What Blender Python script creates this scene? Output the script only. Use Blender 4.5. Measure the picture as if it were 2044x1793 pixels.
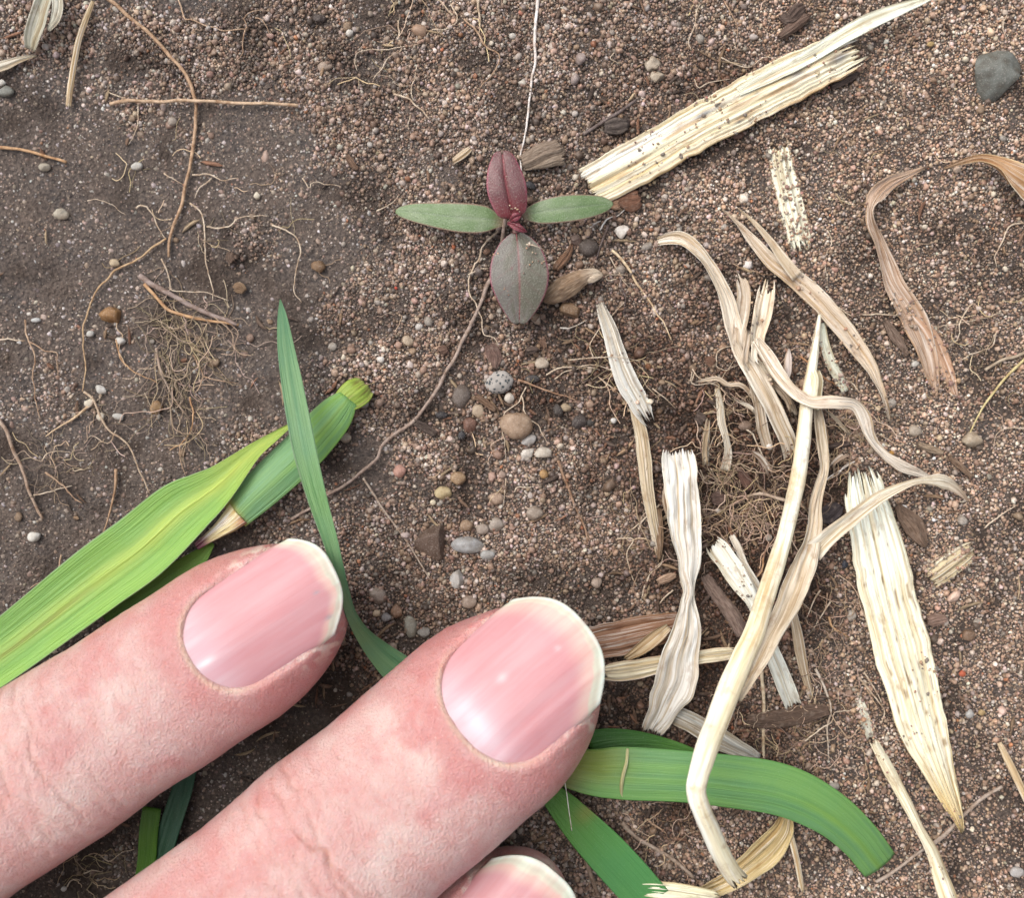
import bpy, bmesh, math
import numpy as np
from mathutils import Vector, Matrix, Quaternion

# ------------------------------------------------------------------ camera, sky, sun, exposure
U = 0.001                      # all lengths below are written in millimetres
D_CAM = 107.0                  # camera height above the soil
K = 100.0 / 2044.0             # millimetres per picture unit at soil level
scene = bpy.context.scene
for o in list(bpy.data.objects):
    bpy.data.objects.remove(o)
col = scene.collection

cam_d = bpy.data.cameras.new('camera')
cam = bpy.data.objects.new('camera', cam_d)
col.objects.link(cam)
cam.location = (0, 0, D_CAM * U)
cam.rotation_euler = (0, 0, 0)
cam_d.sensor_width = 36.0
cam_d.lens = 36.0 * D_CAM / 100.0
cam_d.clip_start = 0.003
cam_d.clip_end = 200.0
cam_d.dof.use_dof = True
cam_d.dof.focus_distance = (D_CAM - 5.0) * U
cam_d.dof.aperture_fstop = cam_d.lens / 1.5
scene.camera = cam

SUN_DIR = Vector((-0.50, 0.42, 1.0)).normalized()     # towards the light
SUN_EL = math.asin(SUN_DIR.z)
SUN_AZ = math.atan2(SUN_DIR.x, SUN_DIR.y)
world = bpy.data.worlds.new('World')
scene.world = world
world.use_nodes = True
wn, wl = world.node_tree.nodes, world.node_tree.links
bg = wn['Background']
sky = wn.new('ShaderNodeTexSky')
sky.sky_type = 'NISHITA'
sky.sun_disc = False
sky.sun_elevation = SUN_EL
sky.sun_rotation = SUN_AZ
sky.air_density = 1.0
sky.dust_density = 6.0
sky.ozone_density = 1.0
hs = wn.new('ShaderNodeHueSaturation')                  # cloud cover: an even, nearly grey sky
hs.inputs['Saturation'].default_value = 0.42
wl.new(sky.outputs[0], hs.inputs['Color'])
wl.new(hs.outputs[0], bg.inputs['Color'])
bg.inputs['Strength'].default_value = 0.15

sun_d = bpy.data.lights.new('sun', 'SUN')
sun_d.energy = 1.1
sun_d.angle = math.radians(60)
sun_d.color = (1.0, 0.985, 0.97)
sun = bpy.data.objects.new('sun', sun_d)
sun.rotation_euler = (-SUN_DIR).to_track_quat('-Z', 'Y').to_euler()
sun.location = (0, 0, 1.0)
col.objects.link(sun)

vs = scene.view_settings
vs.view_transform = 'Standard'
vs.look = 'None'
vs.gamma = 1.0
vs.use_curve_mapping = False
vs.exposure = 0.50
scene.cycles.max_bounces = 6
scene.cycles.diffuse_bounces = 3
scene.cycles.use_adaptive_sampling = True
scene.cycles.adaptive_threshold = 0.02
scene.cycles.use_denoising = True

# ------------------------------------------------------------------ helpers: noise, places, meshes
RNG = np.random.default_rng(11)

def _h(ix, iy, iz):
    n = (ix * 374761393 + iy * 668265263 + iz * 1274126177) & 0xFFFFFFFF
    n = ((n ^ (n >> 13)) * 1274126177) & 0xFFFFFFFF
    n = (n ^ (n >> 16)) & 0xFFFFFFFF
    n = (n * 2246822519) & 0xFFFFFFFF
    return ((n ^ (n >> 15)) & 0xFFFF) / 32767.5 - 1.0

def noise(x, y, z=0.0):
    x, y, z = np.broadcast_arrays(np.asarray(x, float), np.asarray(y, float), np.asarray(z, float))
    ix, iy, iz = np.floor(x).astype(np.int64), np.floor(y).astype(np.int64), np.floor(z).astype(np.int64)
    fx, fy, fz = x - ix, y - iy, z - iz
    sx, sy, sz = fx*fx*(3-2*fx), fy*fy*(3-2*fy), fz*fz*(3-2*fz)
    def L(a, b, t): return a + (b - a) * t
    r = []
    for dz in (0, 1):
        a = L(_h(ix, iy, iz+dz), _h(ix+1, iy, iz+dz), sx)
        b = L(_h(ix, iy+1, iz+dz), _h(ix+1, iy+1, iz+dz), sx)
        r.append(L(a, b, sy))
    return L(r[0], r[1], sz)

def fbm(x, y, z=0.0, o=3):
    s, a, t = 0.0, 1.0, 0.0
    for i in range(o):
        s = s + a * noise(x * 2**i + 17.3*i, y * 2**i - 9.1*i, z * 2**i + 3.7*i); t += a; a *= 0.5
    return s / t

def smooth(a, b, x):
    t = np.clip((np.asarray(x, float) - a) / (b - a), 0, 1)
    return t * t * (3 - 2 * t)

def to_v(x, y):
    return x / K + 1022.0, 896.5 - y / K

def mud(x, y):
    """1 where a smooth dark silt crust covers the sand, 0 where the grains lie loose"""
    vx, vy = to_v(x, y)
    b = 0.80 * smooth(820, 330, vx) * smooth(30, 300, vy) - 0.55 * smooth(700, 1300, vx) - 0.08
    b = b + 0.5 * np.exp(-(((vx-1190)/70)**2 + ((vy-110)/50)**2)) + 0.5 * np.exp(-(((vx-1990)/70)**2 + ((vy-690)/50)**2))
    return smooth(-0.12, 0.55, fbm(x/6.5, y/6.5, 5.1, 5) * 1.0 + b)

def humus(x, y):
    """1 where the soil is dark with rotted plant matter"""
    vx, vy = to_v(x, y)
    b = 1.05*np.exp(-(((vx-1480)/200)**2 + ((vy-1000)/300)**2)) + 0.50*np.exp(-(((vx-1080)/260)**2 + ((vy-760)/200)**2))
    b = b + 0.45*np.exp(-(((vx-1360)/160)**2 + ((vy-200)/150)**2)) + 0.5*np.exp(-(((vx-1400)/350)**2 + ((vy-1500)/230)**2))
    b = b + 0.45*np.exp(-(((vx-650)/300)**2 + ((vy-1380)/260)**2))
    return smooth(0.05, 0.85, b + 0.45 * fbm(x/5.0, y/5.0, 9.7, 3))

def ground_low(x, y):
    vx, vy = to_v(x, y)
    g = 1.1 * noise(x/31.0, y/31.0, 1.3) + 0.5 * noise(x/11.0, y/11.0, 2.7)
    g = g - 1.6*np.exp(-(((vx-1480)/130)**2 + ((vy-980)/170)**2))
    return g * smooth(400, 120, np.hypot(x, y))

def crumbs(x, y):
    return fbm(x/3.4, y/3.4, 4.4, 3)

def ground(x, y):
    m = mud(x, y)
    g = ground_low(x, y)
    rough = (1 - 0.75 * m)
    g = g + rough * (0.55 * crumbs(x, y) + 0.34 * np.maximum(0, noise(x/1.5, y/1.5, 6.1)))
    g = g + 0.10 * rough * noise(x/0.55, y/0.55, 8.8) + 0.05 * noise(x/0.9, y/0.9, 2.2)
    return g

TILE = {'A': (0, 0, 1020, 2032), 'B': (1020, 0, 1020, 2032), 'C': (2040, 0, 1020, 2032),
        'D': (0, 900, 1020, 2032), 'E': (1020, 900, 1020, 2032), 'F': (2040, 900, 1020, 2032),
        'G': (0, 1784, 1020, 2032), 'H': (1020, 1784, 1020, 2032), 'I': (2040, 1784, 1020, 2032),
        'S': (1150, 400, 800, 2044), 'J': (2000, 1000, 700, 2044), 'Q': (1900, 1500, 600, 2044),
        'L': (0, 1300, 1100, 2044), 'M': (1600, 2050, 1100, 2044), 'V': (0, 0, 3060, 2044)}
R_SRC = 2044.0 / 3060.0

def tv(tile, x, y):
    ox, oy, w, z = TILE[tile]
    return (ox + x * w / z) * R_SRC, (oy + y * w / z) * R_SRC

def tscale(tile):
    ox, oy, w, z = TILE[tile]
    return w / z * R_SRC * K            # millimetres at soil level per unit of that tracing

def place(vx, vy, h, low=True, absolute=False):
    """point at height h above the soil that lies at survey position (vx, vy)"""
    z = 0.0
    for _ in range(4):
        f = (D_CAM - z) / D_CAM
        x, y = (vx - 1022.0) * K * f, -(vy - 896.5) * K * f
        z = h if absolute else float((ground_low if low else ground)(x, y)) + h
    return np.array([x, y, z])

def catmull(P, n_per):
    P = np.asarray(P, float)
    if len(P) == 2:
        return P[0] + (P[1] - P[0]) * np.linspace(0, 1, n_per + 1)[:, None]
    Q = np.vstack([2*P[0]-P[1], P, 2*P[-1]-P[-2]])
    out = []
    for i in range(1, len(Q) - 2):
        t = np.linspace(0, 1, n_per, endpoint=False)[:, None]
        p0, p1, p2, p3 = Q[i-1], Q[i], Q[i+1], Q[i+2]
        out.append(0.5*((2*p1) + (-p0+p2)*t + (2*p0-5*p1+4*p2-p3)*t*t + (-p0+3*p1-3*p2+p3)*t**3))
    out.append(P[-1:])
    return np.vstack(out)

def resample(C, step):
    """C: rows whose first three columns are xyz (further columns ride along)"""
    d = np.r_[0, np.cumsum(np.linalg.norm(np.diff(C[:, :3], axis=0), axis=1))]
    n = max(3, int(math.ceil(d[-1] / step)) + 1)
    s = np.linspace(0, d[-1], n)
    return np.stack([np.interp(s, d, C[:, j]) for j in range(C.shape[1])], 1), s

def new_mesh(name, verts, faces, cols=None, uvs=None, smooth_shade=True):
    me = bpy.data.meshes.new(name)
    v = np.asarray(verts, float) * U
    me.from_pydata(v.tolist(), [], [tuple(f) for f in faces])
    if cols is not None:
        a = me.attributes.new('Col', 'FLOAT_COLOR', 'POINT')
        c = np.ones((len(v), 4)); c[:, :3] = cols
        a.data.foreach_set('color', c.ravel().astype(np.float32))
    if uvs is not None:
        uv = me.uv_layers.new(name='UVMap')
        li = np.zeros(len(me.loops), np.int32); me.loops.foreach_get('vertex_index', li)
        uv.data.foreach_set('uv', np.asarray(uvs, np.float32)[li].ravel())
    if smooth_shade:
        me.polygons.foreach_set('use_smooth', np.ones(len(me.polygons), bool))
    me.update()
    return me

def fix_normals(me):
    bm = bmesh.new(); bm.from_mesh(me)
    bmesh.ops.recalc_face_normals(bm, faces=bm.faces)
    bm.to_mesh(me); bm.free()

def link(name, me, mat=None, parent=None, label=None, cat=None, group=None, kind=None, color=None):
    o = bpy.data.objects.new(name, me)
    col.objects.link(o)
    if mat is not None and me is not None and not me.materials:
        me.materials.append(mat)
    if parent is not None: o.parent = parent
    if label: o['label'] = label
    if cat: o['category'] = cat
    if group: o['group'] = group
    if kind: o['kind'] = kind
    if color is not None: o.color = (*color, 1)
    return o

def base_empty(name, p, label, cat, group=None):
    o = bpy.data.objects.new(name, None)
    o.empty_display_size = 0.002
    col.objects.link(o)
    o['label'] = label; o['category'] = cat
    if group: o['group'] = group
    return o

def recenter(me, o):
    """move the object's origin to the base of its mesh"""
    n = len(me.vertices)
    co = np.zeros(n*3); me.vertices.foreach_get('co', co); co = co.reshape(-1, 3)
    b = np.array([(co[:,0].min()+co[:,0].max())/2, (co[:,1].min()+co[:,1].max())/2, co[:,2].min()])
    me.vertices.foreach_set('co', (co - b).ravel()); me.update()
    o.location = b

# ------------------------------------------------------------------ materials
class NT:
    def __init__(s, name):
        s.m = bpy.data.materials.new(name); s.m.use_nodes = True
        s.n, s.l = s.m.node_tree.nodes, s.m.node_tree.links
        s.b = s.n['Principled BSDF']
    def node(s, t, **kw):
        n = s.n.new(t)
        for k, v in kw.items(): setattr(n, k, v)
        return n
    def put(s, sock, v):
        if hasattr(v, 'is_output') or isinstance(v, bpy.types.NodeSocket): s.l.new(v, sock)
        elif isinstance(v, (tuple, list)) and len(v) == 3 and sock.type == 'RGBA': sock.default_value = (*v, 1)
        else: sock.default_value = v
    def pos(s):
        return s.node('ShaderNodeTexCoord').outputs['Object']
    def scaled(s, vec, sc):
        n = s.node('ShaderNodeMapping'); s.put(n.inputs['Vector'], vec)
        n.inputs['Scale'].default_value = sc if isinstance(sc, tuple) else (sc,)*3
        return n.outputs[0]
    def noise(s, vec, scale=1.0, detail=3, rough=0.55):
        n = s.node('ShaderNodeTexNoise'); s.put(n.inputs['Vector'], vec)
        n.inputs['Scale'].default_value = scale; n.inputs['Detail'].default_value = detail
        n.inputs['Roughness'].default_value = rough
        return n.outputs['Fac']
    def vor(s, vec, scale=1.0, feature='F1', out='Distance'):
        n = s.node('ShaderNodeTexVoronoi', feature=feature); s.put(n.inputs['Vector'], vec)
        n.inputs['Scale'].default_value = scale
        return n.outputs[out]
    def rng(s, v, a, b, c=0.0, d=1.0):
        n = s.node('ShaderNodeMapRange'); s.put(n.inputs['Value'], v)
        for k, x in zip(('From Min', 'From Max', 'To Min', 'To Max'), (a, b, c, d)): n.inputs[k].default_value = x
        return n.outputs[0]
    def mix(s, f, a, b, mode='MIX'):
        n = s.node('ShaderNodeMix', data_type='RGBA', blend_type=mode)
        s.put(n.inputs[0], f); s.put(n.inputs[6], a); s.put(n.inputs[7], b)
        return n.outputs[2]
    def math(s, op, a, b=0.0):
        n = s.node('ShaderNodeMath', operation=op); s.put(n.inputs[0], a); s.put(n.inputs[1], b)
        return n.outputs[0]
    def attr(s, name, inst=False):
        n = s.node('ShaderNodeAttribute', attribute_name=name)
        if inst: n.attribute_type = 'INSTANCER'
        return n.outputs['Color']
    def objcol(s): return s.node('ShaderNodeObjectInfo').outputs['Color']
    def objrand(s): return s.node('ShaderNodeObjectInfo').outputs['Random']
    def bump(s, h, dist, strength=1.0, normal=None):
        n = s.node('ShaderNodeBump'); s.put(n.inputs['Height'], h)
        n.inputs['Distance'].default_value = dist * U; n.inputs['Strength'].default_value = strength
        if normal is not None: s.l.new(normal, n.inputs['Normal'])
        return n.outputs[0]
    def set(s, **kw):
        for k, v in kw.items(): s.put(s.b.inputs[k.replace('_', ' ')], v)
        return s.m

def make_soil():
    t = NT('soil'); p = t.scaled(t.pos(), 1000.0)
    n1 = t.noise(p, 0.28, 5); n2 = t.noise(p, 2.6, 3); v = t.vor(p, 2.4)
    c = t.mix(t.rng(n1, 0.35, 0.65), (0.046, 0.040, 0.038), (0.062, 0.047, 0.039))
    c = t.mix(t.rng(n2, 0.4, 0.7), c, (0.105, 0.083, 0.069))
    c = t.mix(t.attr('hum'), c, (0.026, 0.017, 0.012))
    v2 = t.vor(p, 3.6, out='Color')
    c = t.mix(t.rng(v, 0.16, 0.05), c, t.mix(v2, (0.10, 0.08, 0.06), (0.46, 0.39, 0.32)))
    n3 = t.noise(p, 5.5, 3)
    c = t.mix(t.rng(n3, 0.40, 0.66, 0, 0.7), c, t.mix(1.0, c, (1.9, 1.85, 1.8), 'MULTIPLY'))
    h = t.math('ADD', t.math('SUBTRACT', n2, t.math('MULTIPLY', v, 0.7)), t.math('MULTIPLY', n3, 0.6))
    return t.set(Base_Color=c, Roughness=0.88, Normal=t.bump(h, 0.32, 0.9), Specular_IOR_Level=0.25)

def make_grain():
    t = NT('sand_grain'); p = t.scaled(t.pos(), 1.0)
    c = t.attr('gcol', True)
    n = t.noise(p, 1.7, 2)
    c = t.mix(t.rng(n, 0.35, 0.7, 0.0, 0.55), c, t.mix(1.0, c, (0.62, 0.5, 0.42), 'MULTIPLY'))
    return t.set(Base_Color=c, Roughness=0.52, Specular_IOR_Level=0.40)

def make_stone():
    t = NT('stone'); p = t.scaled(t.pos(), 1000.0)
    c = t.mix(1.0, t.objcol(), (0.84, 0.82, 0.80), 'MULTIPLY'); n = t.noise(p, 1.1, 5); n2 = t.noise(p, 7.0, 3)
    c = t.mix(t.rng(n, 0.35, 0.68), c, t.mix(1.0, c, (0.55, 0.48, 0.42), 'MULTIPLY'))
    c = t.mix(t.rng(n2, 0.54, 0.74, 0, 0.4), c, t.mix(0.5, c, (0.7, 0.64, 0.56)))
    return t.set(Base_Color=c, Roughness=0.62, Specular_IOR_Level=0.35, Normal=t.bump(n2, 0.10, 0.6))

def make_pumice():
    t = NT('speckled_stone'); p = t.scaled(t.pos(), 1000.0)
    v = t.vor(p, 2.6); n = t.noise(p, 1.6, 3)
    pit = t.rng(v, 0.38, 0.26)
    pit = t.math('MULTIPLY', pit, t.rng(n, 0.30, 0.42))
    c = t.mix(pit, t.mix(n, (0.20, 0.18, 0.16), (0.38, 0.35, 0.32)), (0.05, 0.065, 0.07))
    return t.set(Base_Color=c, Roughness=0.8, Normal=t.bump(pit, -0.12, 1.0))

def make_root():
    t = NT('root'); p = t.scaled(t.pos(), 1000.0)
    c = t.objcol(); n = t.noise(p, 1.4, 4); n2 = t.noise(p, 6.0, 3)
    c = t.mix(t.rng(n, 0.38, 0.7), c, t.mix(1.0, c, (0.50, 0.40, 0.32), 'MULTIPLY'))
    c = t.mix(t.rng(n2, 0.55, 0.75, 0, 0.6), c, t.mix(0.5, c, (0.75, 0.62, 0.48)))
    return t.set(Base_Color=c, Roughness=0.7, Normal=t.bump(n2, 0.06, 0.7), Specular_IOR_Level=0.3)

def make_bark():
    t = NT('bark'); uv = t.node('ShaderNodeUVMap').outputs[0]
    c = t.attr('Col'); st = t.noise(t.scaled(uv, (9.0, 1.1, 1)), 1.0, 4)
    n = t.noise(t.scaled(t.pos(), 1000.0), 2.2, 4)
    c = t.mix(t.rng(st, 0.38, 0.68), t.mix(1.0, c, (0.45, 0.40, 0.36), 'MULTIPLY'), c)
    c = t.mix(t.rng(n, 0.5, 0.75, 0, 0.5), c, t.mix(0.6, c, (0.3, 0.24, 0.19)))
    return t.set(Base_Color=c, Roughness=0.85, Normal=t.bump(t.math('ADD', st, n), 0.15, 0.8))

def make_straw():
    t = NT('dry_straw'); uv = t.node('ShaderNodeUVMap').outputs[0]
    c = t.attr('Col')
    s1 = t.noise(t.scaled(uv, (2.7, 0.05, 1)), 1.0, 4, 0.65)
    s2 = t.noise(t.scaled(uv, (6.5, 0.14, 1)), 1.0, 3)
    sp = t.noise(t.scaled(uv, (1.0, 0.45, 1)), 1.0, 4, 0.65)
    sp2 = t.noise(t.scaled(uv, (3.2, 2.2, 1)), 1.0, 3)
    c = t.mix(1.0, c, (1.24, 1.32, 1.46), 'MULTIPLY')
    lo = t.noise(t.scaled(uv, (0.5, 0.16, 1)), 1.0, 3, 0.6)
    c = t.mix(t.rng(lo, 0.50, 0.68, 0, 0.6), c, t.mix(1.0, c, (0.62, 0.58, 0.54), 'MULTIPLY'))
    c0 = c
    c = t.mix(t.rng(s1, 0.36, 0.56), t.mix(1.0, c0, (0.66, 0.53, 0.37), 'MULTIPLY'), c0)
    c = t.mix(t.rng(s2, 0.52, 0.64, 0, 0.7), c, t.mix(0.6, c0, (0.88, 0.85, 0.77)))
    c = t.mix(t.rng(sp, 0.54, 0.70, 0, 0.75), c, t.mix(1.0, c0, (0.55, 0.42, 0.32), 'MULTIPLY'))
    c = t.mix(t.rng(sp2, 0.71, 0.77, 0, 0.8), c, (0.10, 0.07, 0.05))
    h = t.math('ADD', t.math('MULTIPLY', s1, 0.7), t.math('MULTIPLY', s2, 0.4))
    t.set(Base_Color=c, Roughness=0.58, Specular_IOR_Level=0.35, Normal=t.bump(h, 0.30, 1.0))
    tr = t.node('ShaderNodeBsdfTranslucent'); t.put(tr.inputs[0], c)
    ms = t.node('ShaderNodeMixShader'); ms.inputs[0].default_value = 0.12
    t.l.new(t.b.outputs[0], ms.inputs[1]); t.l.new(tr.outputs[0], ms.inputs[2])
    t.l.new(ms.outputs[0], t.n['Material Output'].inputs[0])
    return t.m

def make_grass():
    t = NT('grass_blade'); uv = t.node('ShaderNodeUVMap').outputs[0]
    c = t.attr('Col')
    s1 = t.noise(t.scaled(uv, (3.4, 0.035, 1)), 1.0, 3, 0.55)
    s2 = t.noise(t.scaled(uv, (9.0, 0.10, 1)), 1.0, 2)
    n = t.noise(t.scaled(t.pos(), 1000.0), 0.35, 3)
    f = t.noise(t.scaled(t.pos(), 1000.0), 9.0, 2)
    c = t.mix(t.rng(s1, 0.40, 0.60), t.mix(1.0, c, (0.88, 0.93, 0.88), 'MULTIPLY'), c)
    c = t.mix(t.rng(s2, 0.5, 0.68, 0, 0.5), c, t.mix(1.0, c, (1.25, 1.15, 1.05), 'MULTIPLY'))
    c = t.mix(t.rng(n, 0.42, 0.62, 0, 0.3), c, t.mix(1.0, c, (0.8, 0.95, 1.2), 'MULTIPLY'))
    c = t.mix(t.rng(f, 0.62, 0.74, 0, 0.35), c, t.mix(0.4, c, (0.5, 0.6, 0.45)))
    h = t.math('ADD', s1, t.math('MULTIPLY', s2, 0.6))
    t.set(Base_Color=c, Roughness=0.46, Specular_IOR_Level=0.4, Normal=t.bump(h, 0.16, 0.8))
    tr = t.node('ShaderNodeBsdfTranslucent'); t.put(tr.inputs[0], c)
    ms = t.node('ShaderNodeMixShader'); ms.inputs[0].default_value = 0.22
    t.l.new(t.b.outputs[0], ms.inputs[1]); t.l.new(tr.outputs[0], ms.inputs[2])
    t.l.new(ms.outputs[0], t.n['Material Output'].inputs[0])
    return t.m

def make_leaf():
    t = NT('seedling_leaf'); p = t.scaled(t.pos(), 1000.0)
    c = t.attr('Col'); n = t.noise(p, 8.5, 2); n2 = t.noise(p, 1.3, 3)
    vn = t.vor(p, 6.5)
    c = t.mix(t.rng(n, 0.52, 0.70, 0, 0.55), c, t.mix(0.32, c, (0.50, 0.54, 0.44)))
    c = t.mix(t.rng(n2, 0.4, 0.65, 0, 0.45), c, t.mix(1.0, c, (0.72, 0.75, 0.72), 'MULTIPLY'))
    h = t.math('ADD', n, t.math('MULTIPLY', vn, 0.6))
    return t.set(Base_Color=c, Roughness=0.48, Specular_IOR_Level=0.5, Normal=t.bump(h, 0.07, 0.6))

def make_skin():
    t = NT('skin'); p = t.scaled(t.pos(), 1000.0)
    c = t.attr('Col')
    n = t.noise(p, 0.42, 4); n2 = t.noise(p, 1.6, 4); n3 = t.noise(p, 5.0, 3)
    wp = t.node('ShaderNodeVectorMath', operation='ADD'); t.put(wp.inputs[0], p)
    nw_ = t.node('ShaderNodeTexNoise'); t.put(nw_.inputs['Vector'], p); nw_.inputs['Scale'].default_value = 1.6; t.l.new(nw_.outputs['Color'], wp.inputs[1])
    v = t.vor(p, 4.2)
    vl = t.vor(wp.outputs[0], 2.3, 'DISTANCE_TO_EDGE')
    rt = t.node('ShaderNodeMapping'); t.put(rt.inputs['Vector'], wp.outputs[0]); rt.inputs['Rotation'].default_value = (0, 0, math.radians(-37)); rt.inputs['Scale'].default_value = (4.2, 1.0, 1.6)
    lines = t.noise(rt.outputs[0], 1.0, 4, 0.6)
    rt2 = t.node('ShaderNodeMapping'); t.put(rt2.inputs['Vector'], wp.outputs[0]); rt2.inputs['Rotation'].default_value = (0, 0, math.radians(-75)); rt2.inputs['Scale'].default_value = (5.2, 1.2, 2.0)
    rt3 = t.node('ShaderNodeMapping'); t.put(rt3.inputs['Vector'], wp.outputs[0]); rt3.inputs['Rotation'].default_value = (0, 0, math.radians(5)); rt3.inputs['Scale'].default_value = (5.2, 1.2, 2.0)
    cross = t.math('ADD', t.noise(rt2.outputs[0], 1.0, 3, 0.6), t.noise(rt3.outputs[0], 1.0, 3, 0.6))
    c = t.mix(t.rng(n, 0.36, 0.64, 0.0, 0.6), t.mix(1.0, c, (1.04, 1.12, 1.12), 'MULTIPLY'), t.mix(1.0, c, (0.97, 0.78, 0.77), 'MULTIPLY'))
    c = t.mix(t.rng(n2, 0.48, 0.70, 0.0, 0.5), c, t.mix(1.0, c, (1.0, 0.82, 0.80), 'MULTIPLY'))
    c = t.mix(t.rng(n3, 0.63, 0.74, 0.0, 0.6), c, (0.74, 0.56, 0.48))
    c = t.mix(t.rng(lines, 0.46, 0.34, 0.0, 0.45), c, t.mix(1.0, c, (0.84, 0.70, 0.66), 'MULTIPLY'))
    h = t.math('ADD', t.math('MULTIPLY', n3, 1.0), t.math('MULTIPLY', v, 0.22))
    h = t.math('ADD', h, t.math('ADD', t.math('MULTIPLY', lines, 0.6), t.math('MULTIPLY', cross, 0.55)))
    h = t.math('ADD', h, t.math('MULTIPLY', n2, 0.45))
    return t.set(Base_Color=c, Roughness=0.44, Specular_IOR_Level=0.45, Subsurface_Weight=0.35,
                 Subsurface_Radius=(1.0, 0.35, 0.2), Subsurface_Scale=1.1*U, Normal=t.bump(h, 0.20, 0.85))

def make_nail():
    t = NT('fingernail'); uv = t.node('ShaderNodeUVMap').outputs[0]
    c = t.attr('Col')
    s = t.noise(t.scaled(uv, (1.1, 0.10, 1)), 1.0, 3); s2 = t.noise(t.scaled(uv, (4.0, 0.05, 1)), 1.0, 2)
    c = t.mix(t.rng(s, 0.36, 0.62, 0.0, 0.85), c, t.mix(1.0, c, (1.05, 1.26, 1.24), 'MULTIPLY'))
    return t.set(Base_Color=c, Roughness=0.48, Specular_IOR_Level=0.34, Subsurface_Weight=0.25,
                 Subsurface_Radius=(1.0, 0.5, 0.4), Subsurface_Scale=0.6*U, Coat_Weight=0.0, Coat_Roughness=0.3,
                 Normal=t.bump(s2, 0.05, 0.5))

def make_hair():
    t = NT('root_hair')
    return t.set(Base_Color=t.attr('Col'), Roughness=0.75, Specular_IOR_Level=0.25)

M = dict(hair=make_hair(), soil=make_soil(), grain=make_grain(), stone=make_stone(), pumice=make_pumice(), root=make_root(),
         bark=make_bark(), straw=make_straw(), grass=make_grass(), leaf=make_leaf(), skin=make_skin(), nail=make_nail())

# ------------------------------------------------------------------ the ground
def axis_coords(half, step, far):
    a = list(np.arange(0, half + 1e-6, step)); s = step
    while a[-1] < far:
        s *= 1.13; a.append(a[-1] + s)
    a = np.array(a)
    return np.r_[-a[:0:-1], a]

def build_soil():
    xs, ys = axis_coords(60, 0.28, 30000), axis_coords(53, 0.28, 30000)
    X, Y = np.meshgrid(xs, ys)
    Z = ground(X, Y)
    nx, ny = len(xs), len(ys)
    idx = np.arange(nx * ny).reshape(ny, nx)
    F = np.stack([idx[:-1, :-1], idx[:-1, 1:], idx[1:, 1:], idx[1:, :-1]], -1).reshape(-1, 4)
    me = bpy.data.meshes.new('soil')
    V = np.stack([X, Y, Z], -1).reshape(-1, 3) * U
    me.vertices.add(len(V)); me.vertices.foreach_set('co', V.ravel())
    me.loops.add(F.size); me.loops.foreach_set('vertex_index', F.ravel().astype(np.int32))
    me.polygons.add(len(F)); me.polygons.foreach_set('loop_start', np.arange(0, F.size, 4, dtype=np.int32))
    me.polygons.foreach_set('use_smooth', np.ones(len(F), bool))
    a = me.attributes.new('hum', 'FLOAT', 'POINT')
    a.data.foreach_set('value', np.clip(humus(X, Y) * 0.85 + 0.6*smooth(0.0, 0.45, -fbm(X/4.2, Y/4.2, 3.3, 3)), 0, 0.92).ravel().astype(np.float32))
    me.update(calc_edges=True); me.validate()
    link('soil', me, M['soil'], kind='structure')
build_soil()

PALETTE = np.array([(0.50, 0.46, 0.42), (0.42, 0.34, 0.27), (0.33, 0.24, 0.175), (0.22, 0.15, 0.11), (0.26, 0.245, 0.23),
                    (0.055, 0.045, 0.04), (0.36, 0.16, 0.08), (0.66, 0.63, 0.58), (0.37, 0.27, 0.205), (0.13, 0.10, 0.085)])
P_LIGHT = np.array([0.18, 0.20, 0.20, 0.12, 0.08, 0.045, 0.006, 0.040, 0.09, 0.045])
P_DARK = np.array([0.06, 0.10, 0.16, 0.23, 0.08, 0.11, 0.007, 0.010, 0.08, 0.16])
EXTRA_GRAINS = []          # grains of sand stuck to straw and leaves

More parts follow.
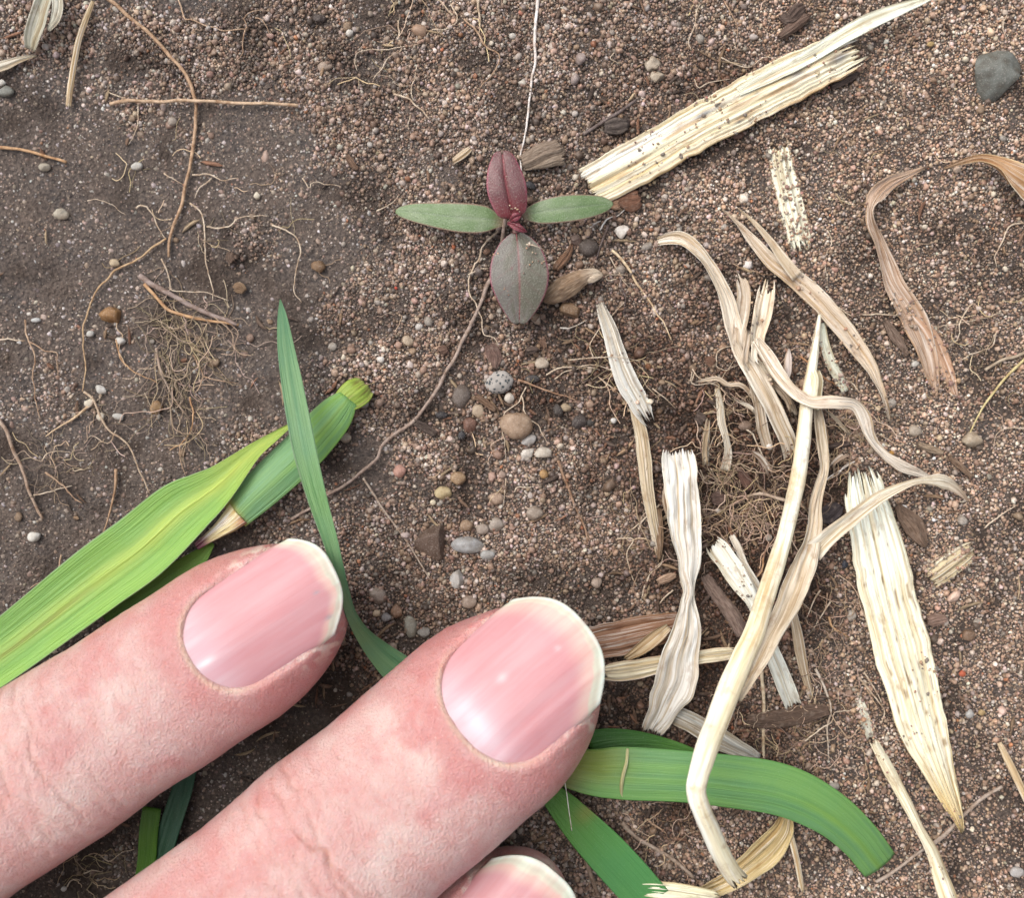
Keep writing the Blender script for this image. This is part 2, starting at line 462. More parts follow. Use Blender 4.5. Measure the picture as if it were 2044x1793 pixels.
def grain_tree():
    g = bpy.data.node_groups.new('scatter_sand', 'GeometryNodeTree')
    g.interface.new_socket('Geometry', in_out='INPUT', socket_type='NodeSocketGeometry')
    g.interface.new_socket('Geometry', in_out='OUTPUT', socket_type='NodeSocketGeometry')
    N, L = g.nodes, g.links
    gi, go = N.new('NodeGroupInput'), N.new('NodeGroupOutput')
    gti = N.new('GeometryNodeGeometryToInstance')
    for i in range(7):
        ico = N.new('GeometryNodeMeshIcoSphere'); ico.inputs['Radius'].default_value = 1.0; ico.inputs['Subdivisions'].default_value = 2
        sp = N.new('GeometryNodeSetPosition')
        ps = N.new('GeometryNodeInputPosition')
        ad = N.new('ShaderNodeVectorMath'); ad.operation = 'ADD'; ad.inputs[1].default_value = (i*7.3, i*3.1, -i*5.7)
        nz = N.new('ShaderNodeTexNoise'); nz.inputs['Scale'].default_value = 1.05; nz.inputs['Detail'].default_value = 2.0
        L.new(ps.outputs[0], ad.inputs[0]); L.new(ad.outputs[0], nz.inputs['Vector'])
        sb = N.new('ShaderNodeVectorMath'); sb.operation = 'SUBTRACT'; sb.inputs[1].default_value = (0.5, 0.5, 0.5)
        L.new(nz.outputs['Color'], sb.inputs[0])
        sc = N.new('ShaderNodeVectorMath'); sc.operation = 'SCALE'; sc.inputs['Scale'].default_value = 1.5
        L.new(sb.outputs[0], sc.inputs[0])
        L.new(ico.outputs['Mesh'], sp.inputs['Geometry']); L.new(sc.outputs[0], sp.inputs['Offset'])
        ss = N.new('GeometryNodeSetShadeSmooth'); L.new(sp.outputs[0], ss.inputs[0])
        sm = N.new('GeometryNodeSetMaterial'); sm.inputs['Material'].default_value = M['grain']; L.new(ss.outputs[0], sm.inputs[0])
        L.new(sm.outputs[0], gti.inputs[0])
    iop = N.new('GeometryNodeInstanceOnPoints')
    L.new(gi.outputs[0], iop.inputs['Points']); L.new(gti.outputs[0], iop.inputs['Instance'])
    iop.inputs['Pick Instance'].default_value = True
    for nm, sock, tp in (('rot', 'Rotation', 'FLOAT_VECTOR'), ('scl', 'Scale', 'FLOAT_VECTOR')):
        na = N.new('GeometryNodeInputNamedAttribute'); na.data_type = tp; na.inputs['Name'].default_value = nm
        L.new(na.outputs['Attribute'], iop.inputs[sock])
    L.new(iop.outputs[0], go.inputs[0])
    return g

def grain_object(name, P, R, C, label, cat='sand'):
    n = len(P)
    me = bpy.data.meshes.new(name)
    me.vertices.add(n); me.vertices.foreach_set('co', (P * U).ravel())
    a = me.attributes.new('gcol', 'FLOAT_COLOR', 'POINT')
    c = np.ones((n, 4)); c[:, :3] = C; a.data.foreach_set('color', c.ravel().astype(np.float32))
    a = me.attributes.new('rot', 'FLOAT_VECTOR', 'POINT'); a.data.foreach_set('vector', (RNG.random((n, 3)) * 6.28).ravel().astype(np.float32))
    s = R[:, None] * U * np.stack([RNG.uniform(0.8, 1.25, n), RNG.uniform(0.75, 1.1, n), RNG.uniform(0.65, 1.0, n)], 1)
    a = me.attributes.new('scl', 'FLOAT_VECTOR', 'POINT'); a.data.foreach_set('vector', s.ravel().astype(np.float32))
    me.update()
    o = link(name, me, M['grain'], label=label, cat=cat, kind='stuff')
    md = o.modifiers.new('scatter', 'NODES'); md.node_group = GRAIN_TREE
    return o
GRAIN_TREE = grain_tree()

def pick_colours(dark):
    n = len(dark)
    p = P_LIGHT[None] * (1 - dark[:, None]) + P_DARK[None] * dark[:, None]
    cum = np.cumsum(p / p.sum(1, keepdims=True), 1)
    i = (RNG.random(n)[:, None] > cum).sum(1).clip(0, len(PALETTE) - 1)
    c = PALETTE[i] * RNG.uniform(0.58, 1.30, (n, 1)) * (1 + RNG.normal(0, 0.04, (n, 3)))
    return np.clip(c, 0.015, 0.85)

def build_sand():
    hx, hy, st = 57.0, 50.0, 0.212
    gx, gy = np.arange(-hx, hx, st), np.arange(-hy, hy, st)
    X, Y = np.meshgrid(gx, gy)
    X = X.ravel() + RNG.uniform(-.5, .5, X.size) * st; Y = Y.ravel() + RNG.uniform(-.5, .5, Y.size) * st
    # a thinner margin round the part that the picture shows
    mx = np.r_[RNG.uniform(-92, 92, 190000), RNG.normal(0, 95, 60000)]; my = np.r_[RNG.uniform(-85, 85, 190000), RNG.normal(0, 95, 60000)]
    k = (np.abs(mx) > hx) | (np.abs(my) > hy)
    X = np.r_[X, mx[k]]; Y = np.r_[Y, my[k]]
    m, hm = mud(X, Y), humus(X, Y)
    vx, vy = to_v(X, Y)
    damp = fbm(X/4.2, Y/4.2, 3.3, 3)
    pale = 0.55 * damp + 0.75 * crumbs(X, Y)
    keep = RNG.random(len(X)) < np.clip(1.0 - 0.70 * m - 0.45 * smooth(-0.02, 0.34, -pale), 0.10, 1)
    X, Y, m, hm, damp = X[keep], Y[keep], m[keep], hm[keep], damp[keep]
    R = np.clip(np.exp(RNG.normal(math.log(0.112), 0.42, len(X))), 0.05, 0.36)
    R = R * (1 - 0.16 * smooth(1150, 1700, to_v(X, Y)[0]))
    R = R * np.where((np.abs(X) > hx) | (np.abs(Y) > hy), 1.5, 1.0)
    big = RNG.random(len(X)) < 0.02
    R[big] *= RNG.uniform(1.3, 1.9, big.sum())
    Z = ground(X, Y) + R * (RNG.uniform(0.0, 0.9, len(X)) * (1 - m) - 0.55 * m)
    dark = np.clip(0.32 + 0.80 * hm + 0.15 * m - 0.85 * damp, 0, 1)
    C = pick_colours(dark)
    dust = np.array((0.215, 0.167, 0.125)) * (1 - 0.7 * hm[:, None])
    C = C * 0.74 + 0.26 * dust
    vx, vy = to_v(X, Y)
    tan = smooth(950, 1650, vx + 120 * fbm(X/9, Y/9, 1.1, 2)) * (1 - hm)
    C = C * (0.94 + 0.36 * tan + 0.26 * smooth(-0.1, 0.4, damp) * (1 - hm) - 0.28 * smooth(0.0, 0.45, -damp))[:, None] * (1 - tan[:, None] * np.array([0.0, 0.02, 0.06]))
    C = C * np.array([0.94, 0.885, 0.87]) * (1 - 0.10 * m[:, None] * np.array([1.6, 1.0, 0.4]))
    C = np.clip(C, 0.012, 0.72)
    C = C * (1 - 0.62 * hm[:, None] * np.array([0.8, 1.0, 1.12]))
    grain_object('loose_sand', np.stack([X, Y, Z], 1), R, C, 'mixed grains of beige, brown and clear sand covering the ground')
build_sand()

# ------------------------------------------------------------------ shape builders
def ribbon_mesh(name, C, W, tw, cols, cup=0.0, thick=0.12, ridges=0, ridge=0.0, crinkle=0.0, ragged=(0, 0), notch=0.0,
                nu=15, step=0.5, seed=0, round_ends=(0, 0), hump=0.0, fold=0.0, stem=False):
    """a leaf-like strip: C (n,3) centre line, W widths, tw twists (degrees); thick shell with ridges, crinkles and frayed ends"""
    A = catmull(np.column_stack([C, W, tw]), 14)
    A, s = resample(A, step)
    n = len(A); L = s[-1]
    P, w, twr = A[:, :3], np.maximum(A[:, 3], 0.02), np.radians(A[:, 4])
    T = np.gradient(P, axis=0); T /= np.linalg.norm(T, axis=1)[:, None] + 1e-9
    Zu = np.array([0, 0, 1.0])
    B = np.cross(T, Zu); B /= np.linalg.norm(B, axis=1)[:, None] + 1e-9
    Nn = np.cross(B, T)
    Bt = B*np.cos(twr)[:, None] + Nn*np.sin(twr)[:, None]
    Nt = -B*np.sin(twr)[:, None] + Nn*np.cos(twr)[:, None]
    u = np.linspace(-1, 1, nu)
    r = np.random.default_rng(seed + 5)
    rag0, rag1 = r.random(nu), r.random(nu)
    ss = s[:, None] + np.zeros((n, nu))
    # frayed or notched ends: slide the end rows along the strip, each fibre its own amount
    e0 = np.clip(1 - s/ max(L*0.35, 1e-6), 0, 1)[:, None]; e1 = np.clip(1 - (L - s)/max(L*0.35, 1e-6), 0, 1)[:, None]
    off = e0**2 * rag0[None]*ragged[0] - e1**2 * rag1[None]*ragged[1]
    off = off + e0**3*round_ends[0]*(np.abs(u)**2.2)[None] - e1**3*round_ends[1]*(np.abs(u)**2.2)[None]
    off = off - e1**3 * notch*np.exp(-(u/0.16)**2)[None]
    ss = np.clip(ss + off, 0, L)
    def ip(a): return np.stack([np.interp(ss.ravel(), s, a[:, j]) for j in range(a.shape[1])], 1).reshape(n, nu, -1)
    Pc, Bc, Nc = ip(P), ip(Bt), ip(Nt)
    wc = np.interp(ss.ravel(), s, w).reshape(n, nu)
    x = u[None] * wc/2
    if stem:                                       # rolled stem: the strip bends round most of a circle
        ang = u[None]*math.pi*0.93 + 0*wc
        lat, up = np.sin(ang)*wc/2, np.cos(ang)*wc/2
        h = 0*wc
    else:
        lat, up = x, cup*wc*(u[None]**2 - 0.4)
        h = 0*wc
    if hump: up = up + hump*wc*(0.6 - np.abs(u[None])**1.5)
    if fold: up = up - fold*wc*np.exp(-(u[None]/0.10)**2) + fold*0.5*wc*np.exp(-((np.abs(u[None])-0.5)/0.4)**2)
    if ridges:
        h = h + ridge*(0.55*np.abs(np.sin((u[None]+0.13*seed)*math.pi*ridges/2 + 1.4*noise(u[None]*2.3, seed*3.7, 0))) + 0.55*noise(u[None]*ridges*0.9 + seed, ss*0.05, seed) + 0.25*noise(u[None]*ridges*2.1 + seed, ss*0.12, seed + 4))
        lat = lat*(1 + 0.05*noise(ss*0.9, np.sign(u[None])*2.0, seed*1.3) + 0.05*noise(ss*0.28, np.sign(u[None])*5.0, seed*0.7))
    if crinkle:
        h = h + crinkle*fbm(ss*0.22 + seed*3.1, u[None]*1.3 + seed, seed*1.7, 3)*1.8
        lat = lat + crinkle*0.5*noise(ss*0.35, u[None]*0.6 + 4, seed*2.3)
    if stem:
        k = (wc/2 + h) / (wc/2); lat, up = lat*k, up*k
        top = Pc + Bc*lat[..., None] + Nc*up[..., None]
        k2 = np.maximum(0.2, 1 - thick/(wc/2)); bot = Pc + Bc*(lat*k2)[..., None] + Nc*(up*k2)[..., None]
    else:
        edge = np.clip((1 - np.abs(u))*4, 0.25, 1)[None]
        top = Pc + Bc*lat[..., None] + Nc*(up + h)[..., None]
        bot = top - Nc*(thick*edge)[..., None]
    V = np.vstack([top.reshape(-1, 3), bot.reshape(-1, 3)])
    i = np.arange(n*nu).reshape(n, nu); o2 = n*nu
    F = [np.stack([i[:-1, :-1], i[:-1, 1:], i[1:, 1:], i[1:, :-1]], -1).reshape(-1, 4),
         np.stack([i[:-1, :-1], i[1:, :-1], i[1:, 1:], i[:-1, 1:]], -1).reshape(-1, 4) + o2]
    ring = np.r_[i[0, :], i[1:, -1], i[-1, -2::-1], i[-2:0:-1, 0]]
    nxt = np.roll(ring, -1)
    F.append(np.stack([ring, ring + o2, nxt + o2, nxt], -1))
    wm = w.max()
    uv = np.stack([np.broadcast_to(u[None]*wm/2, (n, nu)) + seed*7.7, ss + seed*13.1], -1).reshape(-1, 2)
    if callable(cols):
        cc = cols(np.broadcast_to(u[None], (n, nu)), ss/L, ss)
        cc = np.broadcast_to(np.asarray(cc, float), (n, nu, 3)).reshape(-1, 3)
    else:
        cc = np.tile(np.asarray(cols, float), (n*nu, 1))
    me = new_mesh(name, V, np.vstack(F).tolist(), np.clip(np.vstack([cc, cc]), 0.005, 0.95), np.vstack([uv, uv]))
    fix_normals(me)
    return me, top

def trace(tile, pts, h=0.5, wscale=1.0):
    """pts: (x, y, width[, height[, twist]]) in tracing units -> centre line, widths in mm, twists"""
    C, W, T = [], [], []
    for p in pts:
        hh = p[3] if len(p) > 3 and p[3] is not None else h
        c = place(*tv(p[5] if len(p) > 5 else tile, p[0], p[1]), hh)
        C.append(c); W.append(p[2]*tscale(tile)*(D_CAM - c[2])/D_CAM*wscale); T.append(p[4] if len(p) > 4 else 0.0)
    return np.array(C), np.array(W), np.array(T)

def mixc(a, b, t):
    t = np.asarray(t, float)[..., None]
    return np.asarray(a, float)*(1-t) + np.asarray(b, float)*t

def stick_grains(top, n, seed=0, bias=None):
    r = np.random.default_rng(seed + 77)
    q = top.reshape(-1, 3)
    cen = q[r.integers(0, len(q), max(3, n//11))]
    tree = cen[r.integers(0, len(cen), n)] + r.normal(0, 0.75, (n, 3))
    sub = q[::max(1, len(q)//4000)]
    k = np.array([np.argmin(((sub[:, :2] - t_[:2])**2).sum(1)) for t_ in tree])
    rr = np.clip(np.exp(r.normal(math.log(0.095), 0.4, n)), 0.04, 0.28)
    p = sub[k] + r.normal(0, 0.10, (n, 3)); p[:, 2] = sub[k][:, 2] + rr*0.5
    ed = np.vstack([top[:, 0], top[:, -1]]); m = n*2                       # sand banked against both edges
    e = ed[r.integers(0, len(ed), m)] + r.normal(0, 0.16, (m, 3)); rr2 = np.clip(np.exp(r.normal(math.log(0.11), 0.4, m)), 0.05, 0.3)
    e[:, 2] = ground(e[:, 0], e[:, 1]) + r.uniform(0.0, 0.45, m)
    p = np.vstack([p, e]); rr = np.r_[rr, rr2]
    EXTRA_GRAINS.append((p, rr))

def ribbon(name, tile, pts, cols, label=None, cat=None, mat='straw', parent=None, group=None, h=0.5, grains=0, seed=0, **kw):
    C, W, T = trace(tile, pts, h)
    me, top = ribbon_mesh(name, C, W, T, cols, seed=seed, **kw)
    o = link(name, me, M[mat], parent=parent, label=label, cat=cat, group=group)
    if parent is None: recenter(me, o)
    if grains: stick_grains(top, grains, seed)
    return o

def tube_mesh(name, C, R, wig=0.0, wl=2.0, sides=7, step=0.35, seed=0, lump=0.12, flat=1.0, cols=None):
    A = catmull(np.column_stack([C, R]), 12)
    A, s = resample(A, step)
    P, r = A[:, :3].copy(), A[:, 3]
    e = np.minimum(1, np.minimum(s, s[-1] - s)/1.0)
    if wig:
        for j in range(3):
            P[:, j] += wig*(0.5 if j == 2 else 1.0)*e*fbm(s/wl + seed*5.3, seed*1.9 + j*7.7, j, 3)*1.6
    T = np.gradient(P, axis=0); T /= np.linalg.norm(T, axis=1)[:, None] + 1e-9
    B = np.cross(T, [0, 0, 1.0]); B /= np.linalg.norm(B, axis=1)[:, None] + 1e-9
    Nn = np.cross(B, T)
    n = len(P); a = np.arange(sides)*2*math.pi/sides
    rr = r[:, None]*(1 + lump*noise(s[:, None]/0.7 + seed, np.cos(a)[None]*1.2, np.sin(a)[None]*1.2 + seed)*2)
    V = P[:, None] + B[:, None]*(np.cos(a)[None]*rr)[..., None] + Nn[:, None]*(np.sin(a)[None]*rr*flat)[..., None]
    V = np.vstack([V.reshape(-1, 3), P[:1], P[-1:]])
    i = np.arange(n*sides).reshape(n, sides); j = np.roll(i, -1, axis=1)
    F = np.stack([i[:-1], j[:-1], j[1:], i[1:]], -1).reshape(-1, 4).tolist()
    F += [(n*sides, int(j[0, k]), int(i[0, k])) for k in range(sides)] + [(n*sides+1, int(i[-1, k]), int(j[-1, k])) for k in range(sides)]
    uv = cc = None
    if cols is not None:
        uv = np.vstack([np.stack([np.broadcast_to((a*r.mean())[None], (n, sides)), np.broadcast_to(s[:, None], (n, sides))], -1).reshape(-1, 2), [[0, 0], [0, s[-1]]]])
        cc = np.tile(np.asarray(cols, float), (len(V), 1))
    me = new_mesh(name, V, F, cc, uv)
    fix_normals(me)
    return me, P

def root(name, tile, pts, w, colr, label=None, parent=None, h=None, taper=0.55, wig=0.12, wl=1.6, seed=0, cat='root', group=None, sides=7):
    sc = tscale(tile)
    C, R = [], []
    for i, p in enumerate(pts):
        f = i/(len(pts)-1)
        rad = 0.5*w*sc*(1 - (1-taper)*f)
        hh = (p[2] if len(p) > 2 else (h if h is not None else 0.42)) + rad*0.5
        C.append(place(*tv(tile, p[0], p[1]), hh)); R.append(rad)
    me, P = tube_mesh(name, np.array(C), np.array(R), wig=wig, wl=wl, seed=seed, sides=sides)
    # settle the run on the real relief so that it never hangs or sinks far
    o = link(name, me, M['root'], parent=parent, label=label, cat=cat if parent is None else None, group=group, color=colr)
    if parent is None: recenter(me, o)
    return o

def ico(sub):
    bm = bmesh.new(); bmesh.ops.create_icosphere(bm, subdivisions=sub, radius=1.0)
    v = np.array([x.co[:] for x in bm.verts]); f = [[q.index for q in p.verts] for p in bm.faces]
    bm.free(); return v, f
ICO = {k: ico(k) for k in (1, 2, 3, 4)}

def stone_mesh(name, rx, ry, rz, seed, ang=0.0, rough=0.16, facets=5, sub=3, cut=(0.66, 0.92)):
    v, f = ICO[sub]; r = np.random.default_rng(seed)
    v = v.copy()
    v *= (1 + rough*noise(v[:, 0]*1.3 + seed, v[:, 1]*1.3 - seed, v[:, 2]*1.3)[:, None]*1.2 + 0.05*noise(v[:, 0]*4, v[:, 1]*4 + seed, v[:, 2]*4)[:, None])
    for _ in range(facets):
        d = r.normal(0, 1, 3); d /= np.linalg.norm(d); c = r.uniform(*cut)
        q = v @ d; over = np.maximum(0, q - c); v -= over[:, None]*d[None]*0.9
    v = v*np.array([rx, ry, rz])
    ca, sa = math.cos(ang), math.sin(ang)
    v = v @ np.array([[ca, sa, 0], [-sa, ca, 0], [0, 0, 1]])
    return new_mesh(name, v, f)

def stone(tile, x, y, rx, ry, colr, label, ang=0.0, name='pebble', cat='pebble', seed=0, mat='stone', rough=0.16, facets=5, sink=0.40, flat=0.72, group=None, cut=(0.62, 0.92)):
    sc = tscale(tile); a, b = rx*sc, ry*sc; c = min(a, b)*flat
    me = stone_mesh(name, a, b, c, seed or int(abs(x)*7 + abs(y)*3 + ord(tile[0])), math.radians(ang), rough, facets, 4 if max(a, b) > 1.2 else (3 if max(a, b) > 0.5 else 2), cut)
    o = link(name, me, M[mat], label=label, cat=cat, color=colr, group=group)
    p = place(*tv(tile, x, y), 0.25 + c*(1 - sink*2) )
    o.location = Vector(p*U)
    return o

# ------------------------------------------------------------------ the hand
SKIN_MAIN = np.array((0.520, 0.322, 0.298)); SKIN_RED = np.array((0.472, 0.202, 0.192)); SKIN_PALE = np.array((0.570, 0.412, 0.376))

def finger(spec):
    """spec: nail centre on the survey, headings, sizes. Returns skin mesh arrays and nail arrays (mm)"""
    sd = spec['seed']; S = spec.get('scale', 1.0)
    HW, HD, HP = spec['hw'], spec['hd'], spec['hp']
    tip = spec['tip']                                  # skin ends this far beyond the nail centre
    length = spec['length']
    e = np.r_[5.0*(np.linspace(0.03, 1, 62))**2, np.arange(5.15, 33, 0.16 if spec.get('fine', True) else 0.5), np.arange(33.5, tip + length, 0.8)]
    s = tip - e
    nt = 264 if spec.get('fine', True) else 90
    # plan: axis run backwards from the nail centre
    sgrid = np.linspace(tip + 2, -length - 1, 500)
    head = np.radians(np.interp(-sgrid, spec['head'][0], spec['head'][1]))
    pit = np.radians(np.interp(-sgrid, spec['pitch'][0], spec['pitch'][1]))
    Tg = np.stack([np.cos(head)*np.cos(pit), np.sin(head)*np.cos(pit), -np.sin(pit)], 1)
    ds = -np.gradient(sgrid)
    back = -Tg*ds[:, None]
    pos = np.cumsum(back, axis=0)
    i0 = np.argmin(np.abs(sgrid)); pos = pos - pos[i0]
    ztop = spec['z']
    top = place(*spec['at'], ztop, absolute=True)
    roll = math.radians(spec['roll'])
    def frame(sv):
        T = np.stack([np.interp(-sv, -sgrid, Tg[:, j]) for j in range(3)], -1); T /= np.linalg.norm(T, axis=-1)[..., None]
        Y0 = np.cross(T, [0, 0, 1.0]); Y0 /= np.linalg.norm(Y0, axis=-1)[..., None]       # to the right of the finger seen from above
        Z0 = np.cross(Y0, T)
        rl = roll*np.clip(1 + sv/70.0, 0, 1)[..., None]
        Z = Z0*np.cos(rl) - Y0*np.sin(rl); Y = Y0*np.cos(rl) + Z0*np.sin(rl)
        return T, Y, Z
    T0, Y0, Z0 = frame(np.array(0.0))
    org = top - Z0*HD
    def axis(sv): return org + np.stack([np.interp(-sv, -sgrid, pos[:, j]) for j in range(3)], -1)
    # girth along the finger
    kx, kw, kd, kp = [np.array(v) for v in spec['girth']]    # distance behind nail centre, factors of width, dorsal, palmar
    bw, bd, bp = np.interp(-s, kx, kw), np.interp(-s, kx, kd), np.interp(-s, kx, kp)
    def cap(e, Lc, p=2.0): return np.clip(1 - np.clip(1 - e/Lc, 0, 1)**p, 0, 1)**0.5
    hw = HW*bw*cap(e, 12.5, 2.1); hd = HD*bd*cap(e, 5.5, 2.2); hp = HP*bp*cap(e, 9.0)
    th = np.arange(nt)*2*math.pi/nt
    ct, st = np.cos(th), np.sin(th)
    pw = 0.92
    cx = np.sign(ct)*np.abs(ct)**pw; sx = np.sign(st)*np.abs(st)**pw
    Yl = hw[:, None]*cx[None]; Zl = np.where(st[None] >= 0, hd[:, None], hp[:, None])*sx[None]
    Sl = np.broadcast_to(s[:, None], Yl.shape)
    # nail
    nw, npx, nfree, Rn, Lp, cfree = spec['nw'], spec['nprox'], spec['nfree'], spec['nR'], spec['nLp'], spec['ncorner']
    s0 = npx + Lp; p = 2.3
    def znail(sv, yv): return HD + 0.15 - 0.0055*sv**2 - 0.006*np.maximum(0, sv)**2 - 0.006*np.maximum(0, -sv - 3)**1.5 - (Rn - np.sqrt(np.maximum(0.2, Rn**2 - yv**2)))
    def rho(sv, yv):
        a = np.abs(yv)/nw; b = np.maximum(0, s0 - sv)/Lp
        return (a**p + b**p)**(1/p)
    rh = rho(Sl, Yl); d = (rh - 1)*np.where(Sl < s0, 0.5*(nw + Lp), nw)
    dors = st[None] > 0.02
    lat_fade = smooth(spec['foldend'] + 1.6, spec['foldend'] - 3.4, Sl)        # side folds die out towards the tip
    zn = znail(Sl, Yl)
    prox = smooth(s0 + 1, npx, Sl)
    fold = (0.16 + 0.26*(1 - prox))*np.exp(-(np.maximum(d, 0)/1.8)**2)*lat_fade
    inside = dors & (d < 0)
    zin = np.minimum(Zl, zn - 0.16 - 0.40*smooth(-0.1, -0.6, d))
    zout = Zl + (np.maximum(Zl, zn + 0.03) - Zl)*smooth(1.8, 0.0, d)*lat_fade*np.where(dors, 1, 0) + np.where(dors, fold*smooth(-0.02, 0.75, d), 0)
    Zn = np.where(dors, zin + (zout - zin)*smooth(-0.20, 0.08, d), Zl)
    # knuckle creases and broad unevenness
    cre = 0
    for (cs, dep, wd) in spec['creases']:
        line = cs + 0.9*noise(Yl/3.0, cs*1.7, sd) + 0.35*noise(Yl/0.9, cs, sd + 2)
        cre = cre - dep*np.exp(-((Sl - line)/wd)**2)*(0.5 + 0.7*smooth(-0.3, 0.4, noise(Yl/2.2, cs*3.3, sd+9)))
    un = 0.10*fbm(Sl/4.0 + ct[None]*1.1, st[None]*1.5 + sd, sd*1.3, 3) + 0.03*fbm(Sl/0.8, Yl/1.4, sd, 2)
    dz = np.where(dors, cre*smooth(0.0, 0.5, st)[None], 0) + un*np.where(inside, 0, 1)*smooth(0, 2.5, e)[:, None]
    nrm = np.stack([np.broadcast_to(ct[None], Yl.shape), np.broadcast_to(st[None], Yl.shape)], -1)
    Yl2 = Yl + nrm[..., 0]*dz; Zl2 = Zn + nrm[..., 1]*dz
    Tt, Yt, Zt = frame(s); A = axis(s)
    V = A[:, None] + Yt[:, None]*Yl2[..., None] + Zt[:, None]*Zl2[..., None]
    tipv = axis(np.array([tip + 0.02]))[0]
    # skin colour, redder and darker along the creases
    c = np.broadcast_to(SKIN_MAIN, Yl.shape + (3,)).copy()
    def blend(c, colr, m): return c*(1 - m[..., None]) + np.asarray(colr)*m[..., None]
    c = blend(c, SKIN_PALE, 0.75*smooth(0.0, 0.5, fbm(Sl/5.5, Yl/4.5, sd + 3, 3) + 0.15))
    ring = np.exp(-((d - 1.6)/1.9)**2)*np.where(dors, 1, 0.3)
    c = blend(c, SKIN_RED, np.clip(0.80*ring*smooth(-22, -4, Sl) + 0.55*smooth(0.15, 0.55, fbm(Sl/3.4, Yl/3.0, sd + 8, 3)), 0, 0.85))
    c = blend(c, SKIN_RED, 0.55*smooth(0.62, 0.98, np.abs(cx))[None]*smooth(-26, -2, Sl))
    c = blend(c, (0.60, 0.44, 0.33), np.where(dors, 0.65*np.exp(-((d - 0.16)/0.22)**2)*prox, 0))           # dry cuticle
    c = blend(c, (0.68, 0.56, 0.48), np.where(dors, 0.7*np.exp(-((d - 0.6)/0.7)**2)*(1-prox)*smooth(0.05, 0.4, noise(Sl/0.5, Yl/0.4, sd))*smooth(-3, 2, Sl), 0))
    if np.ndim(cre): c = blend(c, (0.45, 0.21, 0.16), np.where(dors, np.clip(-cre*1.9, 0, 0.6), 0))
    n_r = len(s); i = np.arange(n_r*nt).reshape(n_r, nt); j = np.roll(i, -1, axis=1)
    F = np.stack([i[:-1], j[:-1], j[1:], i[1:]], -1).reshape(-1, 4).tolist()
    Vf = np.vstack([V.reshape(-1, 3), tipv[None], A[-1][None]])
    F += [(n_r*nt, int(j[0, k]), int(i[0, k])) for k in range(nt)] + [(n_r*nt + 1, int(i[-1, k]), int(j[-1, k])) for k in range(nt)]
    cf = np.vstack([c.reshape(-1, 3), SKIN_RED[None], SKIN_MAIN[None]])
    # nail plate
    NV, NU = 74, 56
    uu = np.linspace(-1, 1, NU); vv = np.linspace(0, 1, NV)
    ug, vg = np.meshgrid(uu, vv)
    send = nfree - cfree*np.abs(ug)**2.8 - spec.get('nskew', 0)*ug
    sv = (npx - 0.5) + (send - npx + 0.5)*vg
    b = np.clip((s0 - sv)/(Lp + 0.5), 0, 1)
    wloc = (nw + 0.22*smooth(spec['foldend']+1.5, spec['foldend']-1.5, sv))*(1 - b**p)**(1/p); wloc = np.maximum(wloc, 0.25)
    yv = ug*wloc
    wave = 0.05*noise(yv/1.0, 0, sd) + 0.03*fbm(yv/2, sv/4, sd, 2)
    zt = znail(sv, yv) + wave
    zt = zt - 0.16*smooth(0.05, 0.0, vg) - 0.18*smooth(0.955, 1.0, np.abs(ug))*smooth(spec['foldend']+1.5, spec['foldend']-1.5, sv)
    Tn, Yn, Zn_ = frame(sv); An = axis(sv)
    topn = An + Yn*yv[..., None] + Zn_*zt[..., None]
    botn = topn - Zn_*0.30
    pink = np.array(spec.get('pink', (0.470, 0.215, 0.228)))
    nc = np.broadcast_to(pink, ug.shape + (3,)).copy()
    nc = blend(nc, (0.52, 0.335, 0.370), 0.8*smooth(s0 + 1.0, npx, sv + 1.2*np.abs(ug)))                       # lilac half moon
    fe = send - sv                                    # distance to the free edge
    fw = spec['freew']*(1 + 0.5*noise(ug*2.5, sd, 0) + 0.15*noise(ug*9, sd, 0))*(0.8 + 0.45*np.abs(ug)**2)
    nc = blend(nc, (0.58, 0.375, 0.32), 0.8*smooth(fw + spec['paleband'], fw + 0.2, fe))
    nc = blend(nc, (0.50, 0.435, 0.35), smooth(fw + 0.15, fw - 0.1, fe))
    nc = blend(nc, (0.42, 0.37, 0.30), 0.6*np.exp(-((fe - fw*0.62)/0.16)**2))
    nc = blend(nc, (0.60, 0.57, 0.51), 0.8*smooth(fw*0.5, fw*0.2, fe))
    for (a1, b1, r1, cc1, m1) in spec.get('marks', ()):  # dark dirt specks, and highlights painted into the nail colour
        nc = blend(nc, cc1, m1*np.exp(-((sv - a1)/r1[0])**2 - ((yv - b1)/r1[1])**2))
    ii = np.arange(NV*NU).reshape(NV, NU); o2 = NV*NU
    NF = [np.stack([ii[:-1, :-1], ii[:-1, 1:], ii[1:, 1:], ii[1:, :-1]], -1).reshape(-1, 4),
          np.stack([ii[:-1, :-1], ii[1:, :-1], ii[1:, 1:], ii[:-1, 1:]], -1).reshape(-1, 4) + o2]
    ringn = np.r_[ii[0, :], ii[1:, -1], ii[-1, -2::-1], ii[-2:0:-1, 0]]; nx = np.roll(ringn, -1)
    NF.append(np.stack([ringn, ringn + o2, nx + o2, nx], -1))
    nuv = np.stack([yv + sd*9, sv], -1).reshape(-1, 2)
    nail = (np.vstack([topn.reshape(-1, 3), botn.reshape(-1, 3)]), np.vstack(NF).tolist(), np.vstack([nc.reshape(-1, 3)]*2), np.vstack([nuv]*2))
    return (Vf, F, cf), nail, A[-1], Tt[-1]

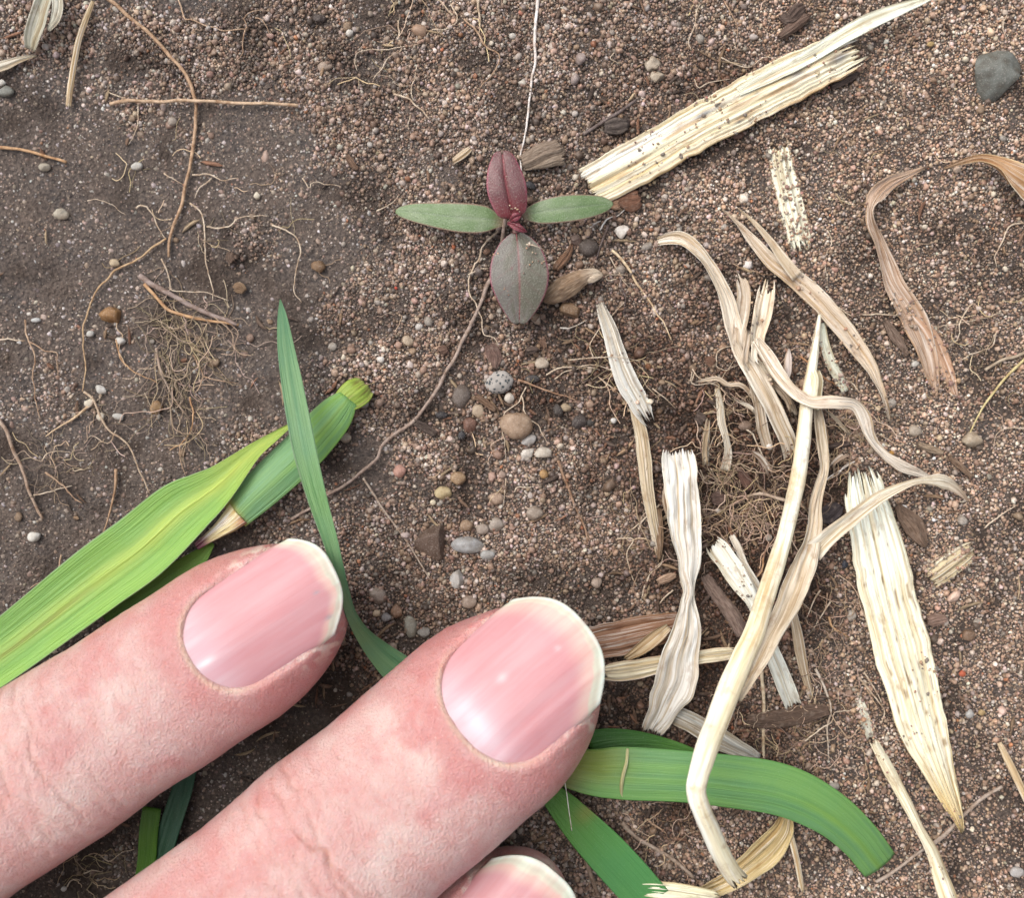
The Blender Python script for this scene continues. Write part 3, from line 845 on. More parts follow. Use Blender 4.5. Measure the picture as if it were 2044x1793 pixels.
GIRTH = [[-20, 6, 12, 17, 23, 31, 40, 48, 58, 70, 90], [1, 1, 1.0, 0.99, 1.03, 0.99, 1.05, 1.12, 1.06, 1.12, 1.2],
         [1, 1, 1.0, 1.02, 1.10, 1.05, 1.10, 1.25, 1.15, 1.25, 1.3], [1, 1, 1.02, 1.0, 0.96, 1.02, 1.05, 1.02, 1.1, 1.15, 1.2]]
CREASE = [(-20.2, 0.087, 0.22), (-21.6, 0.149, 0.24), (-22.9, 0.186, 0.24), (-24.4, 0.149, 0.22), (-26.0, 0.174, 0.26), (-27.6, 0.112, 0.22), (-29.5, 0.087, 0.22), (-18.4, 0.062, 0.18), (-16.2, 0.056, 0.16), (-13.8, 0.043, 0.15), (-32.0, 0.062, 0.2), (-35.0, 0.062, 0.2)]
FINGERS = [
    dict(seed=1, at=(520, 1230), z=14.2, head=([-20, 12, 40, 90], [33, 33, 34.5, 36]), pitch=([-20, 8, 20, 30, 50, 90], [4, 5, 6, 9, 18, 24]),
         roll=7, hw=7.75, hd=6.5, hp=6.7, tip=6.7, length=78, girth=GIRTH, nw=4.55, nprox=-7.0, nfree=7.2, nR=7.9, nLp=4.3, ncorner=2.6, nskew=0.5,
         foldend=4.0, freew=0.85, paleband=1.1, creases=CREASE,
         marks=[(4.9, 0.9, (0.28, 0.13), (0.25, 0.24, 0.26), 0.7), (4.6, 3.2, (0.35, 0.15), (0.22, 0.22, 0.24), 0.75), (-6.0, 0.7, (0.8, 0.25), (0.8, 0.7, 0.7), 0.5)]),  # two dirt specks, then a whitish highlight painted near the cuticle
    dict(seed=2, at=(1046, 1345), z=15.2, head=([-20, 12, 30, 90], [40, 40, 38, 35]), pitch=([-20, 8, 20, 30, 50, 90], [3, 4, 5, 8, 18, 24]),
         roll=17, hw=8.85, hd=7.0, hp=7.2, tip=5.7, length=82, girth=GIRTH, nw=5.75, nprox=-7.2, nfree=6.7, nR=9.4, nLp=4.6, ncorner=3.4, nskew=0.0,
         foldend=2.6, freew=1.05, paleband=2.6, creases=CREASE,
         marks=[(-1.6, -0.9, (0.5, 0.4), (0.70, 0.55, 0.56), 0.35), (3.6, 0.2, (0.3, 0.25), (0.68, 0.55, 0.54), 0.35), (-5.6, 0.4, (0.9, 2.4), (0.64, 0.53, 0.57), 0.45)]),  # painted highlights: two small glints and a pale sheen along the cuticle
    dict(seed=3, at=(1006, 1876), z=11.6, head=([-20, 12, 30, 90], [50, 50, 48, 46]), pitch=([-20, 8, 20, 30, 50, 90], [2, 4, 6, 9, 18, 25]),
         roll=4, hw=7.3, hd=5.9, hp=5.7, tip=6.6, length=76, girth=GIRTH, nw=4.9, nprox=-6.8, nfree=7.2, nR=8.2, nLp=4.4, ncorner=3.0,
         foldend=3.4, freew=1.1, paleband=1.6, creases=CREASE, fine=True),
    dict(seed=4, at=(560, 2330), z=11.5, head=([-20, 12, 30, 90], [60, 60, 58, 57]), pitch=([-20, 8, 20, 30, 50, 90], [2, 6, 10, 15, 24, 30]),
         roll=-6, hw=6.8, hd=5.6, hp=5.6, tip=6.0, length=58, girth=GIRTH, nw=4.1, nprox=-5.8, nfree=6.2, nR=6.0, nLp=3.8, ncorner=2.0,
         foldend=3.2, freew=0.9, paleband=1.2, creases=CREASE, fine=False),
]

def loft(sections, nt=48, col_=SKIN_MAIN):
    """sections: centre, across vector, up vector, half width, half height -> closed rounded tube"""
    th = np.arange(nt)*2*math.pi/nt; V = []
    for (c, a, b, ra, rb) in sections:
        V.append(np.asarray(c) + np.outer(np.sign(np.cos(th))*np.abs(np.cos(th))**0.85*ra, a) + np.outer(np.sin(th)*rb, b))
    n = len(V); V = np.vstack(V + [np.asarray(sections[0][0])[None], np.asarray(sections[-1][0])[None]])
    i = np.arange(n*nt).reshape(n, nt); j = np.roll(i, -1, axis=1)
    F = np.stack([i[:-1], j[:-1], j[1:], i[1:]], -1).reshape(-1, 4).tolist()
    F += [(n*nt, int(j[0, k]), int(i[0, k])) for k in range(nt)] + [(n*nt+1, int(i[-1, k]), int(j[-1, k])) for k in range(nt)]
    return V, F

def build_hand():
    parts, nails, ends = [], [], []
    for sp in FINGERS:
        sk, nl, end, tan = finger(sp)
        parts.append(sk); nails.append(nl); ends.append((end, tan))
    # palm, wrist and forearm
    E = np.array([e_[0] for e_ in ends])
    across = E[3] - E[0]; across[2] = 0; wid = np.linalg.norm(across); across /= wid
    back = np.array([across[1], -across[0], 0.0]); 
    if np.dot(back, ends[1][1]) > 0: back = -back
    up = np.array([0, 0, 1.0])
    mid = E.mean(0)
    def arch(t): return mid + back*t
    sec = []
    for t, ra, rb, dz in ((-16, wid*0.40, 7, -3), (-10, wid*0.52, 11, -1), (0, wid*0.60, 14, 0), (15, wid*0.62, 16, 3), (40, wid*0.58, 18, 6), (65, wid*0.50, 19, 9),
                          (88, 31, 19, 12), (105, 30, 20, 14), (140, 34, 25, 18), (200, 40, 33, 24), (240, 41, 34, 28)):
        n0 = len(sec); sec.append((arch(t) + up*(dz - 3), across, up, ra, rb))
    dense = []
    arr = np.array([[*s_[0], s_[3], s_[4]] for s_ in sec]); arr = catmull(arr, 7)
    for r_ in arr: dense.append((r_[:3], across, up, r_[3], r_[4]))
    parts.append((*loft(dense, 64), None))
    # thumb, held clear of the fingers
    tb = arch(62) - across*wid*0.42 + up*2
    path = np.array([tb, tb - across*20 - back*16 + up*(-6), tb - across*34 - back*36 - up*14, tb - across*40 - back*58 - up*22])
    tp = catmull(np.column_stack([path, [15, 12.5, 10.5, 8.6]]), 9)
    ts = []
    tn = np.gradient(tp[:, :3], axis=0); tn /= np.linalg.norm(tn, axis=1)[:, None]
    for k in range(len(tp)):
        a = np.cross(tn[k], up); a /= np.linalg.norm(a); b = np.cross(a, tn[k])
        ts.append((tp[k, :3], a, b, tp[k, 3], tp[k, 3]*0.9))
    for q in (0.9, 0.68, 0.35):
        a, b = ts[-1][1], ts[-1][2]
        ts.append((ts[-1][0] + tn[-1]*2.4, a, b, tp[-1, 3]*q, tp[-1, 3]*q*0.85))
    parts.append((*loft(ts, 40), None))
    root_o = base_empty('person', None, 'bare hand of a person, fingertips pressed on the soil beside the seedling', 'person')
    objs = []
    for k, (v, f, c) in enumerate(parts):
        cc = c if c is not None else np.tile(SKIN_MAIN, (len(v), 1))
        me = new_mesh('hand_piece', v, f, cc); fix_normals(me)
        o = bpy.data.objects.new('hand_piece', me); col.objects.link(o); objs.append(o)
    body = objs[4]
    for k in (0, 1, 2, 3, 5):
        md = body.modifiers.new('u', 'BOOLEAN'); md.operation = 'UNION'; md.object = objs[k]; md.solver = 'EXACT'
    dg = bpy.context.evaluated_depsgraph_get()
    me = bpy.data.meshes.new_from_object(body.evaluated_get(dg))
    ok = len(me.polygons) > 50000
    if ok:
        hand = me
    else:
        V, F, Cc, o_ = [], [], [], 0
        for (v, f, c) in parts:
            V.append(v); F += [tuple(np.array(q) + o_) for q in f]; o_ += len(v); Cc.append(c if c is not None else np.tile(SKIN_MAIN, (len(v), 1)))
        hand = new_mesh('hand', np.vstack(V), F, np.vstack(Cc)); fix_normals(hand)
    for o in objs: bpy.data.objects.remove(o)
    hand.name = 'hand'
    # soften the webs between fingers and palm (all well outside the fingertips)
    bm = bmesh.new(); bm.from_mesh(hand)
    E2 = E
    near = [v for v in bm.verts if min(np.linalg.norm(np.array(v.co[:2])/U - q[:2] + 0*q[:2]) for q in E2) < 30]
    for _ in range(14): bmesh.ops.smooth_vert(bm, verts=near, factor=0.5, use_axis_x=True, use_axis_y=True, use_axis_z=True)
    bm.to_mesh(hand); bm.free()
    # skin colour of every vertex from the finger it belongs to
    from mathutils.kdtree import KDTree
    allv = np.vstack([p_[0] for p_ in parts]); allc = np.vstack([p_[2] if p_[2] is not None else np.tile(SKIN_MAIN, (len(p_[0]), 1)) for p_ in parts])
    kd = KDTree(len(allv))
    for n_, v_ in enumerate((allv*U).tolist()): kd.insert(v_, n_)
    kd.balance()
    vc = np.ones((len(hand.vertices), 4))
    vc[:, :3] = allc[np.array([kd.find(v_.co)[1] for v_ in hand.vertices])]
    at = hand.attributes.get('Col') or hand.attributes.new('Col', 'FLOAT_COLOR', 'POINT')
    if at.domain != 'POINT' or at.data_type != 'FLOAT_COLOR':
        hand.attributes.remove(at); at = hand.attributes.new('Col', 'FLOAT_COLOR', 'POINT')
    at.data.foreach_set('color', vc.ravel().astype(np.float32))
    hand.polygons.foreach_set('use_smooth', np.ones(len(hand.polygons), bool))
    hand.materials.clear()
    ho = link('hand', hand, M['skin'], parent=root_o)
    ho['label'] = 'right hand seen from its back, pink and dry round the nails'
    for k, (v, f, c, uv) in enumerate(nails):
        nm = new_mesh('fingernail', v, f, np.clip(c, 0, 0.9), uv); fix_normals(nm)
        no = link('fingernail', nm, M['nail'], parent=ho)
    print('HAND', ok, len(hand.polygons), E.round(1).tolist())
build_hand()

# ------------------------------------------------------------------ the seedling
def build_seedling():
    base = base_empty('seedling', None, 'young seedling with two green seed leaves and two maroon true leaves', 'seedling')
    st = [place(*tv('S', 1000, 690), 0.0), place(*tv('S', 995, 680), 1.5), place(*tv('S', 985, 650), 3.2)]
    me, _ = tube_mesh('stem', np.array(st), np.array([0.42, 0.40, 0.38]), wig=0.03, seed=3, cols=(0.22, 0.05, 0.06))
    link('stem', me, M['leaf'], parent=base)
    def cot(u, v, s):
        c = mixc((0.100, 0.160, 0.058), (0.145, 0.195, 0.098), smooth(-0.4, 0.5, fbm(u*2.2, s*0.9, 4, 3)))
        c = mixc(c, (0.13, 0.17, 0.10), 0.6*np.exp(-(u/0.07)**2))
        c = mixc(c, (0.22, 0.10, 0.085), 0.9*smooth(0.86, 1.0, np.abs(u)))
        return mixc(c, (0.22, 0.13, 0.09), smooth(0.14, 0.0, v)*0.8)
    kw = dict(mat='leaf', parent=base, nu=33, step=0.16, thick=0.30)
    ribbon('cotyledon', 'S', [(920, 672, 60, 2.6), (860, 665, 110, 2.8), (760, 650, 205, 3.1), (600, 640, 228, 3.3), (420, 622, 200, 3.2), (240, 600, 150, 2.7), (130, 592, 90, 2.3), (82, 592, 26, 2.1)],
           cot, cup=-0.05, fold=0.014, seed=31, **kw)
    ribbon('cotyledon', 'S', [(1050, 628, 55, 2.7), (1110, 612, 120, 2.9), (1200, 595, 180, 3.2), (1350, 572, 208, 3.4), (1500, 556, 196, 3.3), (1630, 542, 150, 3.0), (1700, 536, 95, 2.8), (1742, 532, 24, 2.7)],
           cot, cup=-0.05, fold=0.014, seed=32, **kw)
    def vein(u, v, n, lean):
        q = v*n - np.abs(u)*lean
        return np.exp(-((q - np.round(q))/0.05)**2)*smooth(0.02, 0.15, np.abs(u))*smooth(1.0, 0.7, np.abs(u))
    def maroon(u, v, s):
        c = mixc((0.115, 0.042, 0.046), (0.165, 0.080, 0.080), smooth(-0.3, 0.5, fbm(u*2, v*4, 2.2, 3)))
        c = mixc(c, (0.19, 0.022, 0.030), 0.7*smooth(0.45, 0.05, v))
        c = mixc(c, (0.15, 0.025, 0.030), 0.45*vein(u, v, 5, 1.1))
        c = mixc(c, (0.19, 0.020, 0.030), np.exp(-(u/0.055)**2)*0.9)
        return mixc(c, (0.26, 0.055, 0.085), 0.9*smooth(0.85, 1.0, np.abs(u)))
    up = ribbon('leaf', 'S', [(985, 640, 120, 4.0), (978, 605, 215, 4.3), (955, 520, 275, 4.8), (930, 410, 302, 5.2), (912, 300, 268, 5.4), (903, 210, 205, 5.4), (897, 165, 155, 5.3), (894, 142, 115, 5.2), (893, 130, 80, 5.2)],
                maroon, fold=0.07, cup=-0.04, seed=33, notch=0.35, crinkle=0.05, **kw)
    up['label'] = 'smaller maroon leaf pointing away from the fingers'
    def grey(u, v, s):
        c = mixc((0.098, 0.090, 0.064), (0.132, 0.118, 0.102), smooth(-0.3, 0.4, fbm(u*2.4, v*3, 7.2, 3) + 0.5*u))
        c = mixc(c, (0.13, 0.05, 0.055), 0.3*vein(u, v, 6, 1.3))
        c = mixc(c, (0.20, 0.075, 0.075), np.exp(-(u/0.035)**2)*0.75)
        c = mixc(c, (0.17, 0.03, 0.055), 0.7*np.exp(-((u-0.25)/0.035)**2 - ((v-0.40)/0.014)**2))
        return mixc(c, (0.27, 0.055, 0.095), 0.9*smooth(0.92, 1.0, np.abs(u)))
    lo = ribbon('leaf', 'S', [(1003, 752, 70, 3.2), (1005, 775, 150, 3.3), (1008, 805, 232, 3.4), (1012, 850, 310, 3.6), (1018, 920, 388, 3.8), (1023, 1020, 440, 3.9), (1027, 1110, 448, 3.9), (1030, 1200, 408, 3.7), (1029, 1300, 318, 3.3), (1027, 1370, 230, 3.0), (1026, 1415, 165, 2.8), (1026, 1440, 120, 2.7), (1026, 1452, 80, 2.6)],
                grey, fold=0.006, cup=-0.03, seed=34, notch=0.12, crinkle=0.06, **kw)
    lo['label'] = 'larger grey green leaf with a reddish rim'
    for lf, pts, w0 in ((up, [(985, 640, 4.1), (955, 520, 4.62), (925, 400, 5.0), (905, 250, 5.2), (895, 160, 5.1)], 15), (lo, [(1003, 745, 3.3), (1010, 830, 3.45), (1025, 1100, 3.78), (1028, 1300, 3.25), (1026, 1420, 2.75)], 11)):
        C = np.array([place(*tv('S', a, b), h) for a, b, h in pts])
        m2, _ = tube_mesh('midrib', C, np.linspace(1, 0.4, len(C))*w0*tscale('S')/2, seed=2, lump=0.05, cols=(0.18, 0.03, 0.035))
        link('midrib', m2, M['leaf'], parent=lf)
    red = lambda u, v, s: mixc((0.14, 0.018, 0.030), (0.26, 0.05, 0.08), smooth(0.7, 1, np.abs(u)))
    ribbon('petiole', 'S', [(985, 660, 50, 3.2), (995, 700, 46, 3.3), (1003, 760, 55, 3.3)], (0.15, 0.06, 0.05), hump=0.25, seed=35, mat='leaf', parent=base, nu=13, step=0.15, thick=0.3)
    ribbon('young_leaf', 'S', [(935, 680, 14, 4.1), (970, 690, 44, 4.4), (1010, 710, 56, 4.6), (1050, 732, 40, 4.5), (1088, 748, 6, 4.2)], red, fold=0.25, seed=36, mat='leaf', parent=base, nu=17, step=0.1, thick=0.2)
    ribbon('young_leaf', 'S', [(955, 660, 20, 4.4), (985, 640, 60, 4.9), (1020, 625, 50, 4.9), (1045, 620, 12, 4.6)], red, fold=0.25, seed=37, mat='leaf', parent=base, nu=17, step=0.1, thick=0.2)
    # sand specks on the leaves
    for (x, y, h, n) in ((960, 330, 5.6, 14), (1110, 870, 4.3, 12), (1190, 980, 4.2, 6), (1095, 1060, 4.3, 3), (930, 1190, 4.0, 9), (1000, 560, 5.0, 8), (850, 920, 3.9, 4)):
        P = np.array([place(*tv('S', x + RNG.normal(0, 22), y + RNG.normal(0, 25)), h - 0.25) for _ in range(n)])
        EXTRA_GRAINS.append((P, RNG.uniform(0.04, 0.11, n)))
build_seedling()

# ------------------------------------------------------------------ green grass
G_MID, G_DEEP, G_YEL, G_BLUE = (0.205, 0.385, 0.075), (0.145, 0.315, 0.065), (0.50, 0.60, 0.11), (0.10, 0.27, 0.10)

def build_grass():
    a = base_empty('grass_shoot', None, 'broad bright green grass shoot with a yellow midrib lying beside the index finger', 'grass')
    def blade(u, v, s):
        c = mixc(G_MID, G_DEEP, 0.55*smooth(-0.2, 0.5, fbm(u*4, v*1.5, 3, 2)))
        c = mixc(c, (0.24, 0.45, 0.07), 0.7*smooth(0.0, 0.9, u))
        c = mixc(c, G_YEL, 0.8*np.exp(-((u - 0.02)/0.26)**2)*(0.55 + 0.45*smooth(0.2, 0.8, v)))
        c = mixc(c, G_YEL, 0.75*smooth(0.70, 0.95, v))
        c = mixc(c, (0.26, 0.20, 0.05), 0.45*np.exp(-((u-0.1)/0.07)**2)*smooth(0.55, 0.3, v))
        return mixc(c, (0.25, 0.26, 0.22), 0.6*smooth(0.95, 1.0, np.abs(u)))
    ribbon('leaf_blade', 'L', [(-500, 1530, 300, 7.0), (-300, 1410, 318, 6.5), (0, 1214, 325, 5.6), (300, 985, 352, 5.0), (560, 785, 374, 4.6), (780, 623, 376, 4.4), (993, 432, 340, 4.2), (1130, 335, 270, 4.1), (1240, 250, 196, 4.0), (1400, 98, 96, 3.7), (1520, 10, 55, 3.4), (1620, -60, 22, 3.1)],
           blade, mat='grass', parent=a, nu=41, step=0.4, fold=-0.015, cup=0.05, crinkle=0.05, thick=0.28, seed=41)
    def shth(u, v, s):
        c = mixc(G_MID, (0.16, 0.33, 0.12), smooth(-0.3, 0.4, fbm(u*5, v*2, 8, 2)))
        c = mixc(c, (0.24, 0.38, 0.05), 0.6*np.exp(-((u + 0.05)/0.12)**2)*smooth(0.7, 0.0, v))
        c = mixc(c, (0.20, 0.37, 0.19), 0.5*smooth(0.3, 0.8, v))
        c = mixc(c, (0.50, 0.40, 0.10), smooth(0.93, 1.0, v + 0.03*u))
        return mixc(c, (0.22, 0.22, 0.20), 0.6*smooth(0.9, 1.0, u))
    sh = ribbon('sheath', 'D', [(2072, 578, 130, 2.3), (2020, 640, 200, 2.3), (1950, 725, 240, 2.4), (1800, 890, 256, 2.7), (1650, 1030, 250, 2.9), (1500, 1170, 228, 3.0), (1395, 1285, 175, 3.0)],
                shth, mat='grass', parent=a, nu=33, step=0.35, hump=0.16, crinkle=0.05, thick=0.3, seed=42)
    def cut(u, v, s): return mixc(mixc((0.30, 0.40, 0.06), (0.16, 0.12, 0.03), 0.8*smooth(0.1, 0.5, noise(u*6, v*1.2, 5))), (0.40, 0.45, 0.14), 0.7*smooth(0.65, 1.0, v))
    ribbon('cut_end', 'D', [(2030, 612, 130, 2.1), (2085, 570, 165, 2.1), (2130, 540, 168, 1.9), (2160, 518, 150, 1.5), (2182, 503, 120, 1.0)], cut, mat='grass', parent=sh, nu=25, step=0.25, hump=0.16, ridges=5, ridge=0.2, crinkle=0.1, thick=0.4, seed=43, ragged=(0, 0.3))
    def clr(u, v, s):
        c = mixc((0.60, 0.50, 0.24), (0.76, 0.72, 0.62), np.exp(-((u - 0.35)/0.35)**2)*smooth(0.0, 0.25, v))
        c = mixc(c, (0.40, 0.20, 0.12), smooth(0.1, -0.8, u)*smooth(0.3, 0.0, v))
        return mixc(c, (0.26, 0.07, 0.12), smooth(0.62, 0.9, v))
    cl = ribbon('collar', 'D', [(1420, 1268, 150, 3.2), (1360, 1322, 120, 3.15), (1295, 1372, 84, 3.05), (1235, 1415, 60, 2.9), (1170, 1462, 46, 2.6)], clr, mat='straw', parent=a, nu=25, step=0.2, hump=0.12, crinkle=0.18, thick=0.25, seed=44)
    cl['label'] = 'torn white and purple collar of the shoot'
    ribbon('lower_leaf', 'D', [(1265, 1445, 30, 2.0), (1170, 1540, 110, 2.0), (1020, 1640, 125, 2.0), (850, 1765, 120, 2.0), (640, 1920, 120, 1.9)],
           lambda u, v, s: mixc((0.13, 0.25, 0.03), (0.07, 0.17, 0.025), v), mat='grass', parent=a, nu=17, step=0.4, cup=0.08, thick=0.25, seed=45)

    def thin(u, v, s):
        c = mixc((0.170, 0.300, 0.145), (0.115, 0.245, 0.120), smooth(-0.2, 0.4, fbm(u*4, v*4, 6, 2)))
        c = mixc(c, (0.12, 0.26, 0.05), 0.5*np.exp(-((v-0.45)/0.12)**2))
        c = mixc(c, (0.16, 0.14, 0.12), 0.8*smooth(0.85, 1.0, u)*np.exp(-((v-0.38)/0.12)**2))
        return mixc(c, (0.15, 0.25, 0.13), 0.7*smooth(0.9, 1, np.abs(u)))
    ribbon('long_grass', 'D', [(1668, -10, 6, 3.0), (1680, 90, 56, 3.6), (1700, 260, 98, 4.6), (1735, 470, 126, 5.6), (1775, 690, 140, 6.6), (1812, 880, 142, 7.4), (1852, 1040, 130, 8.2), (1902, 1220, 112, 9.2, 8), (1958, 1400, 92, 10.2, 14), (2008, 1580, 74, 10.8, 20), (2052, 1740, 62, 10.2, 24), (2092, 1870, 66, 8.6, 20), (2160, 1985, 92, 6.2, 14), (2250, 2085, 140, 4.2, 8), (2362, 2185, 190, 3.0), (2482, 2270, 205, 2.4), (2620, 2350, 200, 2.0)],
           thin, 'narrow blue green grass blade, pointed tip in the air, passing between the two fingertips', 'grass', mat='grass', nu=21, step=0.4, cup=0.07, thick=0.22, seed=46)

    b = base_empty('grass_shoot', None, 'green grass shoot reaching right from under the middle finger, end curled down', 'grass')
    def rgt(u, v, s):
        c = mixc((0.165, 0.335, 0.095), (0.140, 0.300, 0.105), smooth(-0.2, 0.4, fbm(u*5, v*3, 12, 2)))
        c = mixc(c, (0.19, 0.33, 0.05), 0.6*np.exp(-((u - 0.1)/0.14)**2)*smooth(0.5, 0.8, v))
        c = mixc(c, (0.24, 0.27, 0.03), 0.75*smooth(0.27, 0.12, v)*smooth(0.9, -0.3, u))
        c = mixc(c, (0.26, 0.17, 0.06), 0.7*smooth(0.14, 0.04, v))
        return mixc(c, (0.10, 0.27, 0.05), 0.6*smooth(0.9, 1.0, np.abs(u)))
    bl = ribbon('leaf_blade', 'M', [(60, 440, 150, 2.8), (200, 470, 225, 4.0), (350, 490, 268, 4.8), (500, 492, 296, 5.3), (850, 512, 288, 6.0), (1150, 545, 296, 6.2), (1350, 580, 292, 6.0), (1520, 645, 276, 5.5), (1680, 745, 248, 4.6), (1810, 865, 228, 3.4), (1885, 960, 218, 2.3), (1922, 1008, 212, 1.6)],
                rgt, mat='grass', parent=b, nu=33, step=0.4, cup=-0.08, crinkle=0.05, thick=0.28, seed=47, ragged=(0, 0.15))
    ribbon('node', 'M', [(512, 350, 16, 5.0), (506, 430, 18, 5.75), (488, 500, 20, 5.85), (478, 570, 20, 5.6), (486, 636, 18, 4.9)], (0.50, 0.46, 0.22), mat='straw', parent=bl, nu=9, step=0.2, hump=0.3, crinkle=0.05, thick=0.2, seed=48)
    ribbon('side_leaf', 'M', [(300, 340, 190, 2.9), (420, 318, 165, 3.1), (560, 310, 120, 3.2), (700, 325, 80, 3.3), (830, 352, 46, 3.5), (900, 372, 20, 3.6)], lambda u, v, s: mixc((0.045, 0.14, 0.022), (0.12, 0.29, 0.05), smooth(0.5, 1.0, v)),
           mat='grass', parent=b, nu=17, step=0.4, cup=0.06, thick=0.22, seed=49)
    def low(u, v, s):
        c = mixc((0.075, 0.20, 0.025), (0.085, 0.255, 0.07), smooth(0.2, 0.7, v))
        return mixc(c, (0.20, 0.20, 0.04), 0.7*np.exp(-((v - 0.34)/0.05)**2)*smooth(0.6, -0.8, u))
    ribbon('long_grass', 'M', [(20, 500, 80, 1.9), (80, 590, 125, 2.2), (170, 690, 175, 2.6), (285, 815, 215, 3.0), (400, 935, 236, 3.2), (520, 1065, 240, 3.2), (650, 1210, 230, 3.0)], low,
           'dark green grass blade running down to the bottom edge between two fingers', 'grass', mat='grass', nu=23, step=0.4, cup=0.06, thick=0.25, seed=50)
    ribbon('long_grass', 'G', [(1120, 1010, 110, 1.6), (1085, 1150, 120, 1.7), (1035, 1300, 125, 1.8), (985, 1460, 125, 1.9), (940, 1600, 120, 1.9)], (0.035, 0.105, 0.055),
           'dark blue green blade glimpsed in the gap between index and middle finger', 'grass', mat='grass', nu=13, step=0.5, cup=0.05, thick=0.25, seed=51)
    ribbon('long_grass', 'G', [(905, 1260, 110, 2.1), (885, 1400, 112, 2.1), (875, 1560, 110, 2.0), (850, 1700, 100, 2.0)], (0.085, 0.20, 0.02),
           'yellowish green blade glimpsed in the gap between index and middle finger', 'grass', mat='grass', nu=13, step=0.5, cup=0.05, thick=0.25, seed=52)
    root('fibre', 'H', [(1330, 1100, 5.0), (1345, 1200, 5.2), (1358, 1300, 5.0), (1372, 1395, 4.0)], 6, (0.7, 0.68, 0.62), 'single fine white hair hanging beside the middle fingertip', taper=0.8, wig=0.02, seed=9, cat='fibre')
build_grass()

# ------------------------------------------------------------------ dry straw and dead leaves
CREAM, WHITE, TAN, DRY, RUST, GREY = (0.70, 0.59, 0.38), (0.68, 0.60, 0.47), (0.46, 0.34, 0.21), (0.54, 0.42, 0.29), (0.34, 0.19, 0.10), (0.40, 0.36, 0.30)
def scol(base, edge=None, end=None, e=0.88, k=0.8, var=0.35, seed=0):
    edge = edge if edge is not None else tuple(min(0.85, c*1.15 + 0.05) for c in base)
    dark = tuple(c*0.66 for c in base)
    def f(u, v, s):
        c = mixc(base, dark, var*smooth(-0.2, 0.6, fbm(u*3 + seed, s*0.16 + seed*2.2, seed, 3)))
        c = mixc(c, edge, k*smooth(e, 1.0, np.abs(u)))
        if end is not None: c = mixc(c, end, 0.85*smooth(0.75, 1.0, v))
        return c
    return f

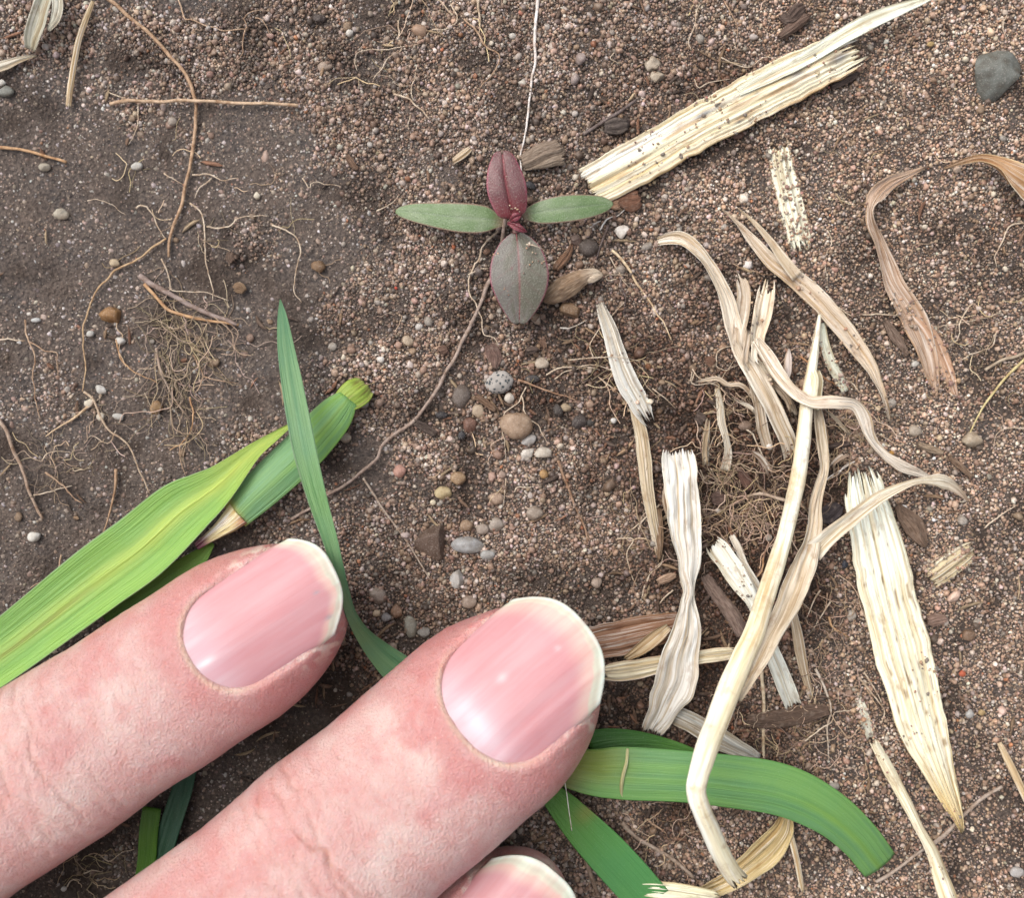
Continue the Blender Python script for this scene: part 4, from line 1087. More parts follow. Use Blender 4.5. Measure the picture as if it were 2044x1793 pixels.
def build_straw():
    big = base_empty('straw_stalk', None, 'large flat cream straw stalk with dark mould spots lying across the top right', 'straw')
    def bigc(u, v, s):
        c = mixc((0.72, 0.63, 0.42), (0.74, 0.70, 0.58), smooth(-0.2, 0.5, noise(u*5, s*0.05, 2)))
        c = mixc(c, (0.58, 0.42, 0.20), 0.75*smooth(0.55, 1.0, u))
        c = mixc(c, (0.42, 0.28, 0.15), 0.8*smooth(0.35, 0.65, noise(u*4 + 3, s*0.18, 7)))
        for (uu, vv, ru, rv) in ((-0.35, 0.44, 0.10, 0.03), (-0.05, 0.76, 0.16, 0.035), (-0.2, 0.72, 0.08, 0.02), (-0.3, 0.50, 0.05, 0.012), (0.62, 0.53, 0.06, 0.012), (-0.1, 0.62, 0.05, 0.010), (0.1, 0.90, 0.3, 0.04)):
            c = mixc(c, (0.10, 0.10, 0.11), 0.85*np.exp(-((u-uu)/ru)**2 - ((v-vv)/rv)**2))
        return mixc(c, (0.22, 0.18, 0.14), 0.7*smooth(0.95, 1.0, v)*smooth(-0.3, 0.2, u))
    ribbon('stalk', 'C', [(-565, 1128, 255, 1.2), (-250, 955, 268, 1.3), (40, 785, 275, 1.4), (340, 628, 278, 1.5), (650, 465, 282, 1.6), (900, 345, 262, 1.7), (1100, 262, 205, 1.8)], bigc, mat='straw', parent=big,
           nu=51, step=0.35, ridges=9, ridge=0.26, hump=0.05, thick=0.28, ragged=(0.6, 3.2), seed=60, grains=150)
    ribbon('torn_strip', 'C', [(330, 545, 60, 1.75), (560, 432, 84, 1.9), (760, 330, 92, 2.0), (950, 215, 96, 2.1), (1100, 132, 98, 2.3), (1250, 68, 78, 2.7), (1400, 14, 48, 3.3), (1500, -28, 30, 3.8)], scol((0.70, 0.68, 0.52), (0.66, 0.66, 0.50)), parent=big,
           nu=17, step=0.35, ridges=4, ridge=0.12, cup=0.08, thick=0.25, seed=61)
    ribbon('straw_piece', 'C', [(570, 872, 128, 0.7), (592, 1000, 140, 0.75), (622, 1130, 150, 0.7), (655, 1270, 150, 0.6), (690, 1400, 140, 0.45), (712, 1500, 110, 0.2)], scol((0.72, 0.68, 0.50), (0.55, 0.45, 0.30)),
           'short pale straw piece half buried in sand below the large stalk', 'straw', nu=25, step=0.3, ridges=5, ridge=0.28, thick=0.4, ragged=(0.5, 1.6), seed=62, grains=330)
    rst = scol((0.40, 0.27, 0.18), (0.50, 0.36, 0.24), e=0.8)
    a = base_empty('dead_leaf', None, 'long reddish tan dead leaf twisting down the right side', 'dead leaf')
    ribbon('blade', 'C', [(1440, 995, 10, 1.6), (1340, 1040, 45, 1.7, 20), (1240, 1085, 88, 1.8, 30), (1160, 1150, 110, 1.9, 10), (1118, 1240, 72, 2.2, -55), (1122, 1330, 60, 2.0, -40), (1165, 1430, 62, 1.6, 0), (1205, 1550, 92, 1.3, 15), (1255, 1690, 112, 1.1, 0), (1315, 1810, 135, 1.0), (1390, 1940, 150, 0.9), (1440, 2080, 120, 0.8), (1475, 2200, 90, 0.6), (1510, 2330, 40, 0.3)],
           rst, mat='straw', parent=a, nu=21, step=0.35, ridges=5, ridge=0.12, cup=0.12, crinkle=0.21, thick=0.16, seed=63, grains=80)
    ribbon('split_strip', 'C', [(1370, 1850, 60, 0.9), (1480, 1990, 80, 0.9), (1540, 2120, 90, 0.8), (1590, 2250, 70, 0.6), (1625, 2360, 20, 0.3)], scol((0.42, 0.25, 0.15), RUST, seed=3), mat='straw', parent=a, nu=13, step=0.35, ridges=3, ridge=0.12, crinkle=0.1, thick=0.16, seed=64, grains=70)
    ribbon('dead_leaf', 'C', [(1555, 1003, 12, 0.9), (1680, 962, 42, 1.4), (1790, 948, 62, 2.0, 10), (1890, 985, 120, 2.4, 25), (1980, 1050, 180, 2.4, 10), (2080, 1130, 200, 2.0), (2200, 1230, 180, 1.6)], scol((0.40, 0.23, 0.11), (0.62, 0.48, 0.26), seed=5),
           'curled rust brown dead leaf at the right edge', 'dead leaf', nu=21, step=0.35, ridges=5, ridge=0.22, cup=0.2, crinkle=0.24, thick=0.16, seed=65)
    a = base_empty('dead_leaf', None, 'forked pale tan dead leaf, its two tips pointing up left of the short straw piece', 'dead leaf')
    ribbon('blade', 'C', [(235, 1245, 8, 1.0), (330, 1330, 26, 1.2), (425, 1440, 60, 1.4, -15), (520, 1550, 78, 1.5, -10), (620, 1625, 96, 1.6), (740, 1720, 118, 1.7), (850, 1830, 118, 1.7), (960, 1965, 112, 1.6), (1060, 2100, 108, 1.5), (1130, 2210, 84, 1.4, 10), (1180, 2330, 48, 1.1, 20), (1210, 2420, 30, 0.9), (1232, 2510, 14, 0.5)], scol(DRY, (0.64, 0.54, 0.38), seed=7), mat='straw', parent=a,
           nu=19, step=0.35, ridges=4, ridge=0.14, cup=0.10, crinkle=0.21, thick=0.15, seed=66, grains=40)
    ribbon('side_tip', 'C', [(325, 1235, 6, 1.4), (420, 1320, 28, 1.7), (520, 1435, 52, 1.9, 15), (600, 1545, 60, 2.0), (680, 1650, 70, 2.0)], scol((0.48, 0.37, 0.24), seed=8), mat='straw', parent=a, nu=13, step=0.35, ridges=3, ridge=0.1, cup=0.1, crinkle=0.1, thick=0.15, seed=67)
    # the bundle in the middle
    a = base_empty('dead_leaf', None, 'curling whitish dead leaf at the left of the straw bundle, hooked tip', 'dead leaf')
    ribbon('blade', 'F', [(-150, -355, 44, 1.0, -20), (-70, -375, 78, 1.5, -10), (0, -370, 92, 1.9), (70, -320, 92, 2.2, 10), (150, -225, 84, 2.3, 20), (215, -110, 78, 2.2, 10), (265, 10, 92, 2.0), (300, 150, 100, 1.9), (345, 300, 96, 2.1), (420, 420, 110, 2.3), (500, 560, 118, 2.1), (570, 700, 108, 1.5), (620, 830, 100, 0.8), (640, 930, 92, -0.2)],
           scol((0.60, 0.50, 0.37), (0.68, 0.60, 0.46), seed=9), mat='straw', parent=a, nu=21, step=0.35, ridges=4, ridge=0.14, cup=0.14, crinkle=0.27, thick=0.15, seed=68)
    ribbon('dead_leaf', 'F', [(330, -170, 62, 1.2), (360, -60, 80, 1.5), (352, 80, 84, 1.8), (335, 230, 72, 2.1), (370, 350, 70, 2.0), (420, 480, 68, 1.7), (450, 620, 66, 1.3), (475, 760, 70, 0.9), (510, 880, 60, 0.3)], scol((0.46, 0.36, 0.25), seed=10),
           'brownish dead leaf strip hidden behind the whitish leaf of the bundle', 'dead leaf', nu=15, step=0.35, ridges=4, ridge=0.14, cup=0.1, crinkle=0.24, thick=0.15, seed=69, ragged=(1.2, 0))
    ribbon('dead_leaf', 'F', [(500, -135, 88, 1.6), (490, -40, 105, 1.9), (470, 90, 112, 2.2), (440, 220, 96, 2.5), (450, 300, 84, 2.6), (480, 380, 70, 2.4), (540, 470, 60, 2.1)], scol((0.62, 0.51, 0.36), (0.52, 0.38, 0.24), seed=11),
           'broad pale leaf base at the top of the straw bundle, torn end up', 'dead leaf', nu=21, step=0.35, ridges=5, ridge=0.16, cup=0.12, crinkle=0.21, thick=0.2, seed=70, ragged=(1.6, 0), grains=30)
    ribbon('dead_leaf', 'F', [(430, 230, 60, 2.8), (500, 330, 82, 3.0), (570, 440, 80, 3.2), (650, 535, 74, 3.6, 15), (760, 600, 76, 4.2, 30), (890, 600, 78, 4.3, 15), (1020, 612, 66, 3.9, -25), (1080, 690, 74, 3.3, -10), (1120, 810, 66, 2.6, 20), (1190, 905, 54, 2.0, 30), (1300, 985, 62, 1.6, 10), (1400, 1025, 50, 1.3), (1500, 1062, 10, 1.0)], scol((0.60, 0.50, 0.38), (0.66, 0.57, 0.44), seed=12),
           'long pinkish tan dead leaf crossing over the upright straw stem', 'dead leaf', nu=19, step=0.3, ridges=4, ridge=0.12, cup=0.12, crinkle=0.24, thick=0.15, seed=71)
    # straw stem with its dead leaf sheath
    st = base_empty('bent_straw', None, 'long glossy cream straw stem, bent near its lower end, rising over the green blade', 'straw')
    ribbon('stem', 'F', [(815, 80, 18, 1.8), (795, 230, 37, 2.4), (770, 400, 56, 2.9), (745, 560, 69, 3.2), (730, 720, 78, 3.5), (712, 880, 86, 3.9), (690, 1040, 90, 4.4), (655, 1210, 90, 5.0), (610, 1390, 90, 5.8), (555, 1580, 101, 6.8), (500, 1740, 108, 7.8), (430, 1960, 119, 9.2), (350, 2140, 125, 10.4), (270, 2330, 136, 11.6), (195, 2530, 134, 12.8), (130, 2700, 129, 13.6), (88, 2850, 120, 14.0), (80, 2925, 114, 14.0), (105, 3010, 112, 13.6), (160, 3140, 112, 12.2), (225, 3290, 114, 10.2), (290, 3400, 116, 8.6), (345, 3460, 110, 7.6)],
           lambda u, v, s: mixc(mixc((0.72, 0.62, 0.40), (0.76, 0.71, 0.56), smooth(-0.3, 0.5, noise(u*3, s*0.1, 3))), (0.56, 0.40, 0.20), 0.6*np.exp(-((v-0.27)/0.02)**2) + 0.35*smooth(0.35, 0.1, v)*smooth(0.0, 0.7, noise(u*5, s*0.2, 4))), mat='straw', parent=st, nu=25, step=0.4, stem=True, ridges=7, ridge=0.07, thick=0.3, seed=72, ragged=(0, 2.2))
    ribbon('sheath_end', 'F', [(770, 400, 70, 3.35), (790, 460, 92, 3.5), (785, 540, 96, 3.5), (765, 640, 90, 3.6)], scol((0.66, 0.58, 0.38)), mat='straw', parent=st, nu=17, step=0.25, hump=0.35, ridges=4, ridge=0.1, thick=0.2, seed=73, ragged=(0.8, 0))
    ribbon('leaf_sheath', 'F', [(805, 640, 40, 2.6), (820, 760, 66, 2.8), (835, 900, 66, 3.0), (838, 1000, 54, 3.3), (815, 1100, 66, 3.7), (790, 1220, 78, 4.1), (788, 1340, 92, 4.6, 10), (760, 1460, 116, 5.2, 15), (720, 1570, 150, 6.0, 10), (660, 1720, 150, 7.0, -10), (590, 1880, 120, 8.2, -20), (500, 2040, 110, 9.4, -25), (420, 2200, 90, 10.4, -20), (330, 2370, 60, 11.4)], scol((0.52, 0.42, 0.29), (0.68, 0.60, 0.46), seed=14), mat='straw', parent=st,
           nu=21, step=0.35, ridges=4, ridge=0.16, cup=0.18, crinkle=0.33, thick=0.15, seed=74)
    ribbon('dead_leaf', 'F', [(770, 1500, 130, 4.6), (880, 1390, 104, 4.9), (1040, 1265, 84, 5.0), (1190, 1160, 66, 4.7, 20), (1370, 1085, 46, 4.2, 45), (1470, 1070, 62, 3.8, 30), (1545, 1075, 84, 3.4, 0), (1620, 1115, 54, 2.6, -20), (1715, 1205, 6, 1.6)], scol((0.60, 0.52, 0.38), (0.50, 0.37, 0.24), end=(0.42, 0.27, 0.17), seed=15),
           'narrow buff dead leaf crossing over the wide cream stalk', 'dead leaf', nu=17, step=0.35, ridges=3, ridge=0.1, cup=0.12, crinkle=0.18, thick=0.15, seed=75)
    def wide(u, v, s):
        c = mixc((0.74, 0.68, 0.48), (0.70, 0.69, 0.55), smooth(0.5, 0.1, v))
        c = mixc(c, (0.60, 0.44, 0.20), 0.45*smooth(0.1, 0.6, noise(u*6, s*0.06, 5)) )
        c = mixc(c, (0.62, 0.42, 0.14), 0.8*smooth(0.72, 1.0, v + 0.08*u))
        c = mixc(c, (0.30, 0.20, 0.10), 0.85*smooth(0.74, 0.80, noise(u*8, s*0.9, 9)))
        return mixc(c, (0.60, 0.54, 0.36), 0.6*smooth(0.93, 1, np.abs(u)))
    ribbon('straw_stalk', 'F', [(1055, 985, 175, 1.3), (1080, 1100, 232, 1.6), (1115, 1260, 268, 1.8), (1150, 1420, 300, 1.9), (1195, 1620, 325, 2.0), (1240, 1830, 335, 2.0), (1290, 2020, 335, 2.0), (1345, 2220, 325, 2.0), (1400, 2420, 305, 2.0), (1455, 2610, 265, 2.0), (1520, 2790, 190, 1.9), (1590, 2960, 130, 1.7), (1640, 3080, 70, 1.4), (1665, 3170, 20, 1.0)],
           wide, 'widest cream coloured flat stalk with parallel ribs, tapering towards the bottom right', 'straw', nu=45, step=0.4, ridges=8, ridge=0.24, hump=0.05, thick=0.28, ragged=(3.0, 1.0), seed=76, grains=50)
    ribbon('dead_leaf', 'Q', [(420, -545, 300, 1.5), (430, -460, 345, 1.9), (450, -330, 350, 2.3), (465, -150, 335, 2.7), (485, 30, 325, 3.0), (508, 250, 335, 3.2), (528, 420, 300, 3.3, 6), (540, 580, 235, 3.4, -8), (535, 720, 215, 3.5, 14), (548, 880, 165, 3.6, 38), (535, 1020, 190, 3.6, 20), (525, 1180, 245, 3.5), (505, 1380, 320, 3.2, -6), (455, 1580, 385, 2.9), (400, 1780, 410, 2.6), (315, 1980, 370, 2.3), (235, 2180, 300, 2.0), (155, 2370, 190, 1.7)],
           scol((0.60, 0.55, 0.46), (0.74, 0.69, 0.56), seed=17, e=0.9), 'crinkled whitish dead leaf hanging straight down beside the middle fingertip', 'dead leaf', nu=37, step=0.28, ridges=4, ridge=0.14, cup=0.12, crinkle=0.55, thick=0.14, seed=77, ragged=(1.0, 0.6))
    ribbon('dead_leaf', 'F', [(170, 1430, 90, 1.3), (210, 1480, 128, 1.6), (270, 1560, 130, 1.8), (345, 1680, 116, 2.0), (410, 1780, 82, 2.1), (450, 1880, 78, 2.1), (500, 2020, 90, 1.9), (560, 2170, 100, 1.6), (610, 2290, 104, 1.3), (665, 2420, 96, 0.9)], scol((0.60, 0.57, 0.46), (0.68, 0.62, 0.48), seed=18),
           'pale leaf with dark mould streaks slanting under the straw stem', 'dead leaf', nu=23, step=0.3, ridges=4, ridge=0.16, cup=0.14, crinkle=0.21, thick=0.16, seed=78, ragged=(0.9, 0.5), grains=30)
    ribbon('dead_leaf', 'F', [(290, 1395, 34, 1.0), (330, 1470, 44, 1.2), (370, 1570, 40, 1.3), (420, 1660, 44, 1.3), (465, 1740, 50, 1.0)], scol((0.58, 0.52, 0.42), seed=19), 'thin pale strip parallel to the mould streaked leaf', 'dead leaf', nu=13, step=0.3, ridges=2, ridge=0.1, cup=0.1, crinkle=0.1, thick=0.14, seed=79)
    ribbon('dead_leaf', 'F', [(632, 285, 8, 2.0), (628, 350, 46, 2.3), (624, 420, 44, 2.2), (618, 480, 16, 1.8)], scol((0.52, 0.42, 0.34), seed=20), 'tiny pointed pinkish leaf scrap standing between bundle and stem', 'dead leaf', nu=13, step=0.2, ridges=3, ridge=0.08, cup=0.15, crinkle=0.12, thick=0.12, seed=80)
    ribbon('dead_leaf', 'F', [(205, 520, 30, 0.6), (225, 620, 44, 0.9), (232, 720, 46, 1.0), (258, 820, 42, 1.0), (268, 910, 52, 0.8), (248, 1010, 62, 0.4)], scol((0.50, 0.42, 0.30), seed=21), 'narrow standing leaf strip left of the straw bundle, above the root mass', 'dead leaf', nu=13, step=0.3, ridges=3, ridge=0.1, cup=0.15, crinkle=0.18, thick=0.14, seed=81)
    ribbon('dead_leaf', 'F', [(830, 130, 30, 1.2), (845, 260, 56, 1.3), (880, 370, 66, 1.3), (930, 460, 62, 1.1), (965, 540, 40, 0.8)], scol((0.58, 0.56, 0.42), seed=22), 'greenish white leaf strip just right of the stem top', 'dead leaf', nu=15, step=0.3, ridges=3, ridge=0.14, cup=0.12, crinkle=0.18, thick=0.15, seed=82, grains=50)
    ribbon('dead_leaf', 'F', [(130, 690, 30, 0.2), (140, 800, 44, 0.3), (135, 910, 44, 0.3), (140, 1010, 36, 0.0)], scol((0.34, 0.27, 0.18), seed=23), 'short brown strip sunk in the root mass', 'dead leaf', nu=11, step=0.3, ridges=3, ridge=0.1, crinkle=0.1, thick=0.14, seed=83)
    ribbon('dead_leaf', 'J', [(230, 415, 14, 1.2), (320, 395, 34, 1.5), (420, 385, 44, 1.7), (520, 440, 40, 1.7, 20), (620, 440, 46, 1.7), (700, 510, 44, 1.5), (745, 600, 30, 1.2)], scol((0.48, 0.38, 0.27), seed=24), 'thin hooked leaf strip arching left out of the bundle', 'dead leaf', nu=11, step=0.3, ridges=3, ridge=0.08, cup=0.15, crinkle=0.18, thick=0.14, seed=84)
    ribbon('dead_leaf', 'J', [(850, 340, 60, 1.4), (930, 430, 74, 1.5), (1010, 530, 70, 1.4), (1070, 620, 50, 1.1), (1110, 700, 24, 0.8)], scol((0.42, 0.32, 0.22), seed=25), 'brownish leaf fanning out behind the crossing leaf', 'dead leaf', nu=15, step=0.3, ridges=4, ridge=0.14, cup=0.1, crinkle=0.21, thick=0.14, seed=85)
    # grey split stalk in the middle
    gs = base_empty('straw_stalk', None, 'weathered grey split stalk standing right of the seed husk', 'straw')
    ribbon('stalk', 'E', [(1535, 0, 44, 1.0), (1565, 90, 76, 1.3), (1605, 200, 100, 1.5), (1650, 350, 120, 1.6), (1700, 480, 132, 1.6), (1755, 580, 128, 1.5), (1810, 680, 104, 1.4), (1850, 740, 60, 1.2)], scol((0.50, 0.46, 0.38), (0.66, 0.61, 0.50), seed=26), mat='straw', parent=gs, nu=27, step=0.3, ridges=5, ridge=0.22, hump=0.10, thick=0.3, seed=86, ragged=(0.4, 2.2), grains=25)
    ribbon('stalk', 'E', [(1720, 560, 46, 1.1), (1755, 680, 60, 1.1), (1785, 800, 78, 1.1), (1805, 950, 82, 1.1), (1820, 1100, 74, 1.0), (1845, 1260, 66, 0.9), (1875, 1420, 54, 0.7), (1900, 1560, 30, 0.4)], scol((0.44, 0.34, 0.21), (0.56, 0.48, 0.34), end=(0.22, 0.14, 0.08), seed=27), mat='straw', parent=gs, nu=19, step=0.3, ridges=4, ridge=0.2, hump=0.1, thick=0.25, seed=87, ragged=(1.5, 1.2))
    ribbon('straw_piece', 'E', [(1545, 970, 0, 0)] and [(1945, 1050, 30, 0.6), (1930, 1180, 40, 0.7), (1960, 1300, 40, 0.5)], scol((0.30, 0.20, 0.12)), 'short brown straw splinter beside the lower grey stalk', 'straw', nu=9, step=0.3, ridges=3, ridge=0.1, thick=0.2, seed=88, ragged=(0.4, 0.4))
    # bottom right
    ribbon('straw_piece', 'I', [(1130, 850, 50, 1.5), (1190, 960, 66, 1.9), (1260, 1090, 72, 2.4), (1335, 1230, 66, 2.9), (1420, 1400, 56, 3.4), (1490, 1530, 76, 4.0), (1545, 1680, 96, 4.7), (1590, 1810, 110, 5.4), (1640, 1950, 110, 6.0)], scol((0.70, 0.62, 0.42), (0.48, 0.36, 0.22), seed=28), 'narrow cream straw running off the bottom edge near the right corner', 'straw', nu=15, step=0.4, hump=0.35, ridges=3, ridge=0.1, thick=0.25, seed=89, ragged=(0.6, 0), grains=25)
    ribbon('straw_piece', 'F', [(1460, 1665, 110, 0.8), (1530, 1620, 128, 1.0), (1610, 1560, 134, 1.0), (1690, 1500, 118, 0.8), (1735, 1465, 70, 0.5)], scol((0.48, 0.38, 0.22), (0.60, 0.50, 0.32), seed=29), 'chunky short straw piece alone on sand right of the widest stalk', 'straw', nu=21, step=0.3, ridges=6, ridge=0.3, hump=0.08, thick=0.4, seed=90, ragged=(0.8, 1.0), grains=110)
    ribbon('dead_leaf', 'H', [(1380, 300, 190, 0.9), (1500, 275, 205, 1.1), (1640, 250, 210, 1.3), (1800, 215, 200, 1.3), (1960, 175, 170, 1.1), (2080, 140, 90, 0.7)], scol((0.21, 0.105, 0.055), (0.27, 0.15, 0.08), seed=30), 'dark rust brown striped leaf lying under the middle fingertip', 'dead leaf', nu=31, step=0.3, ridges=9, ridge=0.16, crinkle=0.12, thick=0.2, seed=91)
    ribbon('dead_leaf', 'H', [(1690, 370, 40, 1.5), (1780, 310, 76, 1.8), (1870, 240, 82, 1.9), (1950, 180, 50, 1.7)], scol((0.42, 0.30, 0.16), seed=31), 'small tan leaf scrap on the rust brown leaf', 'dead leaf', nu=15, step=0.3, ridges=3, ridge=0.12, cup=0.1, crinkle=0.21, thick=0.14, seed=92)
    ribbon('straw_piece', 'H', [(1555, 450, 80, 2.1), (1650, 445, 112, 2.2), (1780, 425, 116, 2.3), (1900, 400, 104, 2.3), (2100, 365, 86, 2.2), (2240, 345, 84, 2.0), (2365, 330, 60, 1.6)], scol((0.62, 0.52, 0.33), (0.50, 0.30, 0.16), seed=32), 'cream straw piece lying crosswise right of the middle fingernail', 'straw', nu=21, step=0.35, ridges=4, ridge=0.2, crinkle=0.12, thick=0.25, seed=93, ragged=(0.6, 0.8))
    ribbon('dead_leaf', 'I', [(-80, 690, 110, 1.0), (60, 755, 126, 1.3), (200, 835, 124, 1.4), (330, 905, 100, 1.2), (450, 965, 60, 0.9)], scol((0.36, 0.33, 0.27), (0.48, 0.44, 0.36), seed=33), 'grey striped leaf just above the right green blade', 'dead leaf', nu=21, step=0.35, ridges=7, ridge=0.2, crinkle=0.12, thick=0.2, seed=94)
    ribbon('dead_leaf', 'I', [(620, 1310, 90, 1.6), (590, 1400, 150, 1.8), (500, 1510, 190, 1.7), (390, 1600, 170, 1.5), (270, 1690, 130, 1.2), (150, 1750, 100, 1.0), (30, 1800, 80, 0.8)], scol((0.48, 0.34, 0.14), (0.60, 0.48, 0.26), seed=34), 'ochre leaf sheath sticking out below the right green blade', 'dead leaf', nu=21, step=0.35, ridges=5, ridge=0.2, cup=0.14, crinkle=0.2, thick=0.16, seed=95)
    ribbon('straw_piece', 'H', [(1720, 1735, 90, 2.6), (1830, 1745, 104, 2.9), (1960, 1755, 110, 3.0), (2100, 1775, 104, 2.9), (2260, 1800, 90, 2.6)], scol((0.70, 0.64, 0.42), (0.62, 0.54, 0.34), seed=35), 'pale straw butt at the bottom edge below the green blades', 'straw', nu=23, step=0.35, ridges=5, ridge=0.24, thick=0.35, seed=96, ragged=(0.4, 0.8))
    ribbon('straw_piece', 'I', [(622, 1340, 28, 1.4), (650, 1450, 36, 1.7), (680, 1570, 36, 1.8), (704, 1700, 30, 1.6), (716, 1760, 16, 1.4)], scol((0.46, 0.36, 0.22), seed=36), 'thin straw splinter pointing down beneath the right green blade', 'straw', nu=9, step=0.35, hump=0.3, thick=0.2, seed=97)
    ribbon('straw_piece', 'I', [(1885, 870, 26, 1.0), (1925, 950, 42, 1.3), (1975, 1050, 44, 1.6), (2040, 1190, 42, 1.8), (2110, 1330, 40, 2.0)], scol((0.46, 0.33, 0.18), seed=37), 'brownish straw splinter leaving the lower right edge', 'straw', nu=9, step=0.35, hump=0.3, ridges=2, ridge=0.1, thick=0.2, seed=98)
    ribbon('straw_piece', 'I', [(640, 30, 40, 0.9), (675, 180, 56, 1.0), (700, 330, 64, 1.0), (730, 470, 50, 0.8), (770, 620, 30, 0.5)], scol((0.36, 0.27, 0.17), seed=38), 'brown weathered strip right of the slanting mould streaked leaf', 'straw', nu=13, step=0.35, ridges=3, ridge=0.14, thick=0.2, seed=99, ragged=(0.5, 0.8))
    ribbon('straw_piece', 'I', [(1045, 600, 46, 0.9), (1075, 680, 54, 1.0), (1105, 780, 56, 0.9), (1120, 850, 40, 0.6)], scol((0.52, 0.47, 0.34), seed=39), 'sand covered straw scrap above the narrow bottom straw', 'straw', nu=13, step=0.3, ridges=3, ridge=0.14, thick=0.25, seed=100, ragged=(0.4, 0.4), grains=90)
    # top left corner
    ribbon('dead_leaf', 'A', [(285, -60, 90, 2.0), (245, 40, 104, 2.1), (215, 140, 112, 1.9), (195, 220, 96, 1.5), (182, 295, 56, 1.0)], scol((0.34, 0.31, 0.22), (0.42, 0.38, 0.28), seed=40), 'folded grey green dead leaf hanging from the top left corner', 'dead leaf', nu=19, step=0.35, ridges=3, ridge=0.14, cup=0.2, crinkle=0.33, thick=0.16, seed=101)
    ribbon('dead_leaf', 'A', [(345, -50, 60, 2.2), (345, 40, 66, 2.3), (325, 110, 60, 2.2), (285, 175, 30, 1.9)], scol((0.40, 0.37, 0.28), seed=41), 'smaller grey leaf lobe beside the folded corner leaf', 'dead leaf', nu=15, step=0.35, ridges=3, ridge=0.1, cup=0.2, crinkle=0.24, thick=0.16, seed=102)
    ribbon('dead_leaf', 'A', [(-60, 420, 60, 0.9), (30, 385, 62, 1.0), (110, 350, 44, 1.0), (215, 328, 12, 0.8)], scol((0.42, 0.37, 0.28), seed=42), 'grey pointed leaf scrap at the upper left edge', 'dead leaf', nu=13, step=0.35, ridges=3, ridge=0.12, crinkle=0.21, thick=0.14, seed=103)
    ribbon('straw_piece', 'A', [(552, 5, 24, 0.9), (510, 110, 34, 1.0), (468, 230, 36, 1.0), (438, 380, 36, 0.9), (416, 520, 36, 0.9), (404, 642, 32, 0.8)], scol((0.50, 0.39, 0.24), (0.36, 0.24, 0.14), seed=43), 'straight tan straw splinter in the upper left, its cut end pointing down', 'straw', nu=13, step=0.3, hump=0.4, ridges=3, ridge=0.06, thick=0.2, seed=104, ragged=(0, 0.3))
    ribbon('straw_piece', 'B', [(660, 965, 30, 0.6), (700, 935, 46, 0.8), (740, 905, 46, 0.8), (775, 875, 30, 0.6)], scol((0.46, 0.36, 0.24), seed=44), 'small tan straw crumb above the left seed leaf', 'straw', nu=13, step=0.2, hump=0.25, ridges=3, ridge=0.12, thick=0.25, seed=105, ragged=(0.3, 0.3))
    # buried fan of leaf bases under the root mass
    ribbon('dead_leaf', 'J', [(820, 1260, 90, -0.6), (880, 1320, 200, -0.5), (900, 1430, 220, -0.5), (860, 1540, 190, -0.6), (820, 1640, 120, -0.8)], scol((0.24, 0.17, 0.10), (0.34, 0.25, 0.16), seed=45), 'ribbed brown leaf base buried in the root mass', 'dead leaf', nu=27, step=0.3, ridges=9, ridge=0.22, crinkle=0.18, thick=0.2, seed=106)
    ribbon('dead_leaf', 'J', [(100, 830, 180, -0.7), (105, 920, 200, -0.6), (100, 1020, 190, -0.5), (100, 1100, 160, -0.4)], scol((0.17, 0.11, 0.07), (0.30, 0.22, 0.14), seed=46), 'dark ribbed leaf base behind the top of the whitish hanging leaf', 'dead leaf', nu=27, step=0.3, ridges=7, ridge=0.3, crinkle=0.12, thick=0.2, seed=107)
build_straw()

def build_bundle_strips():
    S = [([(560, 20, 40), (600, 120, 56), (640, 230, 50), (690, 330, 40)], (0.58, 0.48, 0.35), 2.4, 'narrow torn strip on the left of the bundle top'),
         ([(760, 10, 44), (750, 110, 54), (740, 200, 48), (790, 280, 36)], (0.62, 0.54, 0.41), 2.9, 'pale torn strip on the front of the bundle top'),
         ([(690, -60, 30), (680, 60, 44), (655, 180, 46), (660, 280, 30)], (0.40, 0.30, 0.20), 2.7, 'brown torn strip in the middle of the bundle top'),
         ([(880, 360, 30), (960, 470, 46), (1030, 590, 46), (1075, 700, 30)], (0.36, 0.27, 0.18), 1.5, 'brown fibre strip fanning behind the pinkish crossing leaf'),
         ([(1290, 650, 44), (1330, 800, 64), (1360, 930, 56), (1350, 1050, 30)], (0.34, 0.26, 0.18), 2.2, 'dull brown strip along the right side of the straw stem'),
         ([(1350, 640, 20), (1430, 720, 30), (1510, 800, 34), (1580, 880, 20)], (0.44, 0.35, 0.24), 1.0, 'thin buff fibre strip right of the straw stem'),
         ([(1390, 1180, 30), (1440, 1110, 46), (1510, 1060, 46), (1580, 1040, 24)], (0.30, 0.21, 0.14), 1.0, 'brown curled strip between straw stem and widest stalk'),
         ([(700, 1020, 30), (790, 1070, 60), (850, 1160, 66), (880, 1250, 40)], (0.22, 0.15, 0.10), 0.6, 'dark ribbed scrap at the foot of the bundle'),
         ([(330, 720, 24), (330, 850, 44), (310, 980, 50), (318, 1160, 40)], (0.38, 0.30, 0.20), 0.9, 'upright dull strip just right of the hanging whitish leaf top'),
         ([(560, 560, 16), (640, 600, 34), (710, 640, 36), (760, 700, 14)], (0.46, 0.37, 0.26), 1.3, 'short curled strip at the left flank of the bundle')]
    for k, (pts, c, h0, lab) in enumerate(S):
        ribbon('dead_leaf', 'J', [(x, y, w_, h0, 14*math.sin(3*i + k)) for i, (x, y, w_) in enumerate(pts)], scol(c, seed=60 + k), lab, 'dead leaf', nu=15, step=0.25, ridges=4, ridge=0.16, cup=0.16, crinkle=0.22, thick=0.13, seed=160 + k, ragged=(1.0, 1.0))
build_bundle_strips()

